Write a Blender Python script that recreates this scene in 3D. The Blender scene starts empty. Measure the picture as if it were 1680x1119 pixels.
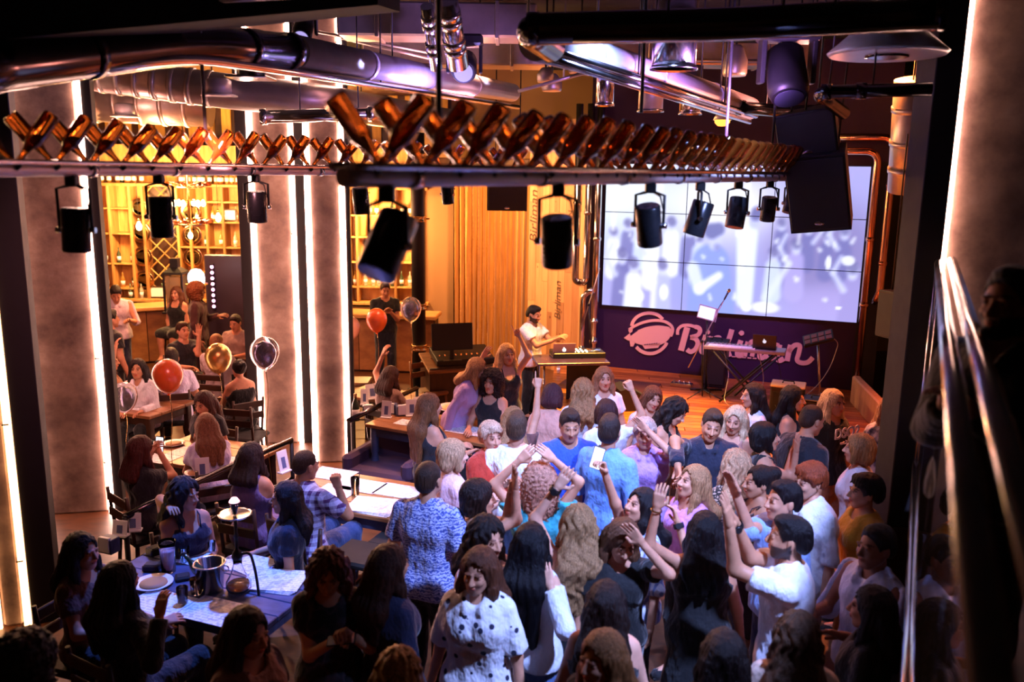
import bpy, math, random
import numpy as np
from mathutils import Matrix, Vector, Euler
R = math.radians
rng = np.random.RandomState(7)
random.seed(7)
SC = bpy.context.scene
COL = SC.collection

# ------------------------------------------------------------------ camera, world, exposure
FPX, CX, CY = 1400.0, 840.0, 559.5
CAM_H = 3.7
CAM_ROT = Euler((R(90 - 11.31), 0, 0)).to_matrix() @ Matrix.Rotation(R(0.82), 3, 'Z')
cam_data = bpy.data.cameras.new('camera')
cam_data.sensor_width = 36.0
cam_data.lens = 30.0
cam_data.clip_start = 0.05
cam_data.dof.use_dof = True
cam_data.dof.focus_distance = 8.5
cam_data.dof.aperture_fstop = 1.6
cam = bpy.data.objects.new('camera', cam_data)
cam.matrix_world = Matrix.Translation((0, 0, CAM_H)) @ CAM_ROT.to_4x4()
COL.objects.link(cam)
SC.camera = cam
SC.view_settings.view_transform = 'Standard'
SC.view_settings.look = 'None'
SC.view_settings.gamma = 1.0
SC.view_settings.use_curve_mapping = False
SC.view_settings.exposure = EXPOSURE = 0.9
world = bpy.data.worlds.new('world')
SC.world = world
world.use_nodes = True
world.node_tree.nodes['Background'].inputs[0].default_value = (0.42, 0.17, 0.22, 1)
world.node_tree.nodes['Background'].inputs[1].default_value = 0.03


def ray(px, py):
    return CAM_ROT @ Vector(((px - CX) / FPX, -(py - CY) / FPX, -1.0))


def atY(px, py, Y):
    """point seen at pixel (px,py) of the photograph that stands Y metres in front of the camera"""
    r = ray(px, py)
    return Vector((0, 0, CAM_H)) + r * (Y / r.y)


def atZ(px, py, z):
    """point seen at the pixel that lies at height z"""
    r = ray(px, py)
    return Vector((0, 0, CAM_H)) + r * ((z - CAM_H) / r.z)


# ------------------------------------------------------------------ lights
def spot(name, loc, target, color, power, size_deg, blend=0.4, radius=0.06):
    d = bpy.data.lights.new(name, 'SPOT')
    d.energy = power; d.color = color
    d.spot_size = R(size_deg); d.spot_blend = blend; d.shadow_soft_size = radius
    o = bpy.data.objects.new(name, d)
    o.location = loc
    o.rotation_euler = (Vector(target) - Vector(loc)).to_track_quat('-Z', 'Y').to_euler()
    COL.objects.link(o)
    return o


def point(name, loc, color, power, radius=0.05):
    d = bpy.data.lights.new(name, 'POINT')
    d.energy = power; d.color = color; d.shadow_soft_size = radius
    o = bpy.data.objects.new(name, d); o.location = loc
    COL.objects.link(o)
    return o


def area(name, loc, target, color, power, sx, sy):
    d = bpy.data.lights.new(name, 'AREA')
    d.shape = 'RECTANGLE'; d.size = sx; d.size_y = sy
    d.energy = power; d.color = color
    o = bpy.data.objects.new(name, d); o.location = loc
    o.rotation_euler = (Vector(target) - Vector(loc)).to_track_quat('-Z', 'Y').to_euler()
    COL.objects.link(o)
    return o

# lights the hall has, plus the added fills marked below: rig spots over the floor, stage lights, bar lamps, column strips (the strips and screen glow by themselves)
COOL = (.33, .44, 1.0)
spot('rig_spot_cool', (2.0, 2.8, 4.9), (1.1, 5.4, 1.0), COOL, 1250, 58, .7, .1)
spot('rig_spot_cool_far', (.9, 5.0, 5.2), (.7, 7.2, 1.2), COOL, 950, 66, .7, .1)
spot('rig_spot_blue_table', (-1.9, 6.5, 4.0), (-2.1, 5.66, .76), (.08, .20, 1.0), 620, 37, .6, .06)
spot('rig_spot_violet_table', (-1.1, 6.8, 4.6), (-1.35, 7.5, .8), (.50, .48, 1.0), 480, 45, .6, .06)
spot('rig_spot_pink', (-.9, 5.2, 4.9), (-.1, 7.2, 1.3), (1.0, .34, .72), 420, 45, .5, .08)
spot('left_wash_pink', (-1.8, 5.0, 3.9), (-3.6, 8.6, 1.6), (1.0, .36, .40), 260, 80, .8, .1)
spot('stage_spot_orange', (2.6, 11.9, 5.3), (2.4, 11.2, .3), (1.0, .30, .04), 3200, 75, .7, .1)
spot('stage_spot_amber', (1.6, 11.4, 5.3), (1.5, 10.8, .3), (1.0, .44, .07), 3600, 60, .7, .1)
spot('front_spot_amber', (-.6, 10.2, 5.2), (-.3, 9.0, 1.2), (1.0, .42, .24), 480, 85, .7, .1)
spot('crowd_wash_warm', (1.6, 9.6, 5.3), (1.4, 7.2, 1.2), (1.0, .34, .18), 480, 75, .7, .12)
spot('right_spot_red', (4.1, 9.8, 5.2), (4.0, 8.6, .8), (1.0, .22, .05), 700, 90, .7, .1)
spot('curtain_wash', (-.3, 14.2, 4.8), (-.3, 16.6, 1.9), (1.0, .44, .14), 520, 100, .7, .1)
spot('plank_wash', (.2, 13.2, 4.8), (.95, 15.6, 1.9), (1.0, .46, .24), 380, 80, .7, .1)
point('bar_glow_left', (-7.2, 16.2, 3.0), (1.0, .52, .18), 230, .15)
point('bar_glow_mid', (-5.8, 15.6, 3.3), (1.0, .52, .18), 230, .15)
point('bar_glow_right', (-2.6, 16.3, 2.7), (1.0, .52, .18), 230, .15)
point('bar_room_glow', (-5.2, 13.2, 3.3), (1.0, .36, .18), 230, .2)
point('bar_room_fill', (-5.4, 10.4, 3.2), (1.0, .34, .26), 120, .2)  # added fill for the near bar room, no lamp hangs here
spot('duct_violet', (-.4, 7.9, 3.9), (-1.4, 7.6, 5.0), (.40, .28, 1.0), 170, 120, .7, .1)
spot('duct_violet_right', (1.6, 6.2, 3.95), (1.3, 6.9, 5.0), (.60, .28, 1.0), 280, 120, .7, .1)
spot('ceiling_fill_red', (3.2, 9.4, 4.2), (2.2, 8.4, 5.4), (1.0, .30, .22), 120, 140, .8, .15)  # added upward fill so the dark ceiling shows, not a hall lamp
spot('ceiling_fill_mauve', (-.6, 9.6, 4.2), (-.8, 9.4, 5.4), (1.0, .42, .55), 110, 140, .8, .15)  # second added ceiling fill, likewise without a fixture
spot('sign_fill_violet', (3.0, 10.4, 5.0), (2.9, 14.0, .9), (.75, .30, 1.0), 420, 50, .7, .1)  # added to turn the orange-lit sign wall violet, no fixture for it
spot('dj_fill_lilac', (-.3, 9.8, 5.0), (.3, 12.2, 1.4), (.85, .70, 1.0), 330, 28, .6, .08)  # added cool fill against the amber on the DJ, no fixture for it


# ------------------------------------------------------------------ materials
MATS = {}


def srgb(c):
    return tuple(((v / 12.92) if v <= 0.04045 else ((v + 0.055) / 1.055) ** 2.4) for v in c)


def hexc(h):
    return srgb(tuple(int(h[i:i + 2], 16) / 255 for i in (0, 2, 4)))


class NT:
    """small helper round a node tree"""
    def __init__(self, name):
        self.m = bpy.data.materials.new(name)
        self.m.use_nodes = True
        self.t = self.m.node_tree
        self.b = self.t.nodes['Principled BSDF']
        self.out = self.t.nodes['Material Output']

    def n(self, typ, **kw):
        nd = self.t.nodes.new(typ)
        for k, v in kw.items():
            if k in nd.inputs.keys():
                nd.inputs[k].default_value = v
            else:
                setattr(nd, k, v)
        return nd

    def l(self, a, b):
        self.t.links.new(a, b)

    def coord(self, scale=(1, 1, 1), rot=(0, 0, 0), kind='Object'):
        tc = self.n('ShaderNodeTexCoord')
        mp = self.n('ShaderNodeMapping')
        mp.inputs['Scale'].default_value = scale
        mp.inputs['Rotation'].default_value = rot
        self.l(tc.outputs[kind], mp.inputs['Vector'])
        return mp.outputs['Vector']

    def noise(self, vec, scale=5, detail=3, rough=0.5):
        nd = self.n('ShaderNodeTexNoise')
        nd.inputs['Scale'].default_value = scale
        nd.inputs['Detail'].default_value = detail
        nd.inputs['Roughness'].default_value = rough
        self.l(vec, nd.inputs['Vector'])
        return nd.outputs['Fac']

    def ramp(self, fac, stops, interp='LINEAR'):
        r = self.n('ShaderNodeValToRGB')
        cr = r.color_ramp
        cr.interpolation = interp
        while len(cr.elements) > 1:
            cr.elements.remove(cr.elements[-1])
        cr.elements[0].position = stops[0][0]
        cr.elements[0].color = (*stops[0][1], 1)
        for p, c in stops[1:]:
            e = cr.elements.new(p); e.color = (*c, 1)
        self.l(fac, r.inputs['Fac'])
        return r.outputs['Color']

    def bump(self, height, strength=0.3, dist=0.01):
        b = self.n('ShaderNodeBump')
        b.inputs['Strength'].default_value = strength
        b.inputs['Distance'].default_value = dist
        self.l(height, b.inputs['Height'])
        self.l(b.outputs['Normal'], self.b.inputs['Normal'])

    def set(self, **kw):
        for k, v in kw.items():
            k = {'base': 'Base Color', 'rough': 'Roughness', 'metal': 'Metallic', 'emit': 'Emission Color',
                 'estr': 'Emission Strength', 'trans': 'Transmission Weight', 'ior': 'IOR', 'alpha': 'Alpha',
                 'spec': 'Specular IOR Level', 'coat': 'Coat Weight', 'sheen': 'Sheen Weight'}[k]
            if isinstance(v, tuple) and len(v) == 3:
                v = (*v, 1)
            self.b.inputs[k].default_value = v


def mat(name, base, rough=0.5, metal=0.0, **kw):
    if name in MATS:
        return MATS[name]
    t = NT(name)
    t.set(base=base, rough=rough, metal=metal, **kw)
    if 'emit' not in kw and 'trans' not in kw:
        v = t.coord((1, 1, 1))
        f = t.noise(v, 9, 3)
        mr = t.n('ShaderNodeMapRange')
        mr.inputs['To Min'].default_value = max(0.0, rough - 0.08)
        mr.inputs['To Max'].default_value = min(1.0, rough + 0.08)
        t.l(f, mr.inputs['Value'])
        t.l(mr.outputs['Result'], t.b.inputs['Roughness'])
    MATS[name] = t.m
    return t.m


def emis(name, color, strength):
    if name in MATS:
        return MATS[name]
    t = NT(name)
    t.set(base=(0, 0, 0), rough=0.5, emit=color, estr=strength)
    MATS[name] = t.m
    return t.m


# ------------------------------------------------------------------ mesh building
class MB:
    """collects shapes; build() links them as ONE mesh object"""
    def __init__(self):
        self.v = []; self.f = []; self.smooth = []

    def add(self, verts, faces, smooth=False):
        o = len(self.v)
        self.v.extend([tuple(p) for p in verts])
        self.f.extend([tuple(i + o for i in f) for f in faces])
        self.smooth.extend([smooth] * len(faces))
        return self

    def box(self, c, s, rz=0.0, mat3=None):
        hx, hy, hz = s[0] / 2, s[1] / 2, s[2] / 2
        m = mat3 if mat3 is not None else Matrix.Rotation(rz, 3, 'Z')
        c = Vector(c)
        vs = [c + m @ Vector((x * hx, y * hy, z * hz)) for z in (-1, 1) for y in (-1, 1) for x in (-1, 1)]
        fs = [(0, 2, 3, 1), (4, 5, 7, 6), (0, 1, 5, 4), (2, 6, 7, 3), (0, 4, 6, 2), (1, 3, 7, 5)]
        return self.add(vs, fs)

    def bbox(self, c, s, bev=0.01, rz=0.0, mat3=None):
        """box with chamfered edges"""
        hx, hy, hz = s[0] / 2, s[1] / 2, s[2] / 2
        b = min(bev, hx * .9, hy * .9, hz * .9)
        m = mat3 if mat3 is not None else Matrix.Rotation(rz, 3, 'Z')
        c = Vector(c)
        prof = [(-hz, b), (-hz + b, 0), (hz - b, 0), (hz, b)]
        vs = []
        for z, ins in prof:
            x, y = hx - ins, hy - ins
            q = b * (1 if ins == 0 else .4)
            for p in ((-x + q, -y), (x - q, -y), (x, -y + q), (x, y - q), (x - q, y), (-x + q, y), (-x, y - q), (-x, -y + q)):
                vs.append(c + m @ Vector((p[0], p[1], z)))
        fs = [tuple(range(7, -1, -1)), tuple(range(24, 32))]
        for k in range(3):
            for i in range(8):
                j = (i + 1) % 8
                fs.append((k * 8 + i, k * 8 + j, k * 8 + 8 + j, k * 8 + 8 + i))
        return self.add(vs, fs)

    def tube(self, pts, r, n=12, cap=True, smooth=True, closed=False):
        pts = [Vector(p) for p in pts]
        rs = r if isinstance(r, (list, tuple)) else [r] * len(pts)
        vs, fs = [], []
        up = None
        N = len(pts)
        for i, p in enumerate(pts):
            if closed:
                t = pts[(i + 1) % N] - pts[i - 1]
            else:
                t = (pts[min(i + 1, N - 1)] - pts[max(i - 1, 0)])
            t.normalize()
            if up is None:
                a = Vector((0, 0, 1)) if abs(t.z) < .9 else Vector((1, 0, 0))
                up = (a - t * a.dot(t)).normalized()
            else:
                up = (up - t * up.dot(t))
                if up.length < 1e-6:
                    up = Vector((1, 0, 0))
                up.normalize()
            s = t.cross(up)
            for k in range(n):
                an = 2 * math.pi * k / n
                vs.append(p + (up * math.cos(an) + s * math.sin(an)) * rs[i])
        for i in range(N if closed else N - 1):
            a, b = i * n, ((i + 1) % N) * n
            for k in range(n):
                k2 = (k + 1) % n
                fs.append((a + k, a + k2, b + k2, b + k))
        self.add(vs, fs, smooth)
        if cap and not closed:
            o = len(self.v) - len(vs)
            self.f.append(tuple(o + k for k in range(n - 1, -1, -1))); self.smooth.append(False)
            self.f.append(tuple(o + (N - 1) * n + k for k in range(n))); self.smooth.append(False)
        return self

    def cyl(self, a, b, r, n=16, r2=None, smooth=True):
        return self.tube([a, b], [r, r if r2 is None else r2], n, True, smooth)

    def lathe(self, prof, n=16, loc=(0, 0, 0), mat3=None, smooth=True):
        """prof: list of (r, z)"""
        vs, fs = [], []
        m = mat3 or Matrix.Identity(3)
        loc = Vector(loc)
        for r, z in prof:
            for k in range(n):
                a = 2 * math.pi * k / n
                vs.append(loc + m @ Vector((r * math.cos(a), r * math.sin(a), z)))
        for i in range(len(prof) - 1):
            for k in range(n):
                k2 = (k + 1) % n
                fs.append((i * n + k, i * n + k2, i * n + n + k2, i * n + n + k))
        self.add(vs, fs, smooth)
        o = len(self.v) - len(vs)
        if prof[0][0] > 1e-4:
            self.f.append(tuple(o + k for k in range(n - 1, -1, -1))); self.smooth.append(False)
        if prof[-1][0] > 1e-4:
            self.f.append(tuple(o + (len(prof) - 1) * n + k for k in range(n))); self.smooth.append(False)
        return self

    def prism(self, poly, z0, z1, M=None):
        """2-D outline extruded from z0 to z1, then moved by the 4x4 M"""
        n = len(poly)
        M = M or Matrix.Identity(4)
        vs = [M @ Vector((x, y, z0)) for x, y in poly] + [M @ Vector((x, y, z1)) for x, y in poly]
        fs = [tuple(range(n - 1, -1, -1)), tuple(range(n, 2 * n))]
        for i in range(n):
            j = (i + 1) % n
            fs.append((i, j, n + j, n + i))
        return self.add(vs, fs)

    def ribbon(self, pts, w, M, z0=0.0, z1=0.02):
        """flat stroke of a width along a 2-D polyline, with thickness, placed by M (x right, y up, z out)"""
        ws = w if isinstance(w, (list, tuple)) else [w] * len(pts)
        L, Rr = [], []
        n = len(pts)
        P = [Vector((p[0], p[1])) for p in pts]
        for i in range(n):
            t = P[min(i + 1, n - 1)] - P[max(i - 1, 0)]
            if t.length < 1e-9:
                t = Vector((1, 0))
            t.normalize()
            nn = Vector((-t.y, t.x)) * (ws[i] / 2)
            L.append(P[i] + nn); Rr.append(P[i] - nn)
        vs = []
        for i in range(n):
            for q, z in ((L[i], z0), (Rr[i], z0), (Rr[i], z1), (L[i], z1)):
                vs.append(M @ Vector((q.x, q.y, z)))
        fs = [(0, 1, 2, 3), ((n - 1) * 4 + 3, (n - 1) * 4 + 2, (n - 1) * 4 + 1, (n - 1) * 4)]
        for i in range(n - 1):
            a, b = i * 4, i * 4 + 4
            for k in range(4):
                k2 = (k + 1) % 4
                fs.append((a + k, b + k, b + k2, a + k2))
        return self.add(vs, fs)

    def mesh(self, name, m):
        me = bpy.data.meshes.new(name)
        me.from_pydata([tuple(p) for p in self.v], [], self.f)
        if any(self.smooth):
            me.polygons.foreach_set('use_smooth', self.smooth)
        if m is not None:
            me.materials.append(m)
        me.update()
        return me

    def build(self, name, m, parent=None, loc=None, rz=0.0):
        return obj(name, self.mesh(name, m), parent, loc, rz)


def obj(name, data, parent=None, loc=None, rz=0.0):
    o = bpy.data.objects.new(name, data)
    COL.objects.link(o)
    if parent is not None:
        o.parent = parent
    if loc is not None:
        o.location = loc
    if rz:
        o.rotation_euler = (0, 0, rz)
    return o


def tag(o, label=None, cat=None, group=None, kind=None):
    if label: o['label'] = label
    if cat: o['category'] = cat
    if group: o['group'] = group
    if kind: o['kind'] = kind
    return o


def thing(name, label, cat, loc=(0, 0, 0), rz=0.0, group=None):
    o = bpy.data.objects.new(name, None)
    o.empty_display_size = 0.1
    COL.objects.link(o)
    o.location = loc
    o.rotation_euler = (0, 0, rz)
    return tag(o, label, cat, group)


def struct(o):
    o['kind'] = 'structure'
    return o


def dup(root, loc=None, rz=None, label=None, group=None, parent=None):
    r = root.copy(); COL.objects.link(r)
    if loc is not None: r.location = loc
    if rz is not None: r.rotation_euler = (0, 0, rz)
    if label: r['label'] = label
    if group: r['group'] = group
    if parent is not None: r.parent = parent
    for ch in list(root.children):
        dup(ch, parent=r)
    return r


def arc(c, r, a0, a1, n=8, plane='xz'):
    out = []
    for i in range(n + 1):
        a = R(a0 + (a1 - a0) * i / n)
        x, y = r * math.cos(a), r * math.sin(a)
        if plane == 'xy':
            out.append(Vector(c) + Vector((x, y, 0)))
        elif plane == 'xz':
            out.append(Vector(c) + Vector((x, 0, y)))
        else:
            out.append(Vector(c) + Vector((0, x, y)))
    return out


def rounded(pts, rad, n=5):
    """polyline with its inner corners rounded"""
    pts = [Vector(p) for p in pts]
    out = [pts[0]]
    for i in range(1, len(pts) - 1):
        a, b, c = pts[i - 1], pts[i], pts[i + 1]
        u, v = (a - b), (c - b)
        r = min(rad, u.length * .49, v.length * .49)
        p0, p1 = b + u.normalized() * r, b + v.normalized() * r
        for k in range(n + 1):
            t = k / n
            out.append(p0 * (1 - t) ** 2 + b * 2 * t * (1 - t) + p1 * t * t)
    out.append(pts[-1])
    return out

# ------------------------------------------------------------------ people: bodies grown from distance fields
class Field:
    def __init__(self, lo, hi, h):
        self.h = h
        self.lo = np.array(lo, float) - 2 * h
        self.n = np.maximum(4, np.ceil((np.array(hi, float) + 2 * h - self.lo) / h).astype(int) + 1)
        self.ax = [self.lo[i] + h * np.arange(self.n[i]) for i in range(3)]
        self.d = np.full(tuple(self.n), 0.5)

    def block(self, lo, hi):
        s = []
        for i in range(3):
            a = int(max(0, math.floor((lo[i] - self.lo[i]) / self.h)))
            b = int(min(self.n[i], math.ceil((hi[i] - self.lo[i]) / self.h) + 1))
            if b <= a:
                return None
            s.append(slice(a, b))
        return tuple(s)

    def grid(self, s):
        return (self.ax[0][s[0]][:, None, None], self.ax[1][s[1]][None, :, None], self.ax[2][s[2]][None, None, :])

    def merge(self, s, q, k, sub=False):
        a = self.d[s]
        if sub:
            q = -q
            hh = np.maximum(k - np.abs(a - q), 0) / k
            self.d[s] = np.maximum(a, q) + hh * hh * k * .25
        else:
            hh = np.maximum(k - np.abs(a - q), 0) / k
            self.d[s] = np.minimum(a, q) - hh * hh * k * .25

    def cone(self, a, b, ra, rb, k=.03, sub=False):
        a = np.asarray(a, float); b = np.asarray(b, float)
        r = max(ra, rb) + k + 2.5 * self.h
        s = self.block(np.minimum(a, b) - r, np.maximum(a, b) + r)
        if s is None:
            return
        X, Y, Z = self.grid(s)
        ab = b - a
        L2 = max(1e-9, float(ab @ ab))
        t = np.clip(((X - a[0]) * ab[0] + (Y - a[1]) * ab[1] + (Z - a[2]) * ab[2]) / L2, 0, 1)
        q = np.sqrt((X - a[0] - t * ab[0]) ** 2 + (Y - a[1] - t * ab[1]) ** 2 + (Z - a[2] - t * ab[2]) ** 2) - (ra + (rb - ra) * t)
        self.merge(s, q, k, sub)

    def ell(self, c, r, k=.02, sub=False):
        c = np.asarray(c, float); r = np.asarray(r, float)
        e = r + k + 2.5 * self.h
        s = self.block(c - e, c + e)
        if s is None:
            return
        X, Y, Z = self.grid(s)
        g = np.sqrt(((X - c[0]) / r[0]) ** 2 + ((Y - c[1]) / r[1]) ** 2 + ((Z - c[2]) / r[2]) ** 2)
        self.merge(s, (g - 1) * float(min(r)), k, sub)

    def whole(self):
        return self.ax[0][:, None, None], self.ax[1][None, :, None], self.ax[2][None, None, :]

    def clip(self, q):
        """keep only where q < 0"""
        self.d = np.maximum(self.d, q)

    def mesh(self):
        d = self.d
        d[0], d[-1], d[:, 0], d[:, -1], d[:, :, 0], d[:, :, -1] = .5, .5, .5, .5, .5, .5
        ins = d < 0
        nx, ny, nz = d.shape
        c = [ins[i:nx - 1 + i, j:ny - 1 + j, l:nz - 1 + l] for i in (0, 1) for j in (0, 1) for l in (0, 1)]
        cnt = sum(x.astype(np.int8) for x in c)
        act = (cnt > 0) & (cnt < 8)
        idx = np.full(act.shape, -1, np.int64)
        ii = np.argwhere(act)
        if len(ii) == 0:
            return np.zeros((0, 3)), np.zeros((0, 4), int)
        idx[act] = np.arange(len(ii))
        offs = np.array([(i, j, l) for i in (0, 1) for j in (0, 1) for l in (0, 1)])
        vals = np.stack([d[ii[:, 0] + o[0], ii[:, 1] + o[1], ii[:, 2] + o[2]] for o in offs], 1)
        acc = np.zeros((len(ii), 3)); num = np.zeros(len(ii))
        for a in range(8):
            for b in range(a + 1, 8):
                if np.abs(offs[a] - offs[b]).sum() != 1:
                    continue
                va, vb = vals[:, a], vals[:, b]
                m = (va < 0) != (vb < 0)
                t = np.where(m, va / np.where(m, va - vb, 1), 0)
                p = offs[a] + t[:, None] * (offs[b] - offs[a])
                acc[m] += p[m]; num[m] += 1
        V = self.lo + (ii + acc / num[:, None]) * self.h
        quads = []
        for axis in range(3):
            a0 = [slice(0, -1) if i == axis else slice(1, -1) for i in range(3)]
            a1 = [slice(1, None) if i == axis else slice(1, -1) for i in range(3)]
            s0, s1 = ins[tuple(a0)], ins[tuple(a1)]
            e = np.argwhere(s0 != s1)
            if len(e) == 0:
                continue
            pos = e.copy()
            for i in range(3):
                if i != axis:
                    pos[:, i] += 1
            flip = s0[tuple(e.T)]
            u, v = (axis + 1) % 3, (axis + 2) % 3
            q = []
            for du, dv in ((-1, -1), (0, -1), (0, 0), (-1, 0)):
                p = pos.copy(); p[:, u] += du; p[:, v] += dv
                q.append(idx[p[:, 0], p[:, 1], p[:, 2]])
            q = np.stack(q, 1)
            q[~flip] = q[~flip][:, ::-1]
            quads.append(q)
        Q = np.concatenate(quads)
        Q = Q[(Q >= 0).all(1)]
        return V, Q


def np_mesh(name, V, Q, m, col=None):
    me = bpy.data.meshes.new(name)
    nq = len(Q)
    me.vertices.add(len(V)); me.vertices.foreach_set('co', np.asarray(V, np.float32).ravel())
    me.loops.add(nq * 4); me.loops.foreach_set('vertex_index', np.asarray(Q, np.int32).ravel())
    me.polygons.add(nq)
    me.polygons.foreach_set('loop_start', np.arange(0, nq * 4, 4, dtype=np.int32))
    try:
        me.polygons.foreach_set('loop_total', np.full(nq, 4, dtype=np.int32))
    except Exception:
        pass
    me.polygons.foreach_set('use_smooth', np.ones(nq, bool))
    if m is not None:
        me.materials.append(m)
    if col is not None:
        at = me.color_attributes.new('tint', 'FLOAT_COLOR', 'POINT')
        c4 = np.ones((len(V), 4), np.float32); c4[:, :3] = col
        at.data.foreach_set('color', c4.ravel())
    me.update()
    me.validate()
    return me


# ---- head templates (origin at the head's middle, the face looks along -Y)
HEADS = {}


def head_template(sex):
    if sex in HEADS:
        return HEADS[sex]
    m = sex == 'm'
    f = Field((-.10, -.14, -.20), (.10, .12, .14), .0062)
    f.ell((0, .018, .035), (.074, .094, .084), .01)
    f.ell((0, -.030, -.02), (.060, .062, .075), .03)
    f.cone((0, -.050, -.055), (0, -.066, -.094), .040 if m else .035, .024 if m else .017, .03)
    for s in (-1, 1):
        f.cone((s * .042, -.01, -.045), (s * .022, -.055, -.090), .030 if m else .026, .018, .03)
        f.ell((s * .034, -.070, -.022), (.021, .02, .018), .02)
        f.ell((s * .031, -.098, .011), (.017, .014, .011), .012, sub=True)
        f.ell((s * .031, -.080, .011), (.0135, .0125, .0105), .004)
        f.ell((s * .030, -.088, .027), (.020, .009, .006), .008)
        f.ell((s * .077, .012, -.005), (.009, .020, .031), .006)
    f.cone((0, -.088, .020), (0, -.112, -.024), .007, .0125, .010)
    for s in (-1, 1):
        f.ell((s * .011, -.100, -.028), (.009, .011, .008), .008)
    f.ell((0, -.094, -.052), (.022, .010, .0055), .006)
    f.ell((0, -.091, -.063), (.018, .010, .0060), .006)
    f.cone((0, .016, -.05), (0, .030, -.20), .050 if m else .043, .058 if m else .047, .02)
    V, Q = f.mesh()
    col = np.ones((len(V), 3))
    x, y, z = V.T
    def region(cx, cz, rx, rz, ymax=-.055):
        return (((np.abs(x) - cx) / rx) ** 2 + ((z - cz) / rz) ** 2 < 1) & (y < ymax)
    col[region(.030, .033, .022, .0065)] = (.30, .22, .18)
    col[region(.031, .011, .0155, .0085)] = (1.25, 1.25, 1.3)
    col[region(.031, .011, .0070, .0085)] = (.12, .10, .09)
    if not m:
        col[region(.031, .019, .017, .004)] = (.2, .15, .13)
    lips = ((x / .024) ** 2 + ((z + .057) / .0125) ** 2 < 1) & (y < -.088)
    col[lips] = (1.0, .45, .45) if not m else (.95, .62, .6)
    mouth = ((x / .020) ** 2 + ((z + .0575) / .0030) ** 2 < 1) & (y < -.085)
    col[mouth] = (.45, .15, .15)
    HEADS[sex] = (V, Q, col)
    return HEADS[sex]


BEARD_Z = -.045
# ---- hair templates
HAIRS = {}


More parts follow.
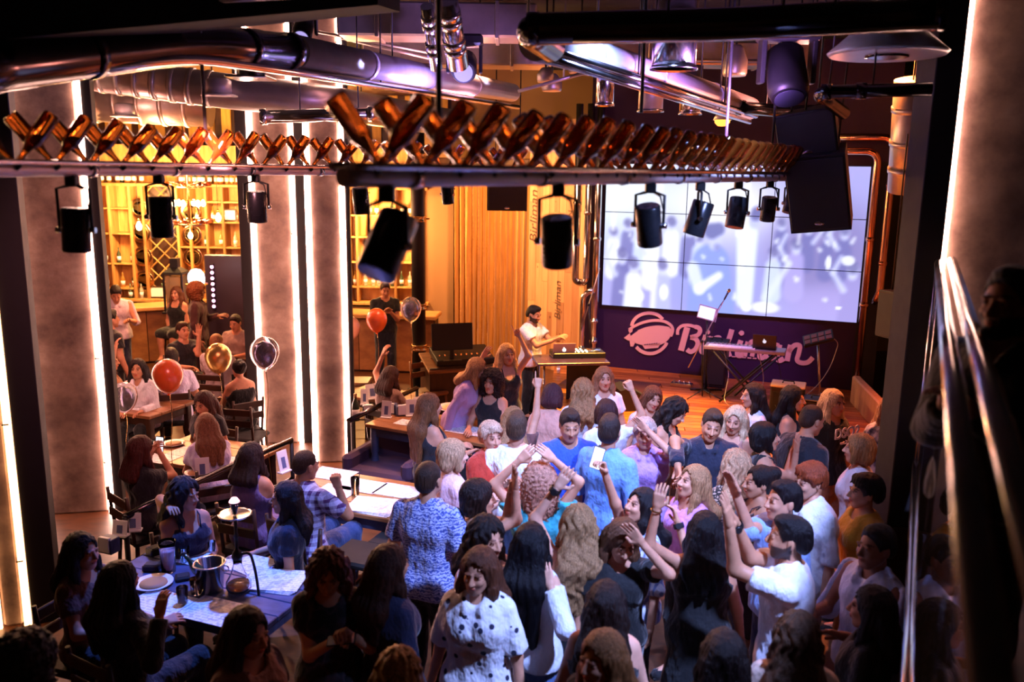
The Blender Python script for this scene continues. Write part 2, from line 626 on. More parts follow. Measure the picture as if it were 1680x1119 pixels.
def hair_template(style, length):
    key = (style, round(length, 2))
    if key in HAIRS:
        return HAIRS[key]
    lo, hi = (-.16, -.13, -.16 - length), (.16, .22, .18)
    f = Field(lo, hi, .0105 if style in ('long', 'wavy', 'curly', 'pony') else .009)
    C = np.array((0, .02, .038))
    th = {'short': .013, 'buzz': .006, 'pixie': .026, 'bob': .024, 'long': .020, 'wavy': .026, 'curly': .05, 'pony': .012, 'bun': .012,
          'bald': .004}[style]
    f.ell(C, (.075 + th * (.55 if style in ('short', 'buzz') else 1), .094 + th * (.8 if style == 'short' else 1), .085 + th), .01)
    if style in ('short', 'pixie'):
        f.ell((0, .06, -.02), (.066 + th * .5, .052 + th, .06), .03)
        f.ell((.008, -.030, .104), (.050, .052, .028 + th * .3), .02)
        if style == 'pixie':
            f.cone((-.03, -.062, .105), (.064, -.050, .066), .022, .016, .02)
            for q in (-1, 1):
                f.cone((q * .075, -.02, .05), (q * .080, .015, -.03), .02, .018, .02)
    if style == 'buzz':
        f.ell((0, .06, -.015), (.066, .052, .055), .03)
    if style == 'bob':
        f.ell((0, .055, -.03), (.098, .075, .085), .04)
        for s in (-1, 1):
            f.cone((s * .078, -.005, .02), (s * .080, -.022, -.085), .030, .026, .03)
        f.cone((-.05, .075, -.06), (.05, .075, -.06), .048, .048, .03)
    if style in ('long', 'wavy'):
        w = .020 if style == 'long' else .030
        f.ell((0, .060, -.03), (.090 + w * .4, .070, .10), .04)
        z1 = -.10 - length
        for xx in (-.065, 0, .065):
            f.cone((xx, .070, -.02), (xx * 1.25, .135, max(z1, -.22)), .046, .040 + w, .04)
            if z1 < -.22:
                f.cone((xx * 1.25, .135, -.20), (xx * 1.15, .150, z1), .038 + w, .026, .04)
        for s in (-1, 1):
            f.cone((s * .080, .0, .03), (s * .092, -.005, -.10), .026, .028 + w * .3, .03)
            f.cone((s * .092, -.005, -.10), (s * .105, -.055, max(-.12 - length * .75, -.36)), .028 + w * .3, .020, .03)
    if style == 'curly':
        f.ell((0, .045, -.02), (.135, .115, .13), .04)
        for s in (-1, 1):
            f.ell((s * .085, .0, -.09), (.05, .06, .09), .04)
        if length > .05:
            f.ell((0, .08, -.10 - length * .4), (.115, .075, .10 + length * .3), .05)
    if style == 'pony':
        f.cone((0, .11, .06), (0, .16, .03), .026, .034, .02)
        f.cone((0, .16, .03), (0, .165, -.10 - length), .038, .018, .03)
    if style == 'bun':
        f.ell((0, .12, .07), (.052, .048, .05), .02)
    X, Y, Z = f.whole()
    # cut the face free
    if style in ('short', 'buzz', 'pixie', 'bald'):
        hl = {'short': .078, 'buzz': .080, 'pixie': .068, 'bald': .07}[style]
        hl = hl - np.minimum(1, (np.abs(X) / .062) ** 3) * .018 + .005 * np.sin(X * 95 + 1)
        line = np.where(Y < -.060, hl, np.where(Y < -.035, hl - (Y + .060) / .025 * (hl - .014), np.where(Y < .035, .014 - .02 * np.clip((-.018 - Y) / .01, 0, 1), -.03 - (Y - .035) * .9)))
        f.clip((line - Z) * .7)
    else:
        q = 1 - np.sqrt(((X - .008) / (.064 if style != 'curly' else .07)) ** 2 + ((Y + .115) / .108) ** 2 + ((Z + .022) / .118) ** 2)
        f.clip(q * .06)
        f.clip(np.where(Z > -.12, 1 - np.sqrt((X / .060) ** 2 + ((Y + .03) / .11) ** 2 + ((Z + .12) / .10) ** 2), -1) * .05)
    an = np.arctan2(X, Y - .01)
    if style in ('long', 'bob', 'pony', 'pixie', 'bun'):
        f.d += .0035 * np.sin(an * 26 + 3 * np.sin(Z * 14)) + .002 * np.sin(an * 61 + Z * 30)
    elif style == 'wavy':
        f.d += .006 * np.sin(an * 15 + 2.2 * np.sin(Z * 27 + an * 2) + 1.3 * np.sin(Z * 61)) + .004 * np.sin(Z * 47 + an * 9 + 2 * np.sin(X * 60)) + .002 * np.sin(an * 70 + Z * 40)
    elif style == 'curly':
        f.d += .009 * (np.sin(X * 110 + 2.5 * np.sin(Z * 70 + Y * 40)) * np.sin(Y * 105 + 2 * np.sin(X * 80)) * np.sin(Z * 100 + 2 * np.sin(Y * 60 + X * 50))) * 2.0
    elif style == 'short':
        f.d += .0022 * np.sin(an * 40 + Z * 90)
    V, Q = f.mesh()
    HAIRS[key] = (V, Q)
    return HAIRS[key]


# ---- hands: wrist at the origin, fingers along -Z, palm looks along -Y, thumb towards +X
HANDS = {}


def hand_template(pose):
    if pose in HANDS:
        return HANDS[pose]
    f = Field((-.09, -.11, -.22), (.11, .07, .05), .0056)
    f.cone((0, 0, .05), (0, 0, -.015), .027, .025, .02)
    for x in (-.030, -.010, .010, .030):
        f.cone((x * .55, 0, -.015), (x, .002, -.085), .017, .0125, .012)
    curl = {'relax': (18, 22, 18), 'open': (2, 4, 4), 'fist': (75, 95, 60), 'grip': (42, 52, 40), 'point': (75, 95, 60), 'flat': (6, 8, 6)}[pose]
    spread = {'relax': 3, 'open': 9, 'fist': 0, 'grip': 2, 'point': 0, 'flat': 1}[pose]
    for i, x in enumerate((-.030, -.010, .010, .030)):
        ln = (.064, .080, .086, .078)[i]
        cu = curl if not (pose == 'point' and i == 3) else (2, 4, 3)
        p = np.array((x, .002, -.085)); a = 0
        sp = R(spread * (i - 1.5) / 1.5)
        rad = .0095
        for j, fr in enumerate((.46, .31, .23)):
            a += R(cu[j])
            dr = np.array((math.sin(sp) * math.cos(a), -math.sin(a), -math.cos(a) * math.cos(sp)))
            q = p + dr * ln * fr
            f.cone(p, q, rad, rad * .92, .003)
            p = q; rad *= .9
    tb = {'relax': (.050, -.030, -.075), 'open': (.078, -.010, -.070), 'fist': (.028, -.052, -.085), 'grip': (.040, -.055, -.085), 'point': (.030, -.05, -.085), 'flat': (.050, -.012, -.080)}[pose]
    b0 = np.array((.024, -.004, -.020)); mid = (b0 + np.array(tb)) / 2 + np.array((.014, 0, .006))
    f.cone(b0, mid, .0165, .0125, .008)
    f.cone(mid, np.array(tb), .0120, .0095, .004)
    V, Q = f.mesh()
    HANDS[pose] = (V, Q)
    return HANDS[pose]


def rot_to(zdir, ydir):
    """3x3 with column z = zdir and y as near to ydir as can be"""
    z = np.array(zdir, float); z /= np.linalg.norm(z)
    y = np.array(ydir, float); y -= z * (y @ z)
    if np.linalg.norm(y) < 1e-5:
        y = np.array((1., 0, 0)) - z * z[0]
    y /= np.linalg.norm(y)
    x = np.cross(y, z)
    return np.stack([x, y, z], 1)


def rxyz(rx=0, ry=0, rz=0):
    return np.array(Euler((R(rx), R(ry), R(rz)), 'XYZ').to_matrix())


# ---- materials for people
def skin_mat(tone):
    k = 'skin_' + tone
    if k in MATS:
        return MATS[k]
    t = NT(k)
    at = t.n('ShaderNodeAttribute', attribute_name='tint')
    mx = t.n('ShaderNodeMix', data_type='RGBA', blend_type='MULTIPLY')
    mx.inputs['Factor'].default_value = 1
    n = t.noise(t.coord(), 22, 3)
    base = {'fair': 'd9a184', 'tan': 'bf8462', 'warm': 'cc9070', 'deep': '8a5a42'}[tone]
    c = np.array(hexc(base))
    r = t.ramp(n, [(.3, tuple(c * .9)), (.7, tuple(np.minimum(1, c * 1.08)))])
    t.l(r, mx.inputs['A']); t.l(at.outputs['Color'], mx.inputs['B'])
    t.l(mx.outputs['Result'], t.b.inputs['Base Color'])
    t.set(rough=.6)
    MATS[k] = t.m
    return t.m


def hair_mat(color):
    k = 'hair_' + color
    if k in MATS:
        return MATS[k]
    t = NT(k)
    v = t.coord((85, 85, 5))
    n = t.noise(v, 2.2, 4, .6)
    c = np.array(hexc(color))
    r = t.ramp(n, [(.32, tuple(c * .35)), (.52, tuple(c)), (.70, tuple(np.minimum(1, c * 1.6 + .01)))])
    t.l(r, t.b.inputs['Base Color'])
    t.bump(n, .9, .010)
    t.set(rough=.5, spec=.3)
    t.b.inputs['Anisotropic'].default_value = .5
    MATS[k] = t.m
    return t.m


def cloth_mat(spec):
    """spec: 'rrggbb' or 'pattern:rrggbb:rrggbb'"""
    k = 'cloth_' + spec.replace(':', '_')
    if k in MATS:
        return MATS[k]
    t = NT(k)
    p = spec.split(':')
    v = t.coord()
    wr = t.noise(t.coord((1, 1, .55)), 11, 3, .55)
    if len(p) == 1:
        c = np.array(hexc(p[0]))
        r = t.ramp(wr, [(.25, tuple(c * .85)), (.75, tuple(np.minimum(1, c * 1.1)))])
        t.l(r, t.b.inputs['Base Color'])
    else:
        a, b = hexc(p[1]), hexc(p[2])
        if p[0] == 'plaid':
            sep = t.n('ShaderNodeSeparateXYZ'); t.l(t.coord((1, 1, 1)), sep.inputs[0])
            cols = []
            for ax in ('X', 'Z'):
                m1 = t.n('ShaderNodeMath', operation='MULTIPLY'); m1.inputs[1].default_value = 16
                t.l(sep.outputs[ax], m1.inputs[0])
                m2 = t.n('ShaderNodeMath', operation='FRACT'); t.l(m1.outputs[0], m2.inputs[0])
                m3 = t.n('ShaderNodeMath', operation='GREATER_THAN'); m3.inputs[1].default_value = .55
                t.l(m2.outputs[0], m3.inputs[0]); cols.append(m3.outputs[0])
            ad = t.n('ShaderNodeMath', operation='ADD'); t.l(cols[0], ad.inputs[0]); t.l(cols[1], ad.inputs[1])
            hv = t.n('ShaderNodeMath', operation='MULTIPLY'); hv.inputs[1].default_value = .5; t.l(ad.outputs[0], hv.inputs[0])
            mid = tuple((np.array(a) + np.array(b)) / 2)
            r = t.ramp(hv.outputs[0], [(0, a), (.4, mid), (.9, b)], 'CONSTANT')
        elif p[0] == 'stripe':
            sep = t.n('ShaderNodeSeparateXYZ'); t.l(v, sep.inputs[0])
            m1 = t.n('ShaderNodeMath', operation='MULTIPLY'); m1.inputs[1].default_value = 38
            t.l(sep.outputs['X'], m1.inputs[0])
            m2 = t.n('ShaderNodeMath', operation='FRACT'); t.l(m1.outputs[0], m2.inputs[0])
            r = t.ramp(m2.outputs[0], [(0, a), (.62, b)], 'CONSTANT')
        elif p[0] == 'paisley':
            w = t.n('ShaderNodeTexWave', wave_type='RINGS'); w.inputs['Scale'].default_value = 15
            w.inputs['Distortion'].default_value = 9; w.inputs['Detail'].default_value = 2.5; w.inputs['Detail Scale'].default_value = 2.6
            t.l(v, w.inputs['Vector'])
            r = t.ramp(w.outputs['Fac'], [(.25, b), (.6, a)])
        elif p[0] == 'leopard':
            vo = t.n('ShaderNodeTexVoronoi', feature='DISTANCE_TO_EDGE'); vo.inputs['Scale'].default_value = 42
            t.l(v, vo.inputs['Vector'])
            r = t.ramp(vo.outputs['Distance'], [(0, b), (.16, a)], 'CONSTANT')
        elif p[0] == 'floral':
            n2 = t.noise(v, 13, 2, .4)
            r = t.ramp(n2, [(.42, a), (.53, b), (.60, a)], 'LINEAR')
        elif p[0] == 'tie':
            n2 = t.noise(v, 6, 4, .6)
            r = t.ramp(n2, [(.38, a), (.50, b), (.62, tuple(np.array(a) * .5))])
        elif p[0] == 'spots':
            vo = t.n('ShaderNodeTexVoronoi'); vo.inputs['Scale'].default_value = 15; vo.inputs['Randomness'].default_value = 1.0
            t.l(v, vo.inputs['Vector'])
            r = t.ramp(vo.outputs['Distance'], [(0, b), (.24, a)], 'CONSTANT')
        elif p[0] == 'sequin':
            vo = t.n('ShaderNodeTexVoronoi'); vo.inputs['Scale'].default_value = 120
            t.l(v, vo.inputs['Vector'])
            r = t.ramp(vo.outputs['Distance'], [(0, b), (.2, a)])
        t.l(r, t.b.inputs['Base Color'])
    fd = t.noise(t.coord((1, 1, .45), (.3, .2, .4)), 6, 2, .4)
    sm = t.n('ShaderNodeMath', operation='ADD'); t.l(wr, sm.inputs[0]); t.l(fd, sm.inputs[1])
    t.bump(sm.outputs[0], .8, .05)
    t.set(rough=.85, sheen=.2)
    MATS[k] = t.m
    return t.m


SHOE = None


def ik(S, T, l1, l2, pole):
    S, T, pole = map(np.asarray, (S, T, pole))
    v = T - S
    d = float(np.linalg.norm(v))
    u = v / max(d, 1e-6)
    d = min(max(d, .10), l1 + l2 - .004)
    a = (l1 * l1 - l2 * l2 + d * d) / (2 * d)
    hh = math.sqrt(max(0, l1 * l1 - a * a))
    p = pole - u * (pole @ u)
    if np.linalg.norm(p) < 1e-4:
        p = np.array((0., 0, -1)) - u * (-u[2])
    p = p / np.linalg.norm(p)
    return S + u * a + p * hh, S + u * d


PERSON_N = 0
SEATS = []


def person(label, hx, hy, yaw, sex='f', h=None, tone='fair', hair=('long', '5a3a26', .2), top=('tee', 'ffffff'), bottom=('trousers', '15151a'),
           seat=None, lean=(0, 0), head=(0, 0, 0), la='down', ra='down', cat='person', build=1.0, beard=None, shoes='18161a', group=None, base=0.0,
           vox=.0165, handL=None, handR=None, name='person', strap=None):
    """hx,hy: where the head stands in the photograph. yaw 0 faces the camera, 90 faces right in the picture, 180 away.
    la, ra: the arms (the person's own left and right): a preset, or (px, py, nearer[, pole]) for where the hand is."""
    male = sex == 'm'
    h = h or (1.79 if male else 1.68)
    s = h / 1.72
    sw = (.178 if male else .146) * s
    # --- joints, body frame: faces -Y, own left is +X
    if seat is None:
        pz = .93 * s
    else:
        pz = seat + .10
    piv = np.array((0, 0, pz))
    Rb = rxyz(lean[0], lean[1], 0)
    def up(x, y, z):
        """a point of the upper body given at standing height"""
        return piv + Rb @ np.array((x, y, (z - .93) * s))
    neck = up(0, .012, 1.43)
    Rh = Rb @ rxyz(head[0], head[1], head[2]) if abs(lean[0]) < 25 else rxyz(lean[0] * .35 + head[0], lean[1] * .5 + head[1], head[2])
    hs = s ** .5 * (1.02 if male else .98)
    atlas = up(0, .0, 1.49)
    hc = atlas + Rh @ (np.array((0, -.008, .105)) * hs)
    # --- place in the room
    yw = R(yaw)
    Rz = np.array(((math.cos(yw), -math.sin(yw), 0), (math.sin(yw), math.cos(yw), 0), (0, 0, 1)))
    P = np.array(atZ(hx, hy, float(hc[2]) + base))
    loc = P - Rz @ hc
    loc[2] = base
    def to_local(w):
        return Rz.T @ (np.asarray(w) - loc)
    # --- arms
    l1, l2 = .285 * s, .255 * s
    arms = {}
    for side, spec in ((1, la), (-1, ra)):
        S = up(side * sw, .008, 1.372)
        pole = np.array((side * .5, .45, -.75))
        if spec == 'down':
            T = S + Rb @ np.array((side * .125, -.06, -.515 * s)); pole = np.array((side * .3, 1, 0))
        elif spec == 'bent':
            T = S + np.array((-side * .04, -.30, -.20)) * s
        elif spec == 'table':
            T = S + np.array((-side * .03, -.36, -.24)) * s
        elif spec == 'lap':
            T = S + np.array((-side * .07, -.22, -.40)) * s
        elif spec == 'back':
            T = S + np.array((-side * .02, .16, -.46)) * s; pole = np.array((side, .6, 0))
        elif spec == 'hip':
            T = S + np.array((side * .02, -.10, -.38)) * s; pole = np.array((side, .5, .2))
        elif spec == 'front':
            T = S + np.array((-side * .13, -.24, -.12)) * s
        elif spec == 'up':
            T = S + np.array((side * .10, -.12, .45)) * s; pole = np.array((side, 0, -.2))
        else:
            w = np.array(atY(spec[0], spec[1], P[1] - spec[2]))
            T = to_local(w)
            if len(spec) > 3:
                pole = to_local(np.array(atY(spec[3][0], spec[3][1], P[1] - spec[2] * .5))) - (S + T) / 2
        E, W = ik(S, T, l1, l2, pole)
        arms[side] = (S, E, W)
    # --- legs
    legs = {}
    for side in (1, -1):
        H = np.array((side * .088 * s, .01, pz - .03))
        if seat is None:
            K = np.array((side * .098 * s, -.015, .49 * s)); A = np.array((side * .105 * s, .025, .085))
        else:
            K = np.array((side * .12 * s, -.43 * s, pz - .01)); A = np.array((side * .12 * s, -.40 * s, max(.09, pz - .02 - .42 * s)))
        legs[side] = (H, K, A)
    fl = np.array((0, -.15, -.045))

    allp = [a for t in arms.values() for a in t] + [a for t in legs.values() for a in t] + [hc, neck, legs[1][2] + fl, legs[-1][2] + fl]
    lo, hi = np.min(allp, 0) - .26, np.max(allp, 0) + .26
    hi[2] = max(hi[2] - .1, neck[2] + .2)
    lo[2] = min(lo[2] + .1, -.02)
    b = build

    def torso(f, g, k=.07):
        f.cone(up(-sw * .60, .015, 1.380), up(sw * .60, .015, 1.380), .056 * s + g, .056 * s + g, k)
        f.cone(up(-.03, .02, 1.41), up(.03, .02, 1.41), .050 * s + g * .6, .050 * s + g * .6, k)
        f.cone(up(-.072 * b, .008, 1.28), up(.072 * b, .008, 1.28), .112 * s * b + g, .112 * s * b + g, k)
        f.cone(up(-.055 * b, .0, 1.11), up(.055 * b, .0, 1.11), (.100 if male else .088) * s * b + g, (.100 if male else .088) * s * b + g, k)
        f.cone(piv + np.array((-.078 * b, .01, .0)), piv + np.array((.078 * b, .01, .0)), .112 * s * b + g, .112 * s * b + g, k)
        if not male:
            for q in (-1, 1):
                f.ell(up(q * .066, -.088, 1.262), np.array((.054, .046, .058)) + g * .5, .06)

    def arm(f, side, g, upto=2.0, k=.035, flare=0.0):
        S, E, W = arms[side]
        m = 1.04 if male else .86
        if upto <= 1:
            X = S + (E - S) * upto
            f.cone(S, X, .052 * m + g, .047 * m + g + flare, k)
            return X, (E - S)
        f.cone(S, E, .051 * m + g, .042 * m + g, k)
        X = E + (W - E) * (upto - 1)
        f.cone(E, X, .042 * m + g, .030 * m + g + flare, k * .7)
        return X, (W - E)

    def leg(f, side, g, upto=2.0, k=.04):
        H, K, A = legs[side]
        if upto <= 1:
            f.cone(H, H + (K - H) * upto, .088 * s * b + g, .070 * s + g, k)
            return
        f.cone(H, K, .090 * s * b + g, .060 * s + g, k)
        X = K + (A - K) * (upto - 1)
        f.cone(K, X, .060 * s + g, .040 * s + g * 1.2, k)
        if upto >= 1.5:
            f.cone(K + np.array((0, .02, -.10)), K + np.array((0, .025, -.16)), .050 * s + g, .05 * s + g, .05)

    # body: one surface, then the finer head and hands are welded on at neck and wrists
    f = Field(lo, hi, vox * 1.12)
    torso(f, 0.0)
    f.cone(up(0, .02, 1.40), atlas, .056 * s if male else .050 * s, .048 * s if male else .042, .04)
    for q in (1, -1):
        f.cone(up(q * .03, .022, 1.445), up(q * sw * .8, .012, 1.385), .032, .040, .05)
        arm(f, q, 0.0)
        leg(f, q, 0.0)
        f.cone(legs[q][2], legs[q][2] + fl, .040, .030, .03)
    V, Q = f.mesh()
    col = np.ones((len(V), 3))
    hv, hq, hcol = head_template(sex)
    parts = [(V, Q, col), ((hv * hs) @ Rh.T + hc, hq, hcol)]
    for q, pose in ((1, handL), (-1, handR)):
        S, E, W = arms[q]
        pose = pose or 'relax'
        tv, tq = hand_template(pose)
        tv = tv * (1.06 if male else .94) * s
        if q == -1:
            tv = tv * np.array((-1, 1, 1)); tq = tq[:, ::-1]
        fd = W - E
        palm_back = np.array((0, 1.0, .6)) if abs(fd[2]) < .75 * np.linalg.norm(fd) else (np.array((q * .8, .5, 0)) if fd[2] < 0 else np.array((q * .3, 1, 0)))
        M = rot_to(-fd, palm_back)
        parts.append((tv @ M.T + W, tq, np.ones((len(tv), 3))))
    off = 0; VV, QQ, CC = [], [], []
    for v_, q_, c_ in parts:
        VV.append(v_); QQ.append(q_ + off); CC.append(c_); off += len(v_)
    CC = np.concatenate(CC)
    if beard:
        hv0 = len(V); n0 = len(hv)
        x, y, z = hv.T
        bm = (z < -.030 + np.clip(y + .02, 0, .05) * .8) & (z > -.118) & (y < .018) & ~((np.abs(x) < .026) & (np.abs(z + .057) < .010) & (y < -.088)) & ~((np.abs(x) < .03) & (z > -.042))
        CC[hv0:hv0 + n0][bm] = np.array(hexc(beard)) / np.array(hexc('cc9070'))
    body = obj(name, np_mesh('person_body', np.concatenate(VV), np.concatenate(QQ), skin_mat(tone), CC), None, tuple(loc), yw)
    tag(body, label, cat, group)
    if seat is not None:
        SEATS.append((label, tuple(loc), yw, seat))
    # hair
    if hair:
        hvv, hqq = hair_template(hair[0], hair[2] if len(hair) > 2 else 0)
        Rr = Rh
        if hair[0] in ('long', 'wavy') and len(hair) > 2:     # long hair hangs: only the upper part follows the head
            T0 = (hvv * hs) @ Rh.T + hc
            ysl = rxyz(0, 0, head[2]) if True else Rh
            T1 = (hvv * hs) @ (Rb @ ysl).T + hc
            w = (np.clip((hvv[:, 2] + .02) / -.16, 0, 1) * np.clip((hvv[:, 1] - .02) / .05, .25, 1))[:, None]
            hw = T0 * (1 - w) + T1 * w
        else:
            hw = (hvv * hs) @ Rr.T + hc
        obj('hair', np_mesh('hair', hw, hqq, hair_mat(hair[1])), body)
    # upper garment
    dress = False
    if top:
        kind, spec = top[0], top[1]
        opt = dict(tee=(.019, .55, 1.43, .075), shirt=(.020, .72, 1.45, .066), long=(.019, 1.93, 1.44, .072), jacket=(.024, 1.93, 1.45, .085),
                   tank=(.015, 0, 1.43, .088), cami=(.014, 0, 1.36, .095), loose=(.026, .62, 1.43, .078), dress=(.016, 0, 1.42, .095),
                   dress_tee=(.018, .45, 1.43, .080), roll=(.022, 1.15, 1.45, .070), blouse=(.028, .90, 1.45, .066), polo=(.020, .66, 1.45, .066), off=(.016, .7, 1.33, .12))[kind]
        g, slv, nz, nr = opt
        dress = kind.startswith('dress')
        f = Field(lo, hi, vox)
        torso(f, g, .075)
        hem = -.05 * s if kind in ('tee', 'tank', 'cami', 'off') else -.10 * s
        if kind in ('shirt', 'loose', 'long', 'jacket', 'polo', 'roll', 'blouse'):
            f.cone(piv + np.array((-.075 * b, .01, hem)), piv + np.array((.075 * b, .01, hem)), .118 * s * b + g, .118 * s * b + g, .06)
        if dress:
            if seat is None:
                f.cone(piv + np.array((0, .01, 0)), piv + np.array((0, .01, -.42 * s)), .17 * s, .23 * s, .06)
            else:
                for q in (1, -1):
                    leg(f, q, .035, .92, .08)
            hem = -.45
        X_, Y_, Z_ = f.whole()
        if seat is None or not dress:
            f.clip(piv[2] + hem - Z_)
        # sleeves end in a plane
        for q in (1, -1):
            if not slv:
                break
            pts = np.array(arms[q])
            f2 = Field.__new__(Field)
            f2.h = f.h
            sl = f.block(pts.min(0) - .13, pts.max(0) + .13)
            f2.ax = [f.ax[i][sl[i]] for i in range(3)]
            f2.lo = np.array([a[0] for a in f2.ax]); f2.n = np.array([len(a) for a in f2.ax]); f2.d = np.full(tuple(f2.n), .5)
            X, dr = arm(f2, q, g * .8 + .005, slv, .03, .010 if slv < 1 else .004)
            dr = dr / np.linalg.norm(dr)
            x2, y2, z2 = f2.whole()
            f2.clip((x2 - X[0]) * dr[0] + (y2 - X[1]) * dr[1] + (z2 - X[2]) * dr[2])
            f.merge(sl, f2.d, .018)
        # neckline, armholes
        nb = up(0, -.035 if kind in ('cami', 'off', 'dress', 'tank') else -.012, nz + .015)
        f.d = np.maximum(f.d, nr - np.sqrt((X_ - nb[0]) ** 2 + (Y_ - nb[1]) ** 2 + ((Z_ - nb[2]) * .75) ** 2))
        axis = Rb @ np.array((0, 0, 1.))
        c0 = up(0, 0, nz if kind in ('cami', 'off') else 1.475)
        f.clip((X_ - c0[0]) * axis[0] + (Y_ - c0[1]) * axis[1] + (Z_ - c0[2]) * axis[2])
        if kind in ('tank', 'cami', 'dress'):
            for q in (1, -1):
                A = up(q * sw * 1.10, .0, 1.37)
                f.d = np.maximum(f.d, .078 * s - np.sqrt((X_ - A[0]) ** 2 + ((Y_ - A[1]) * .8) ** 2 + ((Z_ - A[2]) * .7) ** 2))
        if kind in ('shirt', 'jacket', 'polo', 'roll', 'blouse'):      # collar
            for q in (1, -1):
                gc = .014 + g * .35
                f.cone(up(q * .052, .045, 1.475), up(q * .066, -.035, 1.455), gc, gc, .012)
                f.cone(up(q * .066, -.035, 1.455), up(q * .040, -.105, 1.395), gc, gc, .012)
            f.cone(up(-.052, .048, 1.475), up(.052, .048, 1.475), .016, .016, .012)
            if kind in ('jacket', 'roll', 'blouse'):
                V0, V1 = up(0, -.15, 1.47), up(0, -.15, 1.27)
                f.cone(V0, V1, .065, .012, .01, sub=True)
        f.d += .0022 * np.sin(X_ * 37 + 6 * np.sin(Z_ * 11)) * np.sin(Z_ * 29 + Y_ * 23)
        V, Q = f.mesh()
        g_ob = obj({'jacket': 'jacket', 'shirt': 'shirt', 'roll': 'shirt', 'polo': 'polo_shirt', 'tee': 't_shirt', 'loose': 'blouse', 'blouse': 'blouse', 'long': 'long_sleeved_top',
                    'tank': 'sleeveless_top', 'cami': 'camisole', 'dress': 'dress', 'dress_tee': 'dress', 'off': 'off_shoulder_top'}[kind],
                   np_mesh('garment', V, Q, cloth_mat(spec)), body)
        if kind in ('cami', 'dress'):
            for q in (1, -1):
                p = [up(q * .075, -.118, 1.33), up(q * .085, -.075, 1.43), up(q * .085, .02, 1.462), up(q * .08, .10, 1.36)]
                MB().tube(p, .0055, 6).build('shoulder_strap', cloth_mat(spec), body)
    # lower garment
    if bottom and not dress:
        kind, spec = bottom
        f = Field((lo[0], lo[1], lo[2]), (hi[0], hi[1], piv[2] + .22), vox * 1.1)
        f.cone(piv + np.array((-.076 * b, .01, .03)), piv + np.array((.076 * b, .01, .03)), .114 * s * b + .004, .114 * s * b + .004, .06)
        f.cone(piv + np.array((-.05 * b, .01, -.06)), piv + np.array((.05 * b, .01, -.06)), .108 * s * b, .108 * s * b, .06)
        if kind == 'skirt' and seat is None:
            f.cone(piv + np.array((0, .01, .0)), piv + np.array((0, .01, -.38 * s)), .165 * s, .215 * s, .06)
            X_, Y_, Z_ = f.whole(); f.clip(piv[2] - .40 * s - Z_)
        elif kind in ('shorts', 'skirt'):
            for q in (1, -1):
                leg(f, q, .020, .62)
        else:
            for q in (1, -1):
                leg(f, q, .014, 1.93)
        X_, Y_, Z_ = f.whole(); f.clip(Z_ - piv[2] - .08 * s)
        V, Q = f.mesh()
        obj({'trousers': 'trousers', 'jeans': 'jeans', 'skirt': 'skirt', 'shorts': 'shorts'}[kind], np_mesh('garment', V, Q, cloth_mat(spec)), body)
    for q in (1, -1):
        A = legs[q][2]
        m = MB()
        m.tube([A + np.array((0, .05, -.045)), A + np.array((0, .0, -.040)), A + np.array((0, -.08, -.050)), A + np.array((0, -.17, -.058)), A + np.array((0, -.20, -.062))],
               [.034, .046, .046, .040, .018], 10)
        m.box(A + np.array((0, -.07, -.077)), (.075, .25, .016))
        m.build('shoe', cloth_mat(shoes), body)
    if strap:
        p = [up(-.12, .03, 1.46), up(-.02, .13, 1.25), up(.12, .12, 1.02), up(.19, .06, .90)]
        MB().tube(p, .007, 6).build('bag_strap', mat('strap_leather', (.25, .2, .18), .5), body)
    body['_arms'] = ''
    del body['_arms']
    global PERSON_N
    PERSON_N += 1
    def tow(p):
        return Vector(Rz @ np.asarray(p) + loc)
    return dict(ob=body, wrist={k: tow(v[2]) for k, v in arms.items()}, elbow={k: tow(v[1]) for k, v in arms.items()}, head=tow(hc), loc=loc, up=lambda x, y, z: tow(up(x, y, z)), Rz=Rz, Rb=Rb, yaw=yw)

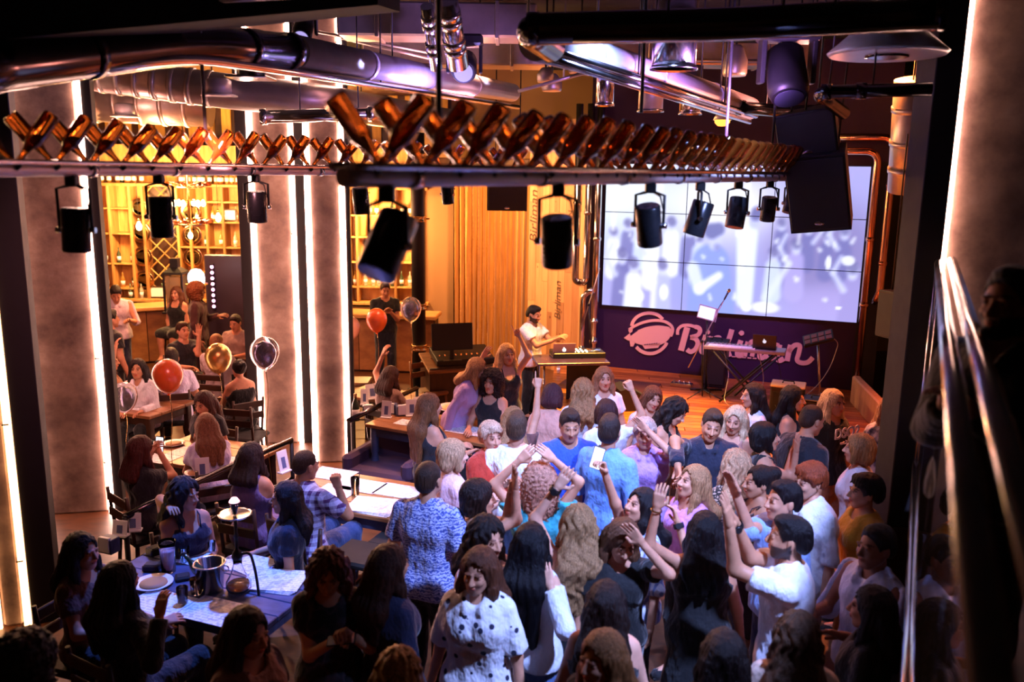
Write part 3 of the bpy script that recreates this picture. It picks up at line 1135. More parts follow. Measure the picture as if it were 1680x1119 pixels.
# ------------------------------------------------------------------ shared materials
def wood_mat(name, c1, c2, rough=.55, scale=(14, 14, 1.2), knots=False):
    if name in MATS:
        return MATS[name]
    t = NT(name)
    a, b = hexc(c1), hexc(c2)
    oi = t.n('ShaderNodeObjectInfo')
    tc = t.n('ShaderNodeTexCoord')
    ad = t.n('ShaderNodeVectorMath', operation='MULTIPLY_ADD')
    ad.inputs[1].default_value = scale
    cm = t.n('ShaderNodeCombineXYZ')
    m9 = t.n('ShaderNodeMath', operation='MULTIPLY'); m9.inputs[1].default_value = 37.0
    t.l(oi.outputs['Random'], m9.inputs[0])
    for k in range(3):
        t.l(m9.outputs[0], cm.inputs[k])
    t.l(tc.outputs['Object'], ad.inputs[0]); t.l(cm.outputs[0], ad.inputs[2])
    n = t.noise(ad.outputs[0], 1.6, 5, .6)
    r = t.ramp(n, [(.3, a), (.7, b)])
    mx = t.n('ShaderNodeMix', data_type='RGBA', blend_type='MULTIPLY')
    mx.inputs['Factor'].default_value = 1
    rr = t.ramp(oi.outputs['Random'], [(0, (.55, .48, .45)), (.35, (.82, .76, .74)), (.7, (1.0, .98, .96)), (1, (1.12, 1.1, 1.05))])
    t.l(r, mx.inputs['A']); t.l(rr, mx.inputs['B'])
    last = mx.outputs['Result']
    if knots:
        vo = t.n('ShaderNodeTexVoronoi'); vo.inputs['Scale'].default_value = 2.6
        ad2 = t.n('ShaderNodeVectorMath', operation='MULTIPLY_ADD')
        ad2.inputs[1].default_value = (1.6, 1.6, 1.0)
        t.l(tc.outputs['Object'], ad2.inputs[0]); t.l(cm.outputs[0], ad2.inputs[2])
        t.l(ad2.outputs[0], vo.inputs['Vector'])
        kr = t.ramp(vo.outputs['Distance'], [(.0, (.25, .13, .08)), (.055, (.4, .22, .14)), (.085, (1, 1, 1))])
        mk = t.n('ShaderNodeMix', data_type='RGBA', blend_type='MULTIPLY'); mk.inputs['Factor'].default_value = 1
        t.l(last, mk.inputs['A']); t.l(kr, mk.inputs['B']); last = mk.outputs['Result']
    t.l(last, t.b.inputs['Base Color'])
    t.bump(n, .15, .004)
    t.set(rough=rough)
    MATS[name] = t.m
    return t.m


def plaster_mat():
    if 'concrete' in MATS:
        return MATS['concrete']
    t = NT('concrete')
    v = t.coord()
    n = t.noise(v, 3.5, 6, .62)
    n2 = t.noise(v, 1.3, 3, .5)
    mm = t.n('ShaderNodeMath', operation='MULTIPLY'); t.l(n, mm.inputs[0]); t.l(n2, mm.inputs[1])
    r = t.ramp(mm.outputs[0], [(.14, hexc('5b4540')), (.28, hexc('8e7468')), (.42, hexc('b39a8c'))])
    t.l(r, t.b.inputs['Base Color'])
    t.bump(n, .35, .012)
    t.set(rough=.8)
    MATS['concrete'] = t.m
    return t.m


def duct_mat(name, base, rough, metal=1.0, ribs=0.0):
    if name in MATS:
        return MATS[name]
    t = NT(name)
    v = t.coord()
    n = t.noise(v, 4, 4, .6)
    r = t.ramp(n, [(.3, tuple(np.array(base) * .75)), (.7, base)])
    t.l(r, t.b.inputs['Base Color'])
    mr = t.n('ShaderNodeMapRange'); mr.inputs['To Min'].default_value = rough * .7; mr.inputs['To Max'].default_value = rough * 1.3
    t.l(n, mr.inputs['Value']); t.l(mr.outputs['Result'], t.b.inputs['Roughness'])
    t.set(metal=metal)
    t.bump(n, .08, .01)
    MATS[name] = t.m
    return t.m


M_CHROME = duct_mat('chrome_steel', (.72, .70, .70), .16)
M_DARKCHROME = duct_mat('dark_polished_steel', (.10, .09, .10), .18)
M_COPPER = duct_mat('copper_pipe', (.80, .42, .24), .2)
M_DUCT = duct_mat('painted_duct', (.62, .58, .62), .35, .3)
M_GALV = duct_mat('galvanised_duct', (.55, .50, .46), .38, .8)
M_BLACK = mat('black_metal', (.012, .011, .013), .45, .2)
M_BLACKM = mat('matt_black', (.010, .009, .010), .75)
M_CONC = plaster_mat()
M_PLANK = wood_mat('pine_plank', 'c08a62', 'd6a47a', .6, (7, 7, .7), True)
M_DECK = wood_mat('stage_plank', '8a4a22', 'bb7236', .38, (2, 14, 9))
M_FLOOR = wood_mat('floor_wood', '3a2116', '60381f', .45, (3, 10, 3))
M_OAK = wood_mat('oak_shelf', 'a9793f', 'd6a866', .55, (8, 8, 1.2))
M_DKWOOD = wood_mat('dark_wood', '2a1710', '4a2c1a', .45, (6, 6, 1.5))
M_BLUEWOOD = wood_mat('blue_painted_wood', '2c3350', '4d587c', .5, (3, 9, 3))
M_TABLE = wood_mat('table_wood', '7a4d2c', 'a87445', .42, (2.5, 11, 4))
M_WHITE = mat('white_paper', (.86, .86, .88), .6)
M_CEIL = mat('ceiling_black', (.003, .0025, .003), .95)
M_GOLD = duct_mat('brass', (.75, .50, .20), .25)
M_GLASS = mat('clear_glass', (1, 1, 1), .02, trans=1.0, ior=1.45)
M_AMBER = mat('amber_bottle_glass', (.26, .07, .01), .05, trans=.75, ior=1.45, coat=.6)
M_LED = emis('led_strip', (1.0, .54, .42), 20.0)
M_BULB = emis('warm_bulb', (1.0, .62, .25), 30.0)
M_LEDW = emis('led_strip_warm', (1.0, .52, .22), 5.0)

# ------------------------------------------------------------------ shell of the hall
CZ = 5.7
m = MB(); m.box((-.8, 8.2, -.06), (18.4, 23.6, .12)); struct(m.build('floor', M_FLOOR))
m = MB(); m.box((-.8, 8.2, CZ + .06), (18.4, 23.6, .12)); struct(m.build('ceiling', M_CEIL))
M_WALLD = mat('dark_wall_paint', (.06, .035, .025), .8)
M_WALLB = mat('ochre_wall_paint', (.42, .24, .10), .8)
m = MB(); m.box((-9.9, 8.2, CZ / 2), (.2, 23.6, CZ)); struct(m.build('wall_left', M_WALLD))
m = MB(); m.box((-.8, 18.1, CZ / 2), (18.4, .2, CZ)); struct(m.build('wall_back', M_WALLB))
m = MB(); m.box((8.3, 8.2, CZ / 2), (.2, 23.6, CZ)); struct(m.build('wall_right', M_WALLD))
m = MB(); m.box((-.8, -3.5, CZ / 2), (18.4, .2, CZ)); struct(m.build('wall_front', M_WALLD))

WL, WR = Vector((1.51, 14.64, 0)), Vector((5.36, 13.16, 0))
WU = (WR - WL).normalized(); WN = Vector((WU.y, -WU.x, 0))          # along the stage wall, and out of it to the hall
WANG = math.atan2(WU.y, WU.x)
WLEN = (WR - WL).length


def wall_frame(u, z, out=0.0, origin=WL, U=WU, N=WN):
    """4x4: x along the wall, y up, z out of it"""
    p = origin + U * u + Vector((0, 0, z)) + N * out
    return Matrix(((U.x, 0, N.x, p.x), (U.y, 0, N.y, p.y), (0, 1, 0, p.z), (0, 0, 0, 1)))


# stage wall (dark panel with the logo) and its video wall
m = MB(); m.prism([(-.25, .0), (WLEN + .35, .0), (WLEN + .35, CZ), (-.25, CZ)], -.25, -.02, wall_frame(0, 0))
sw_ = struct(m.build('wall_stage', mat('plum_panel', hexc('2a1240'), .5)))

# ------------------------------------------------------------------ stage deck of planks
SA, SB, SCn, SD = Vector((.78, 14.92, 0)), Vector((.35, 9.55, 0)), Vector((4.75, 9.2, 0)), Vector((5.42, 13.14, 0))
m = MB()
m.add([(p.x, p.y, z) for z in (0, .318) for p in (SA, SB, SCn, SD)], [(0, 1, 5, 4), (1, 2, 6, 5), (2, 3, 7, 6), (3, 0, 4, 7), (4, 5, 6, 7)])
stage = tag(m.build('stage', M_DKWOOD), 'low wooden stage lit orange in front of the video wall', 'stage')
NP = 30
for i in range(NP):
    t0, t1 = i / NP + .0012, (i + 1) / NP - .0012
    cut = .3 + .4 * ((i * 37) % 11) / 11
    for a, b in ((0, cut - .0012), (cut + .0012, 1)):
        def q(t, s_):
            l_ = SA.lerp(SB, t); r_ = SD.lerp(SCn, t)
            return l_.lerp(r_, s_)
        cs = [q(t0, a), q(t1, a), q(t1, b), q(t0, b)]
        m = MB()
        m.add([(p.x, p.y, z) for z in (.319, .352) for p in cs], [(0, 3, 2, 1), (4, 5, 6, 7), (0, 1, 5, 4), (1, 2, 6, 5), (2, 3, 7, 6), (3, 0, 4, 7)])
        m.build('plank', M_DECK, stage)
m = MB(); m.box((1.55, 13.2, .358), (1.5, .9, .012), WANG)
tag(m.build('stage_carpet', mat('dark_red_carpet', (.06, .012, .012), .95)), 'dark red carpet piece on the stage beside the logo', 'carpet')
m = MB(); m.bbox((4.98, 11.3, .55), (.12, 2.3, .42), .02, R(-9))
tag(m.build('stage_side_board', M_PLANK), 'sloping orange-lit pine board at the stage right side', 'board')

# ------------------------------------------------------------------ video wall
PW, PH, SZ0 = WLEN / 3 * .985, .785, 1.45


def screen_colour(u, v):
    """the picture on the video wall: a pale, blown-out view of the crowd. u to the right 0..1, v up 0..1"""
    x = u * 1.76
    c = np.zeros(u.shape + (3,))

    def blob(cu, cv, ru, rv, k=1.0):
        return np.exp(-((((u - cu) / ru) ** 2 + ((v - cv) / rv) ** 2) ** k))

    def put(mask, col, a=1.0):
        mk = (np.clip(mask, 0, 1) * a)[..., None]
        c[:] = c * (1 - mk) + np.array(col) * mk

    def cap(u0, v0, u1, v1, r0, r1, soft=.03):
        ax, ay, bx_, by_ = u0 * 1.76, v0, u1 * 1.76, v1
        dx, dy = bx_ - ax, by_ - ay
        t_ = np.clip(((x - ax) * dx + (v - ay) * dy) / max(1e-6, dx * dx + dy * dy), 0, 1)
        d = np.hypot(x - ax - t_ * dx, v - ay - t_ * dy) - (r0 + (r1 - r0) * t_)
        return np.clip(.5 - d / soft, 0, 1)

    c[:] = np.array((.62, .61, .86))
    put(np.clip(1.05 - u * 1.5, 0, 1) * np.clip(v * 1.5 - .1, 0, 1), (.86, .93, 1.0), .9)
    put(blob(.86, .45, .22, .34, 2), (.47, .43, .66), .85)
    put(blob(.90, .10, .16, .14, 2), (.66, .60, .86), .7)
    put(blob(.45, .20, .2, .25, 2), (.52, .56, .88), .7)
    put(blob(.12, .22, .14, .2, 2), (.60, .58, .84), .7)
    put(blob(.47, .74, .20, .20), (1.0, 1.0, 1.0), 1.0)
    put(blob(.08, .86, .14, .22), (.94, .98, 1.0), .8)
    r_ = np.random.RandomState(3)

    def guest(cu, cv, s, body, hd, arm=0):
        put(cap(cu, cv - .10 * s, cu, cv - .34 * s, .060 * s, .075 * s), body, .85)
        put(cap(cu, cv, cu, cv - .03 * s, .036 * s, .030 * s), hd, .9)
        put(cap(cu - .004 * s, cv + .022 * s, cu, cv + .012 * s, .036 * s, .034 * s), (.34, .33, .56), .75)
        if arm:
            put(cap(cu + arm * .028 * s, cv - .13 * s, cu + arm * .070 * s, cv - .02 * s, .020 * s, .016 * s), hd, .85)
            put(cap(cu + arm * .070 * s, cv - .02 * s, cu + arm * .045 * s, cv + .08 * s, .016 * s, .013 * s), hd, .85)
    W_, L_, D_, H_ = (.95, .97, 1.0), (.80, .86, 1.0), (.40, .40, .66), (.80, .82, .97)
    for cu, cv, s_, bd_, ar in ((.04, .52, .8, W_, 0), (.10, .58, .8, D_, 1), (.155, .60, .8, L_, 0), (.20, .50, .9, W_, -1), (.28, .60, .9, W_, 0), (.35, .56, .8, D_, 0), (.39, .50, .8, L_, 0),
                               (.08, .36, 1.0, D_, -1), (.13, .30, 1.0, W_, 0), (.70, .62, .7, D_, 0), (.80, .60, .7, D_, 1), (.87, .55, .7, D_, 0), (.93, .58, .8, D_, -1), (.76, .48, .9, (.66, .62, .88), -1),
                               (.68, .42, .8, L_, 0), (.97, .34, 1.0, (.58, .54, .80), -1), (.25, .30, 1.0, (.70, .72, .95), 0)):
        guest(cu, cv, s_, bd_, H_, ar)
    # tall man right of the middle, and the man in front with folded arms
    put(cap(.575, .55, .58, .10, .070, .055), (.90, .95, 1.0), .9)
    put(cap(.605, .66, .60, .62, .040, .034), (.72, .74, .93), .95)
    put(cap(.607, .69, .603, .675, .040, .036), (.36, .36, .60), .9)
    put(cap(.44, .34, .45, .0, .13, .17), (.50, .58, .92), .95)
    put(cap(.37, .30, .40, .16, .045, .04), (.86, .90, 1.0), .9)
    put(cap(.40, .16, .475, .26, .036, .026), (.92, .95, 1.0), .95)
    put(cap(.452, .53, .452, .47, .052, .040), (.76, .78, .96), .95)
    put(cap(.438, .56, .462, .575, .055, .045), (.36, .38, .62), .9)
    put(cap(.462, .45, .462, .445, .024, .02), (.46, .48, .72), .7)
    put(cap(.66, .12, .735, .36, .028, .018), (.84, .88, 1.0), .8)
    for cu, v0, v1, w_ in ((.215, .0, 1.0, .020), (.56, .3, 1.0, .013), (.765, .5, .85, .007), (.035, .55, 1.0, .016)):
        put(cap(cu, v0, cu + .01, v1, w_, w_), (.96, .97, 1.0), .75)
    for k in range(26):
        cu, cv = r_.uniform(.02, .98), r_.uniform(.05, .75)
        put(cap(cu, cv, cu + r_.uniform(-.01, .01), cv + r_.uniform(0, .03), r_.uniform(.006, .016), .006), (.95, .98, 1.0), .85)
    for cu, cv, ru, rv in ((.15, .08, .03, .05), (.26, .12, .02, .06), (.66, .06, .055, .04), (.59, .05, .02, .03), (.95, .40, .025, .035), (.88, .38, .012, .05), (.93, .09, .012, .012)):
        put(blob(cu, cv, ru, rv, 4), (.96, .98, 1.0), .85)
    c = c * .86 + .14 * np.array((.74, .76, .95))
    return np.clip(c, 0, 1)


t = NT('video_panel')
at_ = t.n('ShaderNodeAttribute', attribute_name='tint')
t.set(base=(.01, .01, .012), rough=.3)
t.l(at_.outputs['Color'], t.b.inputs['Emission Color'])
t.b.inputs['Emission Strength'].default_value = .74
M_SCREEN = t.m
vw = thing('video_wall', 'large glowing video wall of nine panels showing a pale blue crowd', 'video wall', tuple(WL + Vector((0, 0, SZ0))))
for r_i in range(3):
    for c_i in range(3):
        nx_, ny_ = 56, 32
        uu, vv = np.meshgrid(np.linspace(0, 1, nx_ + 1), np.linspace(0, 1, ny_ + 1), indexing='ij')
        gu, gv = (c_i + uu) / 3, (r_i + vv) / 3
        U_ = .06 + c_i * (PW + .012) + uu * PW
        Z_ = SZ0 + r_i * (PH + .012) + vv * PH
        V = np.stack([WL.x + WU.x * U_ + WN.x * .06, WL.y + WU.y * U_ + WN.y * .06, Z_], -1).reshape(-1, 3)
        ids = np.arange((nx_ + 1) * (ny_ + 1)).reshape(nx_ + 1, ny_ + 1)
        Q = np.stack([ids[:-1, :-1], ids[1:, :-1], ids[1:, 1:], ids[:-1, 1:]], -1).reshape(-1, 4)
        colr = screen_colour(gu, gv).reshape(-1, 3)
        lin = np.where(colr <= .04045, colr / 12.92, ((colr + .055) / 1.055) ** 2.4)
        o = obj('screen_panel', np_mesh('screen_panel', V - np.array(vw.location), Q, M_SCREEN, lin), vw)
        mb = MB(); mb.prism([(U_.min() - .004, Z_.min() - .004), (U_.max() + .004, Z_.min() - .004), (U_.max() + .004, Z_.max() + .004), (U_.min() - .004, Z_.max() + .004)], 0.0, .056, Matrix.Translation(-vw.location) @ wall_frame(0, 0))
        mb.build('panel_housing', M_BLACKM, o)

# ------------------------------------------------------------------ the painted sign below the video wall
M_LOGO = mat('cream_sign_paint', hexc('f0c8b4'), .6)
PXM = WLEN / 410.0          # metres along the wall for one pixel of the photograph at the sign


def sign_pt(zx, zy):
    """(zx,zy): pixels of a 4.2x crop of the photograph starting at (1010,490) -> (u,z) on the stage wall"""
    px, py = 1010 + zx / 4.2, 490 + zy / 4.2
    r = ray(px, py); o_ = Vector((0, 0, CAM_H)) - (WL + WN * .02)
    tt = -o_.dot(WN) / r.dot(WN)
    p = Vector((0, 0, CAM_H)) + r * tt
    return ((p - WL).dot(WU), p.z)


def smooth_pts(pts, n=6):
    out = []
    for i in range(len(pts) - 1):
        p0 = pts[max(i - 1, 0)]; p1 = pts[i]; p2 = pts[i + 1]; p3 = pts[min(i + 2, len(pts) - 1)]
        for k in range(n):
            t_ = k / n
            out.append(tuple(.5 * ((2 * p1[d]) + (-p0[d] + p2[d]) * t_ + (2 * p0[d] - 5 * p1[d] + 4 * p2[d] - p3[d]) * t_ ** 2 + (-p0[d] + 3 * p1[d] - 3 * p2[d] + p3[d]) * t_ ** 3) for d in range(2)))
    out.append(tuple(pts[-1]))
    return out


WF = wall_frame(0, 0)
sign = thing('wall_sign', 'cream airship emblem and Birliman script lettering on the stage wall', 'sign', tuple(WL + WU * 2 + Vector((0, 0, .9)) + WN * 0.0))
SWF = Matrix.Translation(-sign.location) @ WF


def stroke(name, pts, w, sm=True, z1=.004):
    p = [sign_pt(*a) for a in (smooth_pts(pts) if sm else pts)]
    MB().ribbon(p, w if not isinstance(w, (list, tuple)) else w, SWF, -.018, z1).build(name, M_LOGO, sign)


def filled(name, pts, z1=.004, material=None):
    MB().prism([sign_pt(*a) for a in pts], -.018, z1, SWF).build(name, material or M_LOGO, sign)


# airship in a ring
stroke('ring_arc', [(108, 190), (118, 160), (145, 128), (190, 106), (240, 101), (290, 115), (322, 145)], .055)
stroke('ring_arc', [(140, 335), (170, 362), (215, 379), (265, 377), (310, 355), (340, 325), (350, 305)], .055)
hull = [(85, 262), (120, 222), (180, 185), (250, 160), (320, 155), (370, 175), (392, 208), (385, 250), (350, 295), (300, 322), (240, 335), (180, 325), (130, 300), (90, 290)]
stroke('hull_outline', [(90, 215), (130, 190), (190, 165), (260, 152), (330, 158), (378, 185), (392, 220), (378, 262)], .045)
filled('hull', smooth_pts([(98, 262), (150, 225), (215, 198), (290, 190), (372, 205), (384, 235), (360, 285), (310, 318), (240, 330), (170, 318), (112, 296), (98, 262)], 5)[:-1])
filled('tail_fin', [(55, 272), (95, 240), (110, 290), (85, 290)])
filled('tail_fin', [(85, 218), (118, 198), (112, 230), (95, 240)])
filled('tail_fin', [(95, 290), (135, 300), (118, 332), (100, 330)])
filled('gondola', [(180, 318), (310, 308), (290, 340), (200, 348)])
for k in range(6):
    filled('gondola_window', [(196 + k * 16, 322 - k * 2), (206 + k * 16, 320 - k * 2), (206 + k * 16, 315 - k * 2), (196 + k * 16, 317 - k * 2)], .007, MATS['plum_panel'])
stroke('hull_stripe', [(150, 222), (210, 200), (290, 190), (370, 200)], .010, z1=.004)
# script letters
W = .082
stroke('letter_b', [(425, 250), (428, 215), (455, 190), (500, 185), (545, 195)], .05)
stroke('letter_b', [(492, 200), (478, 250), (462, 310), (448, 360)], [.10] * 19)
stroke('letter_b', [(545, 195), (572, 205), (580, 228), (560, 255), (515, 268)], .07)
stroke('letter_b', [(515, 268), (550, 280), (565, 310), (548, 350), (515, 368), (490, 352)], .075)
stroke('letter_i', [(620, 255), (605, 310), (590, 360), (610, 372), (635, 355)], W)
stroke('letter_r', [(660, 262), (648, 320), (632, 372)], W)
stroke('letter_r', [(650, 310), (680, 275), (712, 268), (722, 290)], .06)
stroke('letter_l', [(800, 215), (780, 280), (752, 350), (765, 385), (795, 380)], W)
stroke('letter_i', [(862, 290), (845, 340), (838, 385), (856, 395), (880, 380)], W)
filled('letter_dot', smooth_pts([(845, 238), (862, 222), (882, 230), (882, 248), (862, 256), (845, 238)], 4)[:-1])
filled('letter_dot', smooth_pts([(618, 232), (632, 218), (648, 226), (646, 242), (630, 248), (618, 232)], 4)[:-1])
stroke('letter_m', [(912, 300), (898, 350), (885, 398)], W)
stroke('letter_m', [(900, 345), (935, 300), (958, 305), (950, 350), (938, 400)], .07)
stroke('letter_m', [(948, 350), (985, 305), (1010, 312), (1002, 355), (990, 400), (1008, 412), (1030, 398)], .07)
stroke('letter_a', [(1125, 325), (1085, 318), (1048, 350), (1035, 395), (1060, 418), (1100, 395), (1125, 340)], .065)
stroke('letter_a', [(1130, 320), (1118, 370), (1112, 412), (1130, 428), (1158, 415)], W)
stroke('letter_n', [(1205, 322), (1192, 375), (1180, 432)], W)
stroke('letter_n', [(1192, 370), (1230, 325), (1268, 328), (1262, 375), (1250, 425), (1280, 445), (1325, 440), (1358, 408)], .072)
for k in range(5):
    filled('letter_underline', [(800 + k * 36, 398 + k * 3), (826 + k * 36, 400 + k * 3), (825 + k * 36, 406 + k * 3), (799 + k * 36, 404 + k * 3)])

# ------------------------------------------------------------------ plank wall and curtain left of the stage, plank wall to the right


def lettering(name, text, size, M4, material, parent, shear=0.0, offs=0.0, ext=.002):
    cu = bpy.data.curves.new(name, 'FONT')
    cu.body = text; cu.size = size; cu.shear = shear; cu.offset = offs; cu.extrude = ext; cu.align_x = 'CENTER'
    tmp = bpy.data.objects.new('tmp', cu); COL.objects.link(tmp)
    bpy.context.view_layer.update()
    me = bpy.data.meshes.new_from_object(tmp.evaluated_get(bpy.context.evaluated_depsgraph_get()))
    bpy.data.objects.remove(tmp)
    me.name = name
    me.materials.clear(); me.materials.append(material)
    me.transform(M4)
    return obj(name, me, parent)


def plank_wall(name, p0, p1, z0, z1, wds, seed, inward):
    U = (p1 - p0); L = U.length; U = U / L
    N = inward
    fr = lambda u, z: wall_frame(u, z, 0, p0, U, N)
    mb = MB(); mb.prism([(0, z0), (L, z0), (L, z1), (0, z1)], -.14, -.012, fr(0, 0))
    root = struct(mb.build(name, M_DKWOOD))
    rr = random.Random(seed)
    u = 0.0
    while u < L - .02:
        w = min(rr.choice(wds), L - u)
        z = z0
        while z < z1 - .02:
            hgt = min(rr.uniform(.9, 2.3), z1 - z)
            if z1 - z - hgt < .25:
                hgt = z1 - z
            o_ = rr.uniform(0, .010)
            MB().prism([(u + .003, z + .002), (u + w - .003, z + .002), (u + w - .003, z + hgt - .002), (u + .003, z + hgt - .002)], -.012, .006 + o_, fr(0, 0)).build('plank', M_PLANK, root)
            z += hgt
        u += w
    return root, fr


PL0, PL1 = Vector((.30, 16.35, 0)), Vector((1.42, 14.95, 0))
nrm = Vector((-(PL1 - PL0).y * -1, 0, 0))
dv = (PL1 - PL0).normalized()
pw, pfr = plank_wall('wall_planks', PL0, PL1, 0, 4.6, (.14, .18, .22), 5, Vector((dv.y, -dv.x, 0)))
M_STAMP = mat('burnt_stamp', (.10, .05, .03), .8)
for (u, z, txt, sz, shr, ang) in ((.24, 2.85, 'Birliman', .30, .2, 90), (1.22, 2.65, 'BIRLIMAN', .17, 0, 90), (.95, 1.35, 'Birliman', .22, .2, 90), (.45, 3.75, 'BIRLIMAN', .15, 0, 90), (1.45, 3.3, 'BIRLIMAN', .14, 0, 90)):
    lettering('stamped_name', txt, sz, pfr(u, z) @ Matrix.Translation((0, 0, .018)) @ Matrix.Rotation(R(ang), 4, 'Z'), M_STAMP, pw, shr)
PR0, PR1 = Vector((6.05, 13.0, 0)), Vector((4.75, 7.6, 0))
dv = (PR1 - PR0).normalized()
pw2, pfr2 = plank_wall('wall_planks', PR0, PR1, 0, 4.9, (.2, .26, .32), 11, Vector((dv.y, -dv.x, 0)))
for (u, z, txt, sz, shr) in ((.9, 2.25, 'Birliman', .30, .2), (2.2, 3.3, 'BIRLIMAN', .24, 0)):
    lettering('stamped_name', txt, sz, pfr2(u, z) @ Matrix.Translation((0, 0, .018)) @ Matrix.Rotation(R(90), 4, 'Z'), M_STAMP, pw2, shr)
# dark upper part of the right plank wall: a shelf board runs at the change of tone
mb = MB(); mb.prism([(.5, 2.62), (5.0, 2.62), (5.0, 2.70), (.5, 2.70)], .02, .10, pfr2(0, 0)); mb.build('ledge_board', M_DKWOOD, pw2)

# curtain: one pleated sheet hanging from a rail
t = NT('ochre_curtain')
n_ = t.noise(t.coord((6, 6, .6)), 3, 3)
t.l(t.ramp(n_, [(.3, hexc('a8742e')), (.7, hexc('c8924a'))]), t.b.inputs['Base Color']); t.set(rough=.8, sheen=.3)
M_CURT = t.m


def curtain(x0, x1, y0, y1, z0, z1, folds, name, label):
    nu, nv = folds * 10, 14
    u = np.linspace(0, 1, nu + 1); v = np.linspace(0, 1, nv + 1)
    ug, vg = np.meshgrid(u, v, indexing='ij')
    amp = .055 + .03 * (1 - vg)
    ph = ug * folds * 2 * math.pi + .8 * np.sin(ug * 17) + .4 * np.sin(vg * 3 + ug * 40)
    dx, dy = x1 - x0, y1 - y0
    L = math.hypot(dx, dy)
    off = amp * np.sin(ph) + .02 * np.sin(ph * 2.1 + 1)
    X = x0 + dx * ug + dy / L * off + .02 * np.cos(ph) * (1 - vg)
    Y = y0 + dy * ug - dx / L * off
    Z = z0 + (z1 - z0) * vg
    V = np.stack([X, Y, Z], -1).reshape(-1, 3)
    ids = np.arange((nu + 1) * (nv + 1)).reshape(nu + 1, nv + 1)
    Q = np.stack([ids[:-1, :-1], ids[1:, :-1], ids[1:, 1:], ids[:-1, 1:]], -1).reshape(-1, 4)
    V2 = V + np.array((0, .012, 0))
    Q2 = Q[:, ::-1] + len(V)
    root = thing(name, label, 'curtain')
    obj('cloth', np_mesh('curtain_cloth', np.concatenate([V, V2]), np.concatenate([Q, Q2]), M_CURT), root)
    MB().cyl((x0 - .1, y0, z1 + .05), (x1 + .1, y1, z1 + .05), .02, 10).build('curtain_rail', M_BLACK, root)


curtain(-1.15, .28, 16.75, 16.5, .05, 3.55, 13, 'curtain', 'floor length pleated ochre curtain between black post and pine planks')
m = MB(); m.box((-1.58, 17.3, 2.3), (.75, .2, 4.6)); struct(m.build('wall_pier', mat('umber_paint', (.30, .16, .07), .8)))
m = MB(); m.bbox((-.4, 16.6, 3.75), (3.2, .35, .34), .02); struct(m.build('trim_1', M_DKWOOD))

# ------------------------------------------------------------------ columns with light strips
M_FIN = mat('dark_steel_paint', (.012, .008, .009), .7)


def column(name, label, cx, cy, w, rz, z0=0.0, z1=CZ, led=M_LED, strips=(1, 1), fins=(1, 1), finw=.14, d=None):
    d = d or .20
    root = thing(name, label, 'column', (cx, cy, z0), rz)
    H = z1 - z0
    MB().bbox((0, 0, H / 2), (w, d, H), .02).build('concrete_panel', M_CONC, root)
    for s_, st, fn in ((-1, strips[0], fins[0]), (1, strips[1], fins[1])):
        if st:
            e = s_ * (w / 2 + .022)
            MB().box((e + s_ * .008, -d / 2 - .012, H / 2), (.052, .03, H)).build('light_strip', led, root)
            for k in range(5):
                MB().box((e, -d / 2 - .02, H * (k + .5) / 5), (.05, .05, .012)).build('strip_clip', M_CHROME, root)
        if fn:
            MB().bbox((s_ * (w / 2 + .06 + finw / 2), 0.0, H / 2), (finw, d + .04, H), .006).build('steel_channel', M_FIN, root)
    return root


column('lit_column', 'concrete column with glowing edges beside the front left table', -4.68, 8.72, .64, R(12), finw=.09, d=.12)
column('lit_column', 'narrow glowing column at the very left edge of the hall', -4.06, 6.45, .15, R(20), led=M_LEDW, finw=.2)
column('lit_column', 'left one of the paired concrete columns with white light strips', -3.13, 11.25, .46, R(8))
column('lit_column', 'right one of the paired columns, standing behind the menu table', -2.29, 10.5, .36, R(8), fins=(0, 1), finw=.05)
# right hand column by the balcony
cd = thing('lit_column', 'dark brown column with a bright light strip by the balcony rail', 'column', (2.72, 5.7, 0), R(-2))
MB().bbox((.02, .08, (CZ + 1.28) / 2), (.17, .3, CZ - 1.28), .006).build('steel_channel', M_FIN, cd)
MB().bbox((.02, .08, .64), (.19, .32, 1.28), .01).build('base_cladding', mat('brown_lacquer', hexc('4a2a1c'), .3, coat=.5), cd)
MB().box((.128, -.03, (CZ + 2.0) / 2), (.030, .03, CZ - 2.0)).build('light_strip', M_LED, cd)
MB().bbox((.62, .3, CZ / 2), (.94, .6, CZ), .02).build('concrete_panel', M_CONC, cd)

# black post with brass clamps near the curtain
pl = thing('black_post', 'black steel post with brass clamp rings left of the curtain', 'post', (-1.57, 14.11, 0))
MB().cyl((0, 0, 0), (0, 0, CZ), .115, 20).build('tube', M_BLACK, pl)
for z in (.75, 1.45, 2.9, 3.9):
    MB().lathe([(.117, -.05), (.135, -.05), (.135, -.03), (.125, -.02), (.125, .02), (.135, .03), (.135, .05), (.117, .05)], 20, (0, 0, z)).build('clamp_ring', M_GOLD, pl)
    for a in (0, 2.1, 4.2):
        MB().cyl((.13 * math.cos(a), .13 * math.sin(a), z), (.19 * math.cos(a), .19 * math.sin(a), z), .014, 8).build('clamp_bolt', M_GOLD, pl)
MB().lathe([(.2, 0), (.2, .02), (.14, .03), (.118, .08)], 20).build('foot_flange', M_BLACK, pl)

# chrome pipes at the left of the video wall and copper pipes at its right


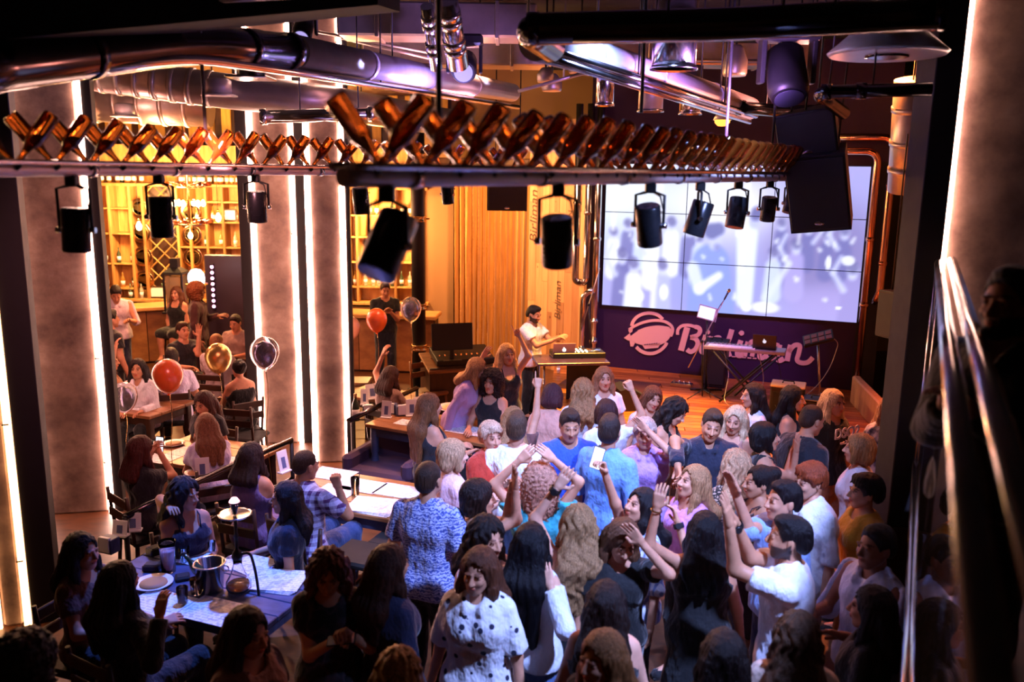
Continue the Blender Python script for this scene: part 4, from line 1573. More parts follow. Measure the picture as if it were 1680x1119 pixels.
def pipe_run(name, label, pts, r, material, rad=.15, collars=(), cat='pipe', n=14, group=None):
    P = rounded(pts, rad)
    root = thing(name, label, cat, tuple(P[0]), 0, group)
    q = [p - P[0] for p in P]
    MB().tube(q, r, n).build('tube', material, root)
    for i, f_ in collars:
        a, b = Vector(pts[i]) - P[0], Vector(pts[i + 1]) - P[0]
        c = a.lerp(b, f_); d_ = (b - a).normalized()
        MB().cyl(c - d_ * .03, c + d_ * .03, r * (1.22 if r < .07 else 1.06), n).build('collar', material, root)
    return root


W3 = lambda u, z, o_=.12: WL + WU * u + WN * o_ + Vector((0, 0, z))
for k, (u, zb) in enumerate(((-.30, 1.75), (-.14, 1.75))):
    pass
pipe_run('steel_pipe', 'outer polished steel pipe bending back beside the video wall', [W3(-.42, 4.8), W3(-.42, 1.82), W3(-.22, 1.82), W3(-.22, 4.8)], .062, M_CHROME, .1, ((0, .55), (2, .4)))
pipe_run('steel_pipe', 'tall polished steel pipe rising from the stage beside the screen', [W3(-.05, .36), W3(-.05, 4.8)], .062, M_CHROME, .1, ((0, .1), (0, .18), (0, .5)))
pipe_run('steel_pipe', 'short polished steel pipe with a hooked top beside the DJ table', [W3(-.24, .36, .2), W3(-.24, 1.62, .2), W3(-.06, 1.72, .2)], .055, M_CHROME, .1, ((0, .15), (0, .25)))
E = WLEN
pipe_run('copper_pipe', 'inner copper pipe looping down beside the video wall', [W3(E - .5, 4.05, .25), W3(E + .10, 4.05, .25), W3(E + .10, .36, .25)], .055, M_COPPER, .18, ((1, .35), (1, .62), (1, .93)))
pipe_run('copper_pipe', 'outer copper pipe looping down beside the video wall', [W3(E - .5, 4.25, .28), W3(E + .30, 4.25, .28), W3(E + .30, 1.95, .28), W3(E + .24, 1.80, .20)], .055, M_COPPER, .18, ((1, .3), (1, .8)))
m = MB(); m.prism([(E + .02, .36), (E + .34, .36), (E + .34, 3.9), (E + .02, 3.9)], .0, .08, WF); tag(m.build('edge_board', M_BLACKM), 'black edge board between the video wall and copper pipes', 'board')

# ------------------------------------------------------------------ balcony on the right
BL = lambda y: .13 + .475 * y
bd = Vector((.475, 1, 0)).normalized(); bn = Vector((bd.y, -bd.x, 0))
p0, p1 = Vector((BL(-3.2), -3.2, 0)), Vector((BL(5.35), 5.35, 0))
m = MB(); m.add([(p.x, p.y, z) for z in (1.52, 1.75) for p in (p0, p1, Vector((8.2, 5.35, 0)), Vector((8.2, -3.2, 0)))], [(0, 3, 2, 1), (4, 5, 6, 7), (0, 1, 5, 4), (1, 2, 6, 5), (2, 3, 7, 6), (3, 0, 4, 7)][:])
struct(m.build('floor_balcony', M_FLOOR))
m = MB(); a, b = p0 + bn * .06, p1 + bn * .06
m.add([(q_.x, q_.y, z) for z in (0, 1.52) for q_ in (a, b, b + bn * .1, a + bn * .1)], [(0, 3, 2, 1), (4, 5, 6, 7), (0, 1, 5, 4), (1, 2, 6, 5), (2, 3, 7, 6), (3, 0, 4, 7)])
struct(m.build('wall_balcony', MATS['brown_lacquer']))
br = thing('balcony_railing', 'steel and dark glass balcony railing in the near right corner', 'railing', (BL(0.5), .5, 1.75))
O = Vector(br.location)
ra_, rb_ = Vector((BL(.35), .35, 3.15)), Vector((BL(5.5), 5.5, 3.15))
MB().cyl(ra_ - O, rb_ - O, .028, 16).build('handrail', M_CHROME, br)
MB().cyl(ra_ - O + bn * .075 + Vector((0, 0, .02)), rb_ - O + bn * .075 + Vector((0, 0, .02)), .030, 16).build('handrail', M_CHROME, br)
M_TGLASS = mat('tinted_glass', (.30, .26, .24), .02, trans=.92, ior=1.45)
for k in range(4):
    ya, yb = .4 + k * 1.28, .4 + (k + 1) * 1.28 - .03
    a, b = Vector((BL(ya), ya, 0)) - O, Vector((BL(yb), yb, 0)) - O
    q4 = [a, b, b + bn * .012, a + bn * .012]
    MB().add([(q_.x, q_.y, z) for z in (1.82 - O.z, 3.06 - O.z) for q_ in q4], [(0, 3, 2, 1), (4, 5, 6, 7), (0, 1, 5, 4), (1, 2, 6, 5), (2, 3, 7, 6), (3, 0, 4, 7)]).build('glass_pane', M_TGLASS, br)
    c = Vector((BL(yb + .015), yb + .015, 1.74)) - O
    if k == 3:
      MB().cyl(c, c + Vector((0, 0, 1.4)), .02, 10).build('post', M_CHROME, br)
MB().tube([ra_ - O + Vector((0, 0, -1.36)), rb_ - O + Vector((0, 0, -1.36))], .025, 8).build('base_rail', M_CHROME, br)

# ------------------------------------------------------------------ ceiling: ducts and pipes


def cpipe(name, label, pix, r, material, rad=.25, collars=(), cat='duct', n=18):
    P = [atY(*p) for p in pix]
    root = pipe_run(name, label, P, r, material, rad, collars, cat, n)
    for f_ in (.3, .75):
        k_ = f_ * (len(P) - 1); i_ = int(k_)
        c = P[i_].lerp(P[i_ + 1], k_ - i_)
        if c.z < CZ - r - .05:
            c2 = c - Vector(root.location)
            MB().cyl(c2, c2 + Vector((0, 0, CZ - c.z)), .007, 6).build('hanger_rod', M_BLACK, root)
    return root


m = MB()
m.add([tuple(v) for v in (atY(-300, -160, 3.6), atY(620, -160, 4.8), atY(620, 8, 4.8), atY(-300, 92, 3.6))] +
      [tuple(Vector(v) + Vector((0, .9, .12))) for v in (atY(-300, -160, 3.6), atY(620, -160, 4.8), atY(620, 8, 4.8), atY(-300, 92, 3.6))],
      [(0, 1, 2, 3), (7, 6, 5, 4), (0, 4, 5, 1), (1, 5, 6, 2), (2, 6, 7, 3), (3, 7, 4, 0)])
struct(m.build('trim_bulkhead', M_CEIL))
cpipe('steel_pipe', 'dark polished pipe under the left bulkhead ending at the pale duct', [(-120, 122, 3.5), (60, 100, 4.2), (300, 72, 5.2), (480, 84, 6.05)], .115, M_DARKCHROME, .3, ((1, .3), (2, .55), (2, .97)), 'pipe', 20)
cpipe('air_duct', 'long pale duct running from the dark pipe towards the bar', [(484, 85, 6.1), (840, 152, 11.5)], .115, M_DUCT, .3, ((0, .2), (0, .45), (0, .7)))
cpipe('steel_pipe', 'thin polished steel pipe under the long pale duct', [(110, 118, 4.3), (310, 94, 5.1), (480, 118, 6.0), (850, 176, 11.5)], .03, M_CHROME, .3, (), 'pipe', 10)
r_ = thing('air_outlet', 'short polished air outlet with square flange hanging from the left duct', 'air outlet', tuple(atY(412, 128, 5.9)))
MB().cyl((0, 0, .0), (.0, .0, .30), .10, 20).build('tube', M_CHROME, r_)
MB().bbox((0, 0, 0), (.27, .27, .015), .004).build('flange', M_CHROME, r_)
MB().lathe([(.102, 0), (.112, .008), (.102, .016)], 20, (0, 0, .05)).build('collar', M_CHROME, r_)
cpipe('spiral_duct', 'upper spiral duct behind the left columns', [(140, 118, 9.6), (372, 150, 9.7), (520, 165, 9.9), (760, 205, 12.9)], .19, M_GALV, .3, tuple((0, k / 8) for k in range(1, 8)))
cpipe('spiral_duct', 'wide brownish spiral duct above the bar shelves', [(120, 160, 13.0), (345, 172, 13.2)], .33, M_GALV, .3, tuple((0, k / 6) for k in range(1, 6)))
for k, (px, py, Y) in enumerate(((360, 158, 9.4), (205, 192, 12.0))):
    r_ = thing('ceiling_lamp', ('white round can lamp under the upper spiral duct', 'dim round can lamp under the wide brownish duct')[k], 'lamp', tuple(atY(px, py, Y)))
    MB().lathe([(.13, .0), (.13, .16), (.10, .18), (0, .18)], 18).build('housing', M_DUCT, r_)
    MB().lathe([(.10, .012), (.19, .0), (.19, .012), (.13, .03)], 18).build('rim', M_DUCT, r_)
cpipe('steel_pipe', 'short polished pipe with a closed end above the bottle rail', [(428, 192, 8.4), (640, 186, 8.6)], .062, M_CHROME, .1, ((0, .02), (0, .85)), 'pipe')
for k, (a, b, rr_) in enumerate((((700, 10, 7.0), (716, 112, 7.4), .050), ((733, 0, 6.8), (752, 108, 7.2), .085))):
    cpipe('flexible_duct', ('slim chrome riser left of the two bright risers', 'thick chrome riser between the ducts')[k], [a, b], rr_, M_CHROME, .1, tuple((0, f_) for f_ in (.2, .32, .62, .74)))
for k, (x0, y0, x1, y1, Y, hh) in enumerate(((560, 45, 880, 30, 9.5, .34), (600, 95, 900, 85, 11.5, .30), (900, 85, 1330, 95, 12.0, .3))):
    a, b = atY(x0, y0, Y), atY(x1, y1, Y)
    c = (a + b) / 2
    mb = MB(); mb.bbox((0, 0, 0), ((b - a).length, .5, hh), .02)
    r_ = tag(mb.build('rectangular_duct', M_GALV, None, tuple(c), math.atan2((b - a).y, (b - a).x)), ('upper grey rectangular duct across the ceiling', 'lower grey rectangular duct across the ceiling', 'grey rectangular duct above the stage')[k], 'duct')
    for f_ in (-.3, 0, .3):
        MB().bbox(((b - a).length * f_, 0, 0), (.04, .53, hh + .03), .005).build('joint_frame', M_GALV, r_)
        MB().cyl(((b - a).length * f_, .2, 0), ((b - a).length * f_, .2, CZ - c.z), .010, 6).build('hanger', M_BLACK, r_)
cpipe('steel_pipe', 'big dark polished pipe crossing the top right of the hall', [(905, 78, 4.9), (862, 48, 4.5), (1200, 40, 4.35), (1545, 20, 4.2)], .078, M_DARKCHROME, .12, ((1, .04), (2, .98)), 'pipe', 22)
cpipe('steel_pipe', 'thin chrome pipe hugging the underside of the big dark pipe', [(940, 66, 4.4), (1200, 62, 4.30), (1540, 42, 4.15)], .014, M_CHROME, .1, (), 'pipe', 10)
cpipe('air_duct', 'violet lit duct slanting away below the big dark pipe', [(880, 66, 5.2), (1030, 112, 6.6), (1230, 178, 9.6)], .118, M_DUCT, .3, ((0, .5), (1, .15), (1, .6)))
cpipe('steel_pipe', 'first bright chrome pipe along the violet duct', [(900, 82, 5.1), (1240, 190, 9.4)], .030, M_CHROME, .2, (), 'pipe', 12)
cpipe('steel_pipe', 'second bright chrome pipe under the violet duct', [(900, 96, 5.1), (1230, 200, 9.4)], .026, M_CHROME, .2, (), 'pipe', 12)
for k, (px, y0, y1, Y, rr_) in enumerate(((1105, 40, 112, 6.3, .155), (992, 128, 172, 8.4, .085), (1132, 150, 186, 9.0, .11), (1067, 150, 182, 9.3, .13))):
    a, b = atY(px, y1, Y), atY(px, y0, Y)
    r_ = thing('air_outlet', ('widest chrome air outlet hanging above the stage', 'slim chrome air outlet above the bottle rail', 'orange lit chrome air outlet near the warm lamp', 'grey air outlet beside the warm lamp')[k], 'air outlet', tuple(a))
    hh = (b - a).length
    MB().cyl((0, 0, 0), (0, 0, hh + .25), rr_, 22).build('tube', M_CHROME if k != 3 else M_GALV, r_)
    MB().lathe([(rr_, 0), (rr_ * 1.10, -.012), (rr_ * 1.10, .0), (rr_, .02)], 22).build('rim', M_CHROME, r_)
cpipe('steel_pipe', 'dark polished pipe joining the bottle rail end', [(1208, 176, 9.0), (1290, 182, 8.6), (1352, 184, 8.2)], .062, M_DARKCHROME, .1, ((0, .1), (1, .9)), 'pipe')
cpipe('steel_pipe', 'dark polished pipe with white elbows beside the right column', [(1385, 186, 5.9), (1338, 152, 5.6), (1400, 150, 5.5), (1528, 146, 5.4)], .042, M_DARKCHROME, .10, ((1, .3), (2, .1)), 'pipe')
cpipe('vertical_duct', 'copper lit vertical duct between video wall and right column', [(1500, 130, 9.5), (1487, 312, 9.8)], .20, M_GALV, .1, ((0, .25), (0, .55), (0, .8)))
r_ = thing('extractor_hood', 'large pale funnel shaped hood under the ceiling at right', 'hood', tuple(atY(1455, 92, 5.6)))
MB().lathe([(.34, 0), (.36, .02), (.20, .16), (.13, .26), (.12, .55)], 26).build('funnel', M_DUCT, r_)
MB().lathe([(.10, -.01), (.13, -.01), (.13, .03), (.10, .03)], 20, (0, 0, 0)).build('nozzle_ring', M_DARKCHROME, r_)
# thin hangers and conduits
k = 0
for (x0, y0, x1, y1, Y) in ((250, 5, 560, -12, 4.4), (520, 52, 712, 88, 10), (560, 62, 712, 98, 10), (850, 150, 1000, 108, 9), (880, 96, 1250, 100, 11)):
    a, b = atY(x0, y0, Y), atY(x1, y1, Y)
    tag(MB().cyl(Vector((0, 0, 0)), b - a, .018, 8).cyl((b - a) * .5, ((b - a) * .5) + Vector((0, 0, CZ - ((a + b) / 2).z)), .008, 6).build('conduit', M_GALV, None, tuple(a)), ('thin conduit at the top left bulkhead', 'upper thin conduit above the long pale duct', 'lower thin conduit above the long pale duct', 'thin conduit running behind the chrome risers', 'thin conduit below the duct above the stage')[k], 'conduit')
    k += 1
k = 0
for (px, y0, Y) in ((1052, 185, 5.0), (338, 230, 5.2), (720, 235, 3.1), (1190, 250, 6.4), (1266, 250, 6.9)):
    a = atY(px, y0, Y)
    tag(MB().cyl((0, 0, 0), (0, 0, CZ - a.z), .011, 8).build('hanger_rod', M_BLACK, None, tuple(a)), ('hanger rod carrying the middle of the near bottle rail', 'hanger rod carrying the far left bottle rail', 'thick blurred hanger rod at the near end of the bottle rail', 'hanger rod near the right end of the bottle rail', 'hanger rod at the right end of the bottle rail')[k], 'rod')
    k += 1
# ceiling clutter above the stage: drums, joist hangers
for k, (px, py, Y, rr_, ln) in enumerate(((895, 135, 10, .10, .16), (952, 120, 10, .14, .3), (1205, 125, 9.6, .13, .32), (905, 150, 10.4, .12, .2))):
    a = atY(px, py, Y)
    r_ = thing('ceiling_drum', ('small drum fitting left above the stage', 'pale bell shaped fitting above the stage', 'grey drum fitting beside the warm lamp', 'small round fitting behind the small drum')[k], 'ceiling fitting', tuple(a))
    MB().lathe([(rr_ * .4, ln), (rr_ * .6, ln * .9), (rr_, ln * .5), (rr_, .03), (rr_ * .9, 0)], 18).build('shell', M_GALV, r_)
    MB().cyl((0, 0, ln), (0, 0, CZ - a.z), .012, 6).build('stem', M_BLACK, r_)

# warm lamp
a = atY(1185, 200, 10.2)
r_ = thing('warm_lamp', 'glowing orange bulb lamp hanging above the stage', 'lamp', tuple(a))
MB().lathe([(.0, -.05), (.05, -.045), (.085, -.01), (.09, .02), (.06, .06), (.0, .07)], 16).build('bulb', emis('orange_bulb', (1, .22, .02), 4), r_)
MB().lathe([(.11, .02), (.07, .10), (.03, .16), (.03, .4)], 16).build('shade', M_GALV, r_)
MB().cyl((0, 0, .4), (0, 0, CZ - a.z), .008, 8).build('cord', M_BLACK, r_)
a = atY(985, 168, 11)

# ------------------------------------------------------------------ bottle rail
CTRL = [(-.62, 2.25), (-.48, 2.42), (.14, 3.35), (.82, 4.5), (1.41, 5.6), (2.10, 6.8), (2.42, 7.6), (1.95, 8.5), (1.1, 8.7), (.33, 8.45), (-.62, 7.5), (-1.41, 6.2), (-1.87, 4.9), (-2.03, 3.4), (-2.05, 2.0), (-2.0, 1.6)]


def catmull(C, n=14):
    out = []
    for i in range(1, len(C) - 2):
        for k in range(n):
            t_ = k / n
            p = [C[i - 1], C[i], C[i + 1], C[i + 2]]
            out.append(tuple(.5 * ((2 * p[1][d]) + (-p[0][d] + p[2][d]) * t_ + (2 * p[0][d] - 5 * p[1][d] + 4 * p[2][d] - p[3][d]) * t_ ** 2 + (-p[0][d] + 3 * p[1][d] - 3 * p[2][d] + p[3][d]) * t_ ** 3) for d in range(2)))
    out.append(C[-2])
    return out


RZ = 3.685
path = [Vector((x, y, RZ)) for x, y in catmull(CTRL)]
cum = [0.0]
for i in range(1, len(path)):
    cum.append(cum[-1] + (path[i] - path[i - 1]).length)


def rail_at(s_):
    s_ = min(max(s_, 0), cum[-1] - 1e-4)
    i = max(j for j in range(len(cum) - 1) if cum[j] <= s_)
    f_ = (s_ - cum[i]) / (cum[i + 1] - cum[i])
    return path[i].lerp(path[i + 1], f_), (path[i + 1] - path[i]).normalized()


rail = thing('bottle_rail', 'curved steel rail hanging over the hall and holding brown bottles', 'rail', tuple(path[0]))
O = path[0]
MB().tube([p - O + Vector((0, 0, -.012)) for p in path], .028, 12).build('lower_tube', duct_mat('brushed_steel', (.80, .70, .72), .45, .3), rail)
SIDE = [Vector(((path[min(i + 1, len(path) - 1)] - path[max(i - 1, 0)]).y, -(path[min(i + 1, len(path) - 1)] - path[max(i - 1, 0)]).x, 0)).normalized() for i in range(len(path))]
for sgn in (-1, 1):
    MB().tube([p - O + SIDE[i] * .045 * sgn + Vector((0, 0, .02)) for i, p in enumerate(path)], .012, 8).build('side_tube', M_CHROME, rail)
for s_ in np.arange(.3, cum[-1], .75):
    p, d_ = rail_at(s_)
    MB().cyl(p - O - d_ * .02 + Vector((0, 0, -.012)), p - O + d_ * .02 + Vector((0, 0, -.012)), .033, 12).build('joint_sleeve', M_CHROME, rail)
bm = MB().lathe([(.012, 0), (.0145, .0), (.0145, .02), (.0125, .025), (.0135, .075), (.020, .105), (.033, .135), (.0355, .155), (.0355, .262), (.032, .272), (.018, .268), (0, .264)], 14).mesh('bottle', M_AMBER)
cap_me = MB().lathe([(.0152, -.004), (.0152, .012), (.0, -.005)], 10).mesh('bottle_cap', M_BLACK)
end_near = 5.7
rnd = random.Random(4)
BOTS = []
ORD = ['first', 'second', 'third', 'fourth', 'fifth', 'sixth', 'seventh', 'eighth', 'ninth', 'tenth', 'eleventh', 'twelfth', 'thirteenth', 'fourteenth', 'fifteenth', 'sixteenth', 'seventeenth', 'eighteenth', 'nineteenth', 'twentieth'] + ['twenty-' + w for w in ('first', 'second', 'third', 'fourth', 'fifth', 'sixth', 'seventh', 'eighth', 'ninth')] + ['thirtieth'] + ['thirty-' + w for w in ('first', 'second', 'third', 'fourth', 'fifth', 'sixth', 'seventh', 'eighth', 'ninth')] + ['fortieth'] + ['forty-' + w for w in ('first', 'second', 'third', 'fourth', 'fifth')]
s_ = .12
nb = 0
while s_ < cum[-1]:
    near = s_ < end_near + .9
    for lean, off in ((1, 0.0), (-1, .075)):
        p, d_ = rail_at(s_ + off)
        sd = Vector((d_.y, -d_.x, 0))
        e_ = (d_ * (1 if d_.x > 0 or near else -1) * .6 + Vector((.75, 0, 0))).normalized()
        ax = (Vector((0, 0, 1)) * .80 + e_ * lean * (.62 + rnd.uniform(-.06, .06))).normalized()
        b_ = obj('bottle', bm, None, tuple(p + Vector((0, 0, .012)) + sd * (.022 * lean) - ax * .02))
        b_.rotation_euler = ax.to_track_quat('Z', 'Y').to_euler()
        BOTS.append((b_, near, lean))
        c_ = obj('bottle_neck_ring', cap_me, b_)
        nb += 1
    s_ += .195 if near else .27

# ------------------------------------------------------------------ spotlights under the rail


def cam_px(p):
    v = CAM_ROT.transposed() @ (Vector(p) - Vector((0, 0, CAM_H)))
    return CX + FPX * v.x / -v.z, CY - FPX * v.y / -v.z


def rail_s(px, near):
    best, bs = 1e9, 0
    rngs = np.arange(0, end_near + .6, .02) if near else np.arange(end_near + 1.2, cum[-1], .02)
    for q in rngs:
        x, y = cam_px(rail_at(q)[0])
        if abs(x - px) < best:
            best, bs = abs(x - px), q
    return bs


for near_ in (True, False):
    for ln_ in (1, -1):
        row = sorted([b_ for b_, n_, l_ in BOTS if n_ == near_ and l_ == ln_], key=lambda b_: cam_px(b_.location)[0])
        k_ = 0
        for b_ in row:
            if cam_px(b_.location)[0] < -25:
                for c_ in list(b_.children):
                    bpy.data.objects.remove(c_)
                bpy.data.objects.remove(b_)
                continue
            sd_ = 'right' if ln_ > 0 else 'left'
            tag(b_, '%s bottle from the left leaning %s on the %s rail' % (ORD[k_], sd_, 'near big-bottle' if near_ else 'far'), 'bottle', 'brown bottles leaning %s on the %s rail' % (sd_, 'near' if near_ else 'far'))
            k_ += 1

FIX = []


def fixture(px, near, drop, tgt, label, ln=.20, r=.062, frame=True):
    s0 = rail_s(px, near)
    p, d_ = rail_at(s0)
    p = p + Vector((0, 0, -.04))
    root = thing('spotlight', label, 'spotlight', tuple(p), 0, 'spotlights hanging from the bottle rail')
    c = Vector((0, 0, -drop))
    ax = (Vector(tgt) - (p + c)).normalized()
    MB().bbox((0, 0, -.02), (.05, .05, .05), .006).build('clamp', M_BLACK, root)
    sd = ax.cross(Vector((0, 0, 1))); sd = sd.normalized() if sd.length > .05 else Vector((1, 0, 0))
    body = MB()
    body.tube([c - ax * ln * .5, c - ax * ln * .47, c + ax * ln * .47, c + ax * ln * .5], [r * .9, r, r, r * .96], 22)
    bo = body.build('lamp_housing', mat('spotlight_black', (.02, .02, .024), .28, .4), root)
    MB().cyl(c + ax * ln * .501, c + ax * ln * .506, r * .8, 20).build('lens', mat('lens_glass', (.15, .15, .2), .1), bo)
    if frame:
        for q in (-1, 1):
            MB().tube([Vector((0, 0, -.04)) + sd * q * .02, Vector((0, 0, -.055)) + sd * q * (r + .012), c + sd * q * (r + .012)], .008, 6).build('bracket_arm', M_BLACK, root)
            MB().cyl(c + sd * q * (r + .004), c + sd * q * (r + .028), .014, 8).build('pivot_knob', M_CHROME, root)
    MB().tube([Vector((0, 0, -.03)), Vector((.05, 0, -.06)), Vector((.07, 0, -drop * .7)), c - ax * ln * .5], .005, 6).build('cable', M_BLACK, root)
    FIX.append((p + c + ax * (ln * .5 + .03), ax))
    return p + c + ax * (ln * .5 + .03)


LSP = {}
fixture(632, True, .17, (-1.0, 1.6, 1.8), 'largest blurred spotlight, nearest the camera')
fixture(915, True, .22, (.3, 4.1, .5), 'second nearest spotlight, in front of the pine planks')
fixture(1068, True, .20, (1.1, 5.0, .5), 'upright spotlight at the left edge of the video wall picture')
fixture(1150, True, .20, (.4, 5.0, 1.0), 'tilted spotlight in front of the bright middle of the video wall')
fixture(1212, True, .20, (1.0, 5.2, .8), 'spotlight hanging in front of the right video panel seam')
fixture(1265, True, .20, (1.9, 6.9, .8), 'small spotlight near the right end of the rail', .18, .055)
fixture(1300, True, .18, (1.6, 6.6, .8), 'last small red lit spotlight at the rail end', .16, .05)
fixture(118, False, .24, (-2.1, 3.9, 1.0), 'spotlight in front of the left concrete column')
fixture(258, False, .22, (-1.9, 4.7, 1.0), 'square looking spotlight in front of the bar shelves', .22, .06)
fixture(420, False, .20, (-1.7, 5.8, 1.0), 'spotlight over the left paired column')
fixture(590, False, .19, (-1.0, 6.8, 1.0), 'spotlight beside the right paired column')
fixture(733, False, .16, (-.3, 7.9, 1.0), 'little spotlight above the curtain', .16, .05)

# ------------------------------------------------------------------ loudspeakers, moving heads


def speaker(label, c, w, h, d, rz, tilt, nm='loudspeaker', badge=True, roll=0):
    root = thing(nm, label, 'loudspeaker', tuple(c), rz)
    Mx = Matrix.Rotation(R(roll), 3, 'Y') @ Matrix.Rotation(R(tilt), 3, 'X')
    poly = [(-w / 2, -d / 2), (w / 2, -d / 2), (w * .36, d / 2), (-w * .36, d / 2)]
    MB().prism([(x, y) for x, y in poly], -h / 2, h / 2, Mx.to_4x4()).build('cabinet', M_BLACK, root)
    g = MB(); g.bbox(Mx @ Vector((0, -d / 2 - .008, .0)), (w * .95, .016, h * .93), .005, mat3=Mx)
    go = g.build('grille', mat('speaker_grille', (.014, .013, .015), .6), root)
    if badge:
        MB().lathe([(0, 0), (.035, 0), (.03, .004), (0, .005)], 14, Mx @ Vector((0, -d / 2 - .016, -h * .38)), (Mx @ Matrix.Rotation(R(90), 3, 'X')) @ Matrix.Diagonal((1.2, .55, 1))).build('badge', M_CHROME, go)
    for q in (-1, 1):
        MB().tube([Mx @ Vector((q * w * .3, 0, h / 2)), Vector((q * w * .3, .0, CZ - c[2]))], .008, 6).build('chain', M_BLACK, root)
    return root


speaker('lower hung black loudspeaker in front of the copper pipes', atY(1350, 308, 6.9), .46, .60, .42, R(-32), 14, roll=-7)
speaker('upper hung black loudspeaker above the lower one at right', atY(1332, 216, 7.0), .46, .36, .42, R(-32), 10, roll=-9)
speaker('small black loudspeaker hung above the curtain top', atY(832, 322, 12.2), .56, .36, .3, 0, 8)
speaker('black loudspeaker fixed on the lit pine wall at right', atY(1468, 515, 9.4), .26, .52, .25, R(-70), 0, badge=False)


def moving_head(label, px, py, Y, col, tilt, s=1.0):
    root = thing('moving_head_light', label, 'stage light', tuple(atY(px, py, Y)))
    ax = Matrix.Rotation(R(tilt), 3, 'X')
    MB().tube([ax @ Vector((0, .16 * s, 0)), ax @ Vector((0, .13 * s, 0)), ax @ Vector((0, -.13 * s, 0)), ax @ Vector((0, -.18 * s, 0))], [.07 * s, .11 * s, .12 * s, .10 * s], 18).build('head', M_BLACK, root)
    MB().tube([ax @ Vector((0, -.181 * s, 0)), ax @ Vector((0, -.19 * s, 0))], .085 * s, 18).build('lens', emis('lens_' + label[:6], col, .5) if sum(col) < 2.2 else mat('dark_lens', (.05, .05, .08), .1), root)
    for q in (-1, 1):
        MB().bbox((q * .15 * s, 0, .06 * s), (.03 * s, .1 * s, .26 * s), .008).build('yoke_arm', M_BLACK, root)
    MB().bbox((0, 0, .22 * s), (.34 * s, .22 * s, .10 * s), .02).build('base', M_BLACK, root)


moving_head('violet moving head stage light between the chrome risers', 762, 108, 8.2, (.55, .45, 1.0), 25)
moving_head('dark moving head stage light left of the hung loudspeakers', 1290, 118, 6.9, (.7, .7, 1.0), 60, 1.3)
moving_head('violet moving head light over the left bulkhead', 498, 48, 6.4, (.5, .3, .9), 40, .6)

# ------------------------------------------------------------------ bar at the back left
BY = 17.25
bar = thing('back_bar_shelf', 'warm lit oak shelving wall full of bottles behind the bar', 'shelf', (-5.0, BY, 0))
O = Vector(bar.location)
MB().box((0, .18, 2.3), (6.6, .04, 3.6)).build('back_panel', M_OAK, bar)
bx = lambda px: atY(px, 380, BY).x + 5.0
for px in (160, 188, 222, 243, 298, 318, 345, 372, 400, 430, 530, 575, 588, 650, 688):
    MB().bbox((bx(px), -.02, 2.2), (.05, .36, 2.3), .006).build('divider', M_OAK, bar)
for px0, px1, zs in ((160, 222, (1.25, 1.75, 2.35, 2.85)), (298, 400, (1.6, 2.1, 2.6, 3.0)), (400, 575, (1.7, 2.3, 2.8)), (575, 690, (1.35, 1.85, 2.35, 2.78))):
    for z in zs:
        MB().bbox(((bx(px0) + bx(px1)) / 2, -.02, z), (bx(px1) - bx(px0), .34, .035), .005).build('shelf_board', M_OAK, bar)
for z in (3.32, 1.02):
    MB().bbox((0, -.03, z), (6.6, .40, .06), .008).build('shelf_board', M_OAK, bar)
# wine lattice
x0, x1 = bx(243) + .03, bx(298) - .03
for sg in (1, -1):
    for k in range(-3, 9):
        za = 1.05 + k * .30
        a = Vector((x0 if sg > 0 else x1, -.08, za)); b = a + Vector((sg * (x1 - x0), 0, (x1 - x0)))
        # keep inside the bay
        lo_, hi_ = 1.06, 3.30
        f0 = max(0, (lo_ - a.z) / (b.z - a.z)); f1 = min(1, (hi_ - a.z) / (b.z - a.z))
        if f1 > f0:
            MB().tube([a.lerp(b, f0), a.lerp(b, f1)], .014, 4, smooth=False).build('lattice_bar', M_OAK, bar)
MB().box(((x0 + x1) / 2, .10, 2.2), (x1 - x0, .03, 2.2)).build('bay_back', M_DKWOOD, bar)  # dark board put in to darken the recess behind the lattice
# round metal wall reflectors in two bays
k = 0
for px in (225, 308):
    for z in (1.42, 1.90, 2.38, 2.86) if px == 225 else (1.9, 2.35, 2.8):
        r_ = thing('wall_reflector', '', 'wall lamp')
        wx = atY(px + 8, 380, BY - .1).x
        r_.location = (wx, BY - .12, z)
        r_['label'] = ('round copper wall reflector, %s of the left stack beside the wine lattice' % ('lowest', 'second lowest', 'second highest', 'highest')[k]) if px == 225 else ('round copper wall reflector, %s of the right stack beside the wine lattice' % ('lowest', 'middle', 'highest')[k - 4])
        M9 = Matrix.Rotation(R(90), 3, 'X')
        MB().lathe([(.0, -.04), (.06, -.035), (.10, .0), (.19, .02), (.20, .03), (.19, .035), (.09, .02), (0, .0)], 22, (0, 0, 0), M9).build('dish', M_COPPER, r_)
        MB().lathe([(.13, .028), (.14, .036), (.15, .028)], 22, (0, -.005, 0), M9).build('ring', M_GOLD, r_)
        k += 1
# bottles on the shelves
kinds = []
for nm_, prof, m_ in (('liquor', [(.04, 0), (.042, .01), (.042, .17), (.03, .2), (.014, .23), (.014, .30), (0, .302)], mat('gold_liquor_glass', (.55, .28, .06), .1, trans=.5)),
                      ('round', [(.05, 0), (.06, .03), (.055, .10), (.02, .14), (.016, .19), (.022, .2), (0, .2)], mat('amber_liquor', (.45, .16, .04), .1, trans=.5)),
                      ('clear', [(.036, 0), (.038, .01), (.038, .19), (.012, .235), (.012, .30), (0, .30)], mat('clear_bottle', (.8, .75, .6), .1, trans=.6)),
                      ('dark', [(.038, 0), (.04, .01), (.04, .18), (.013, .24), (.013, .31), (0, .31)], mat('dark_bottle', (.04, .06, .03), .1))):
    kinds.append((MB().lathe(prof, 10).mesh('bottle_' + nm_, m_), MB().lathe([(prof[1][0] + .001, .05), (prof[1][0] + .001, .13)], 10).mesh('bottle_label', M_WHITE)))
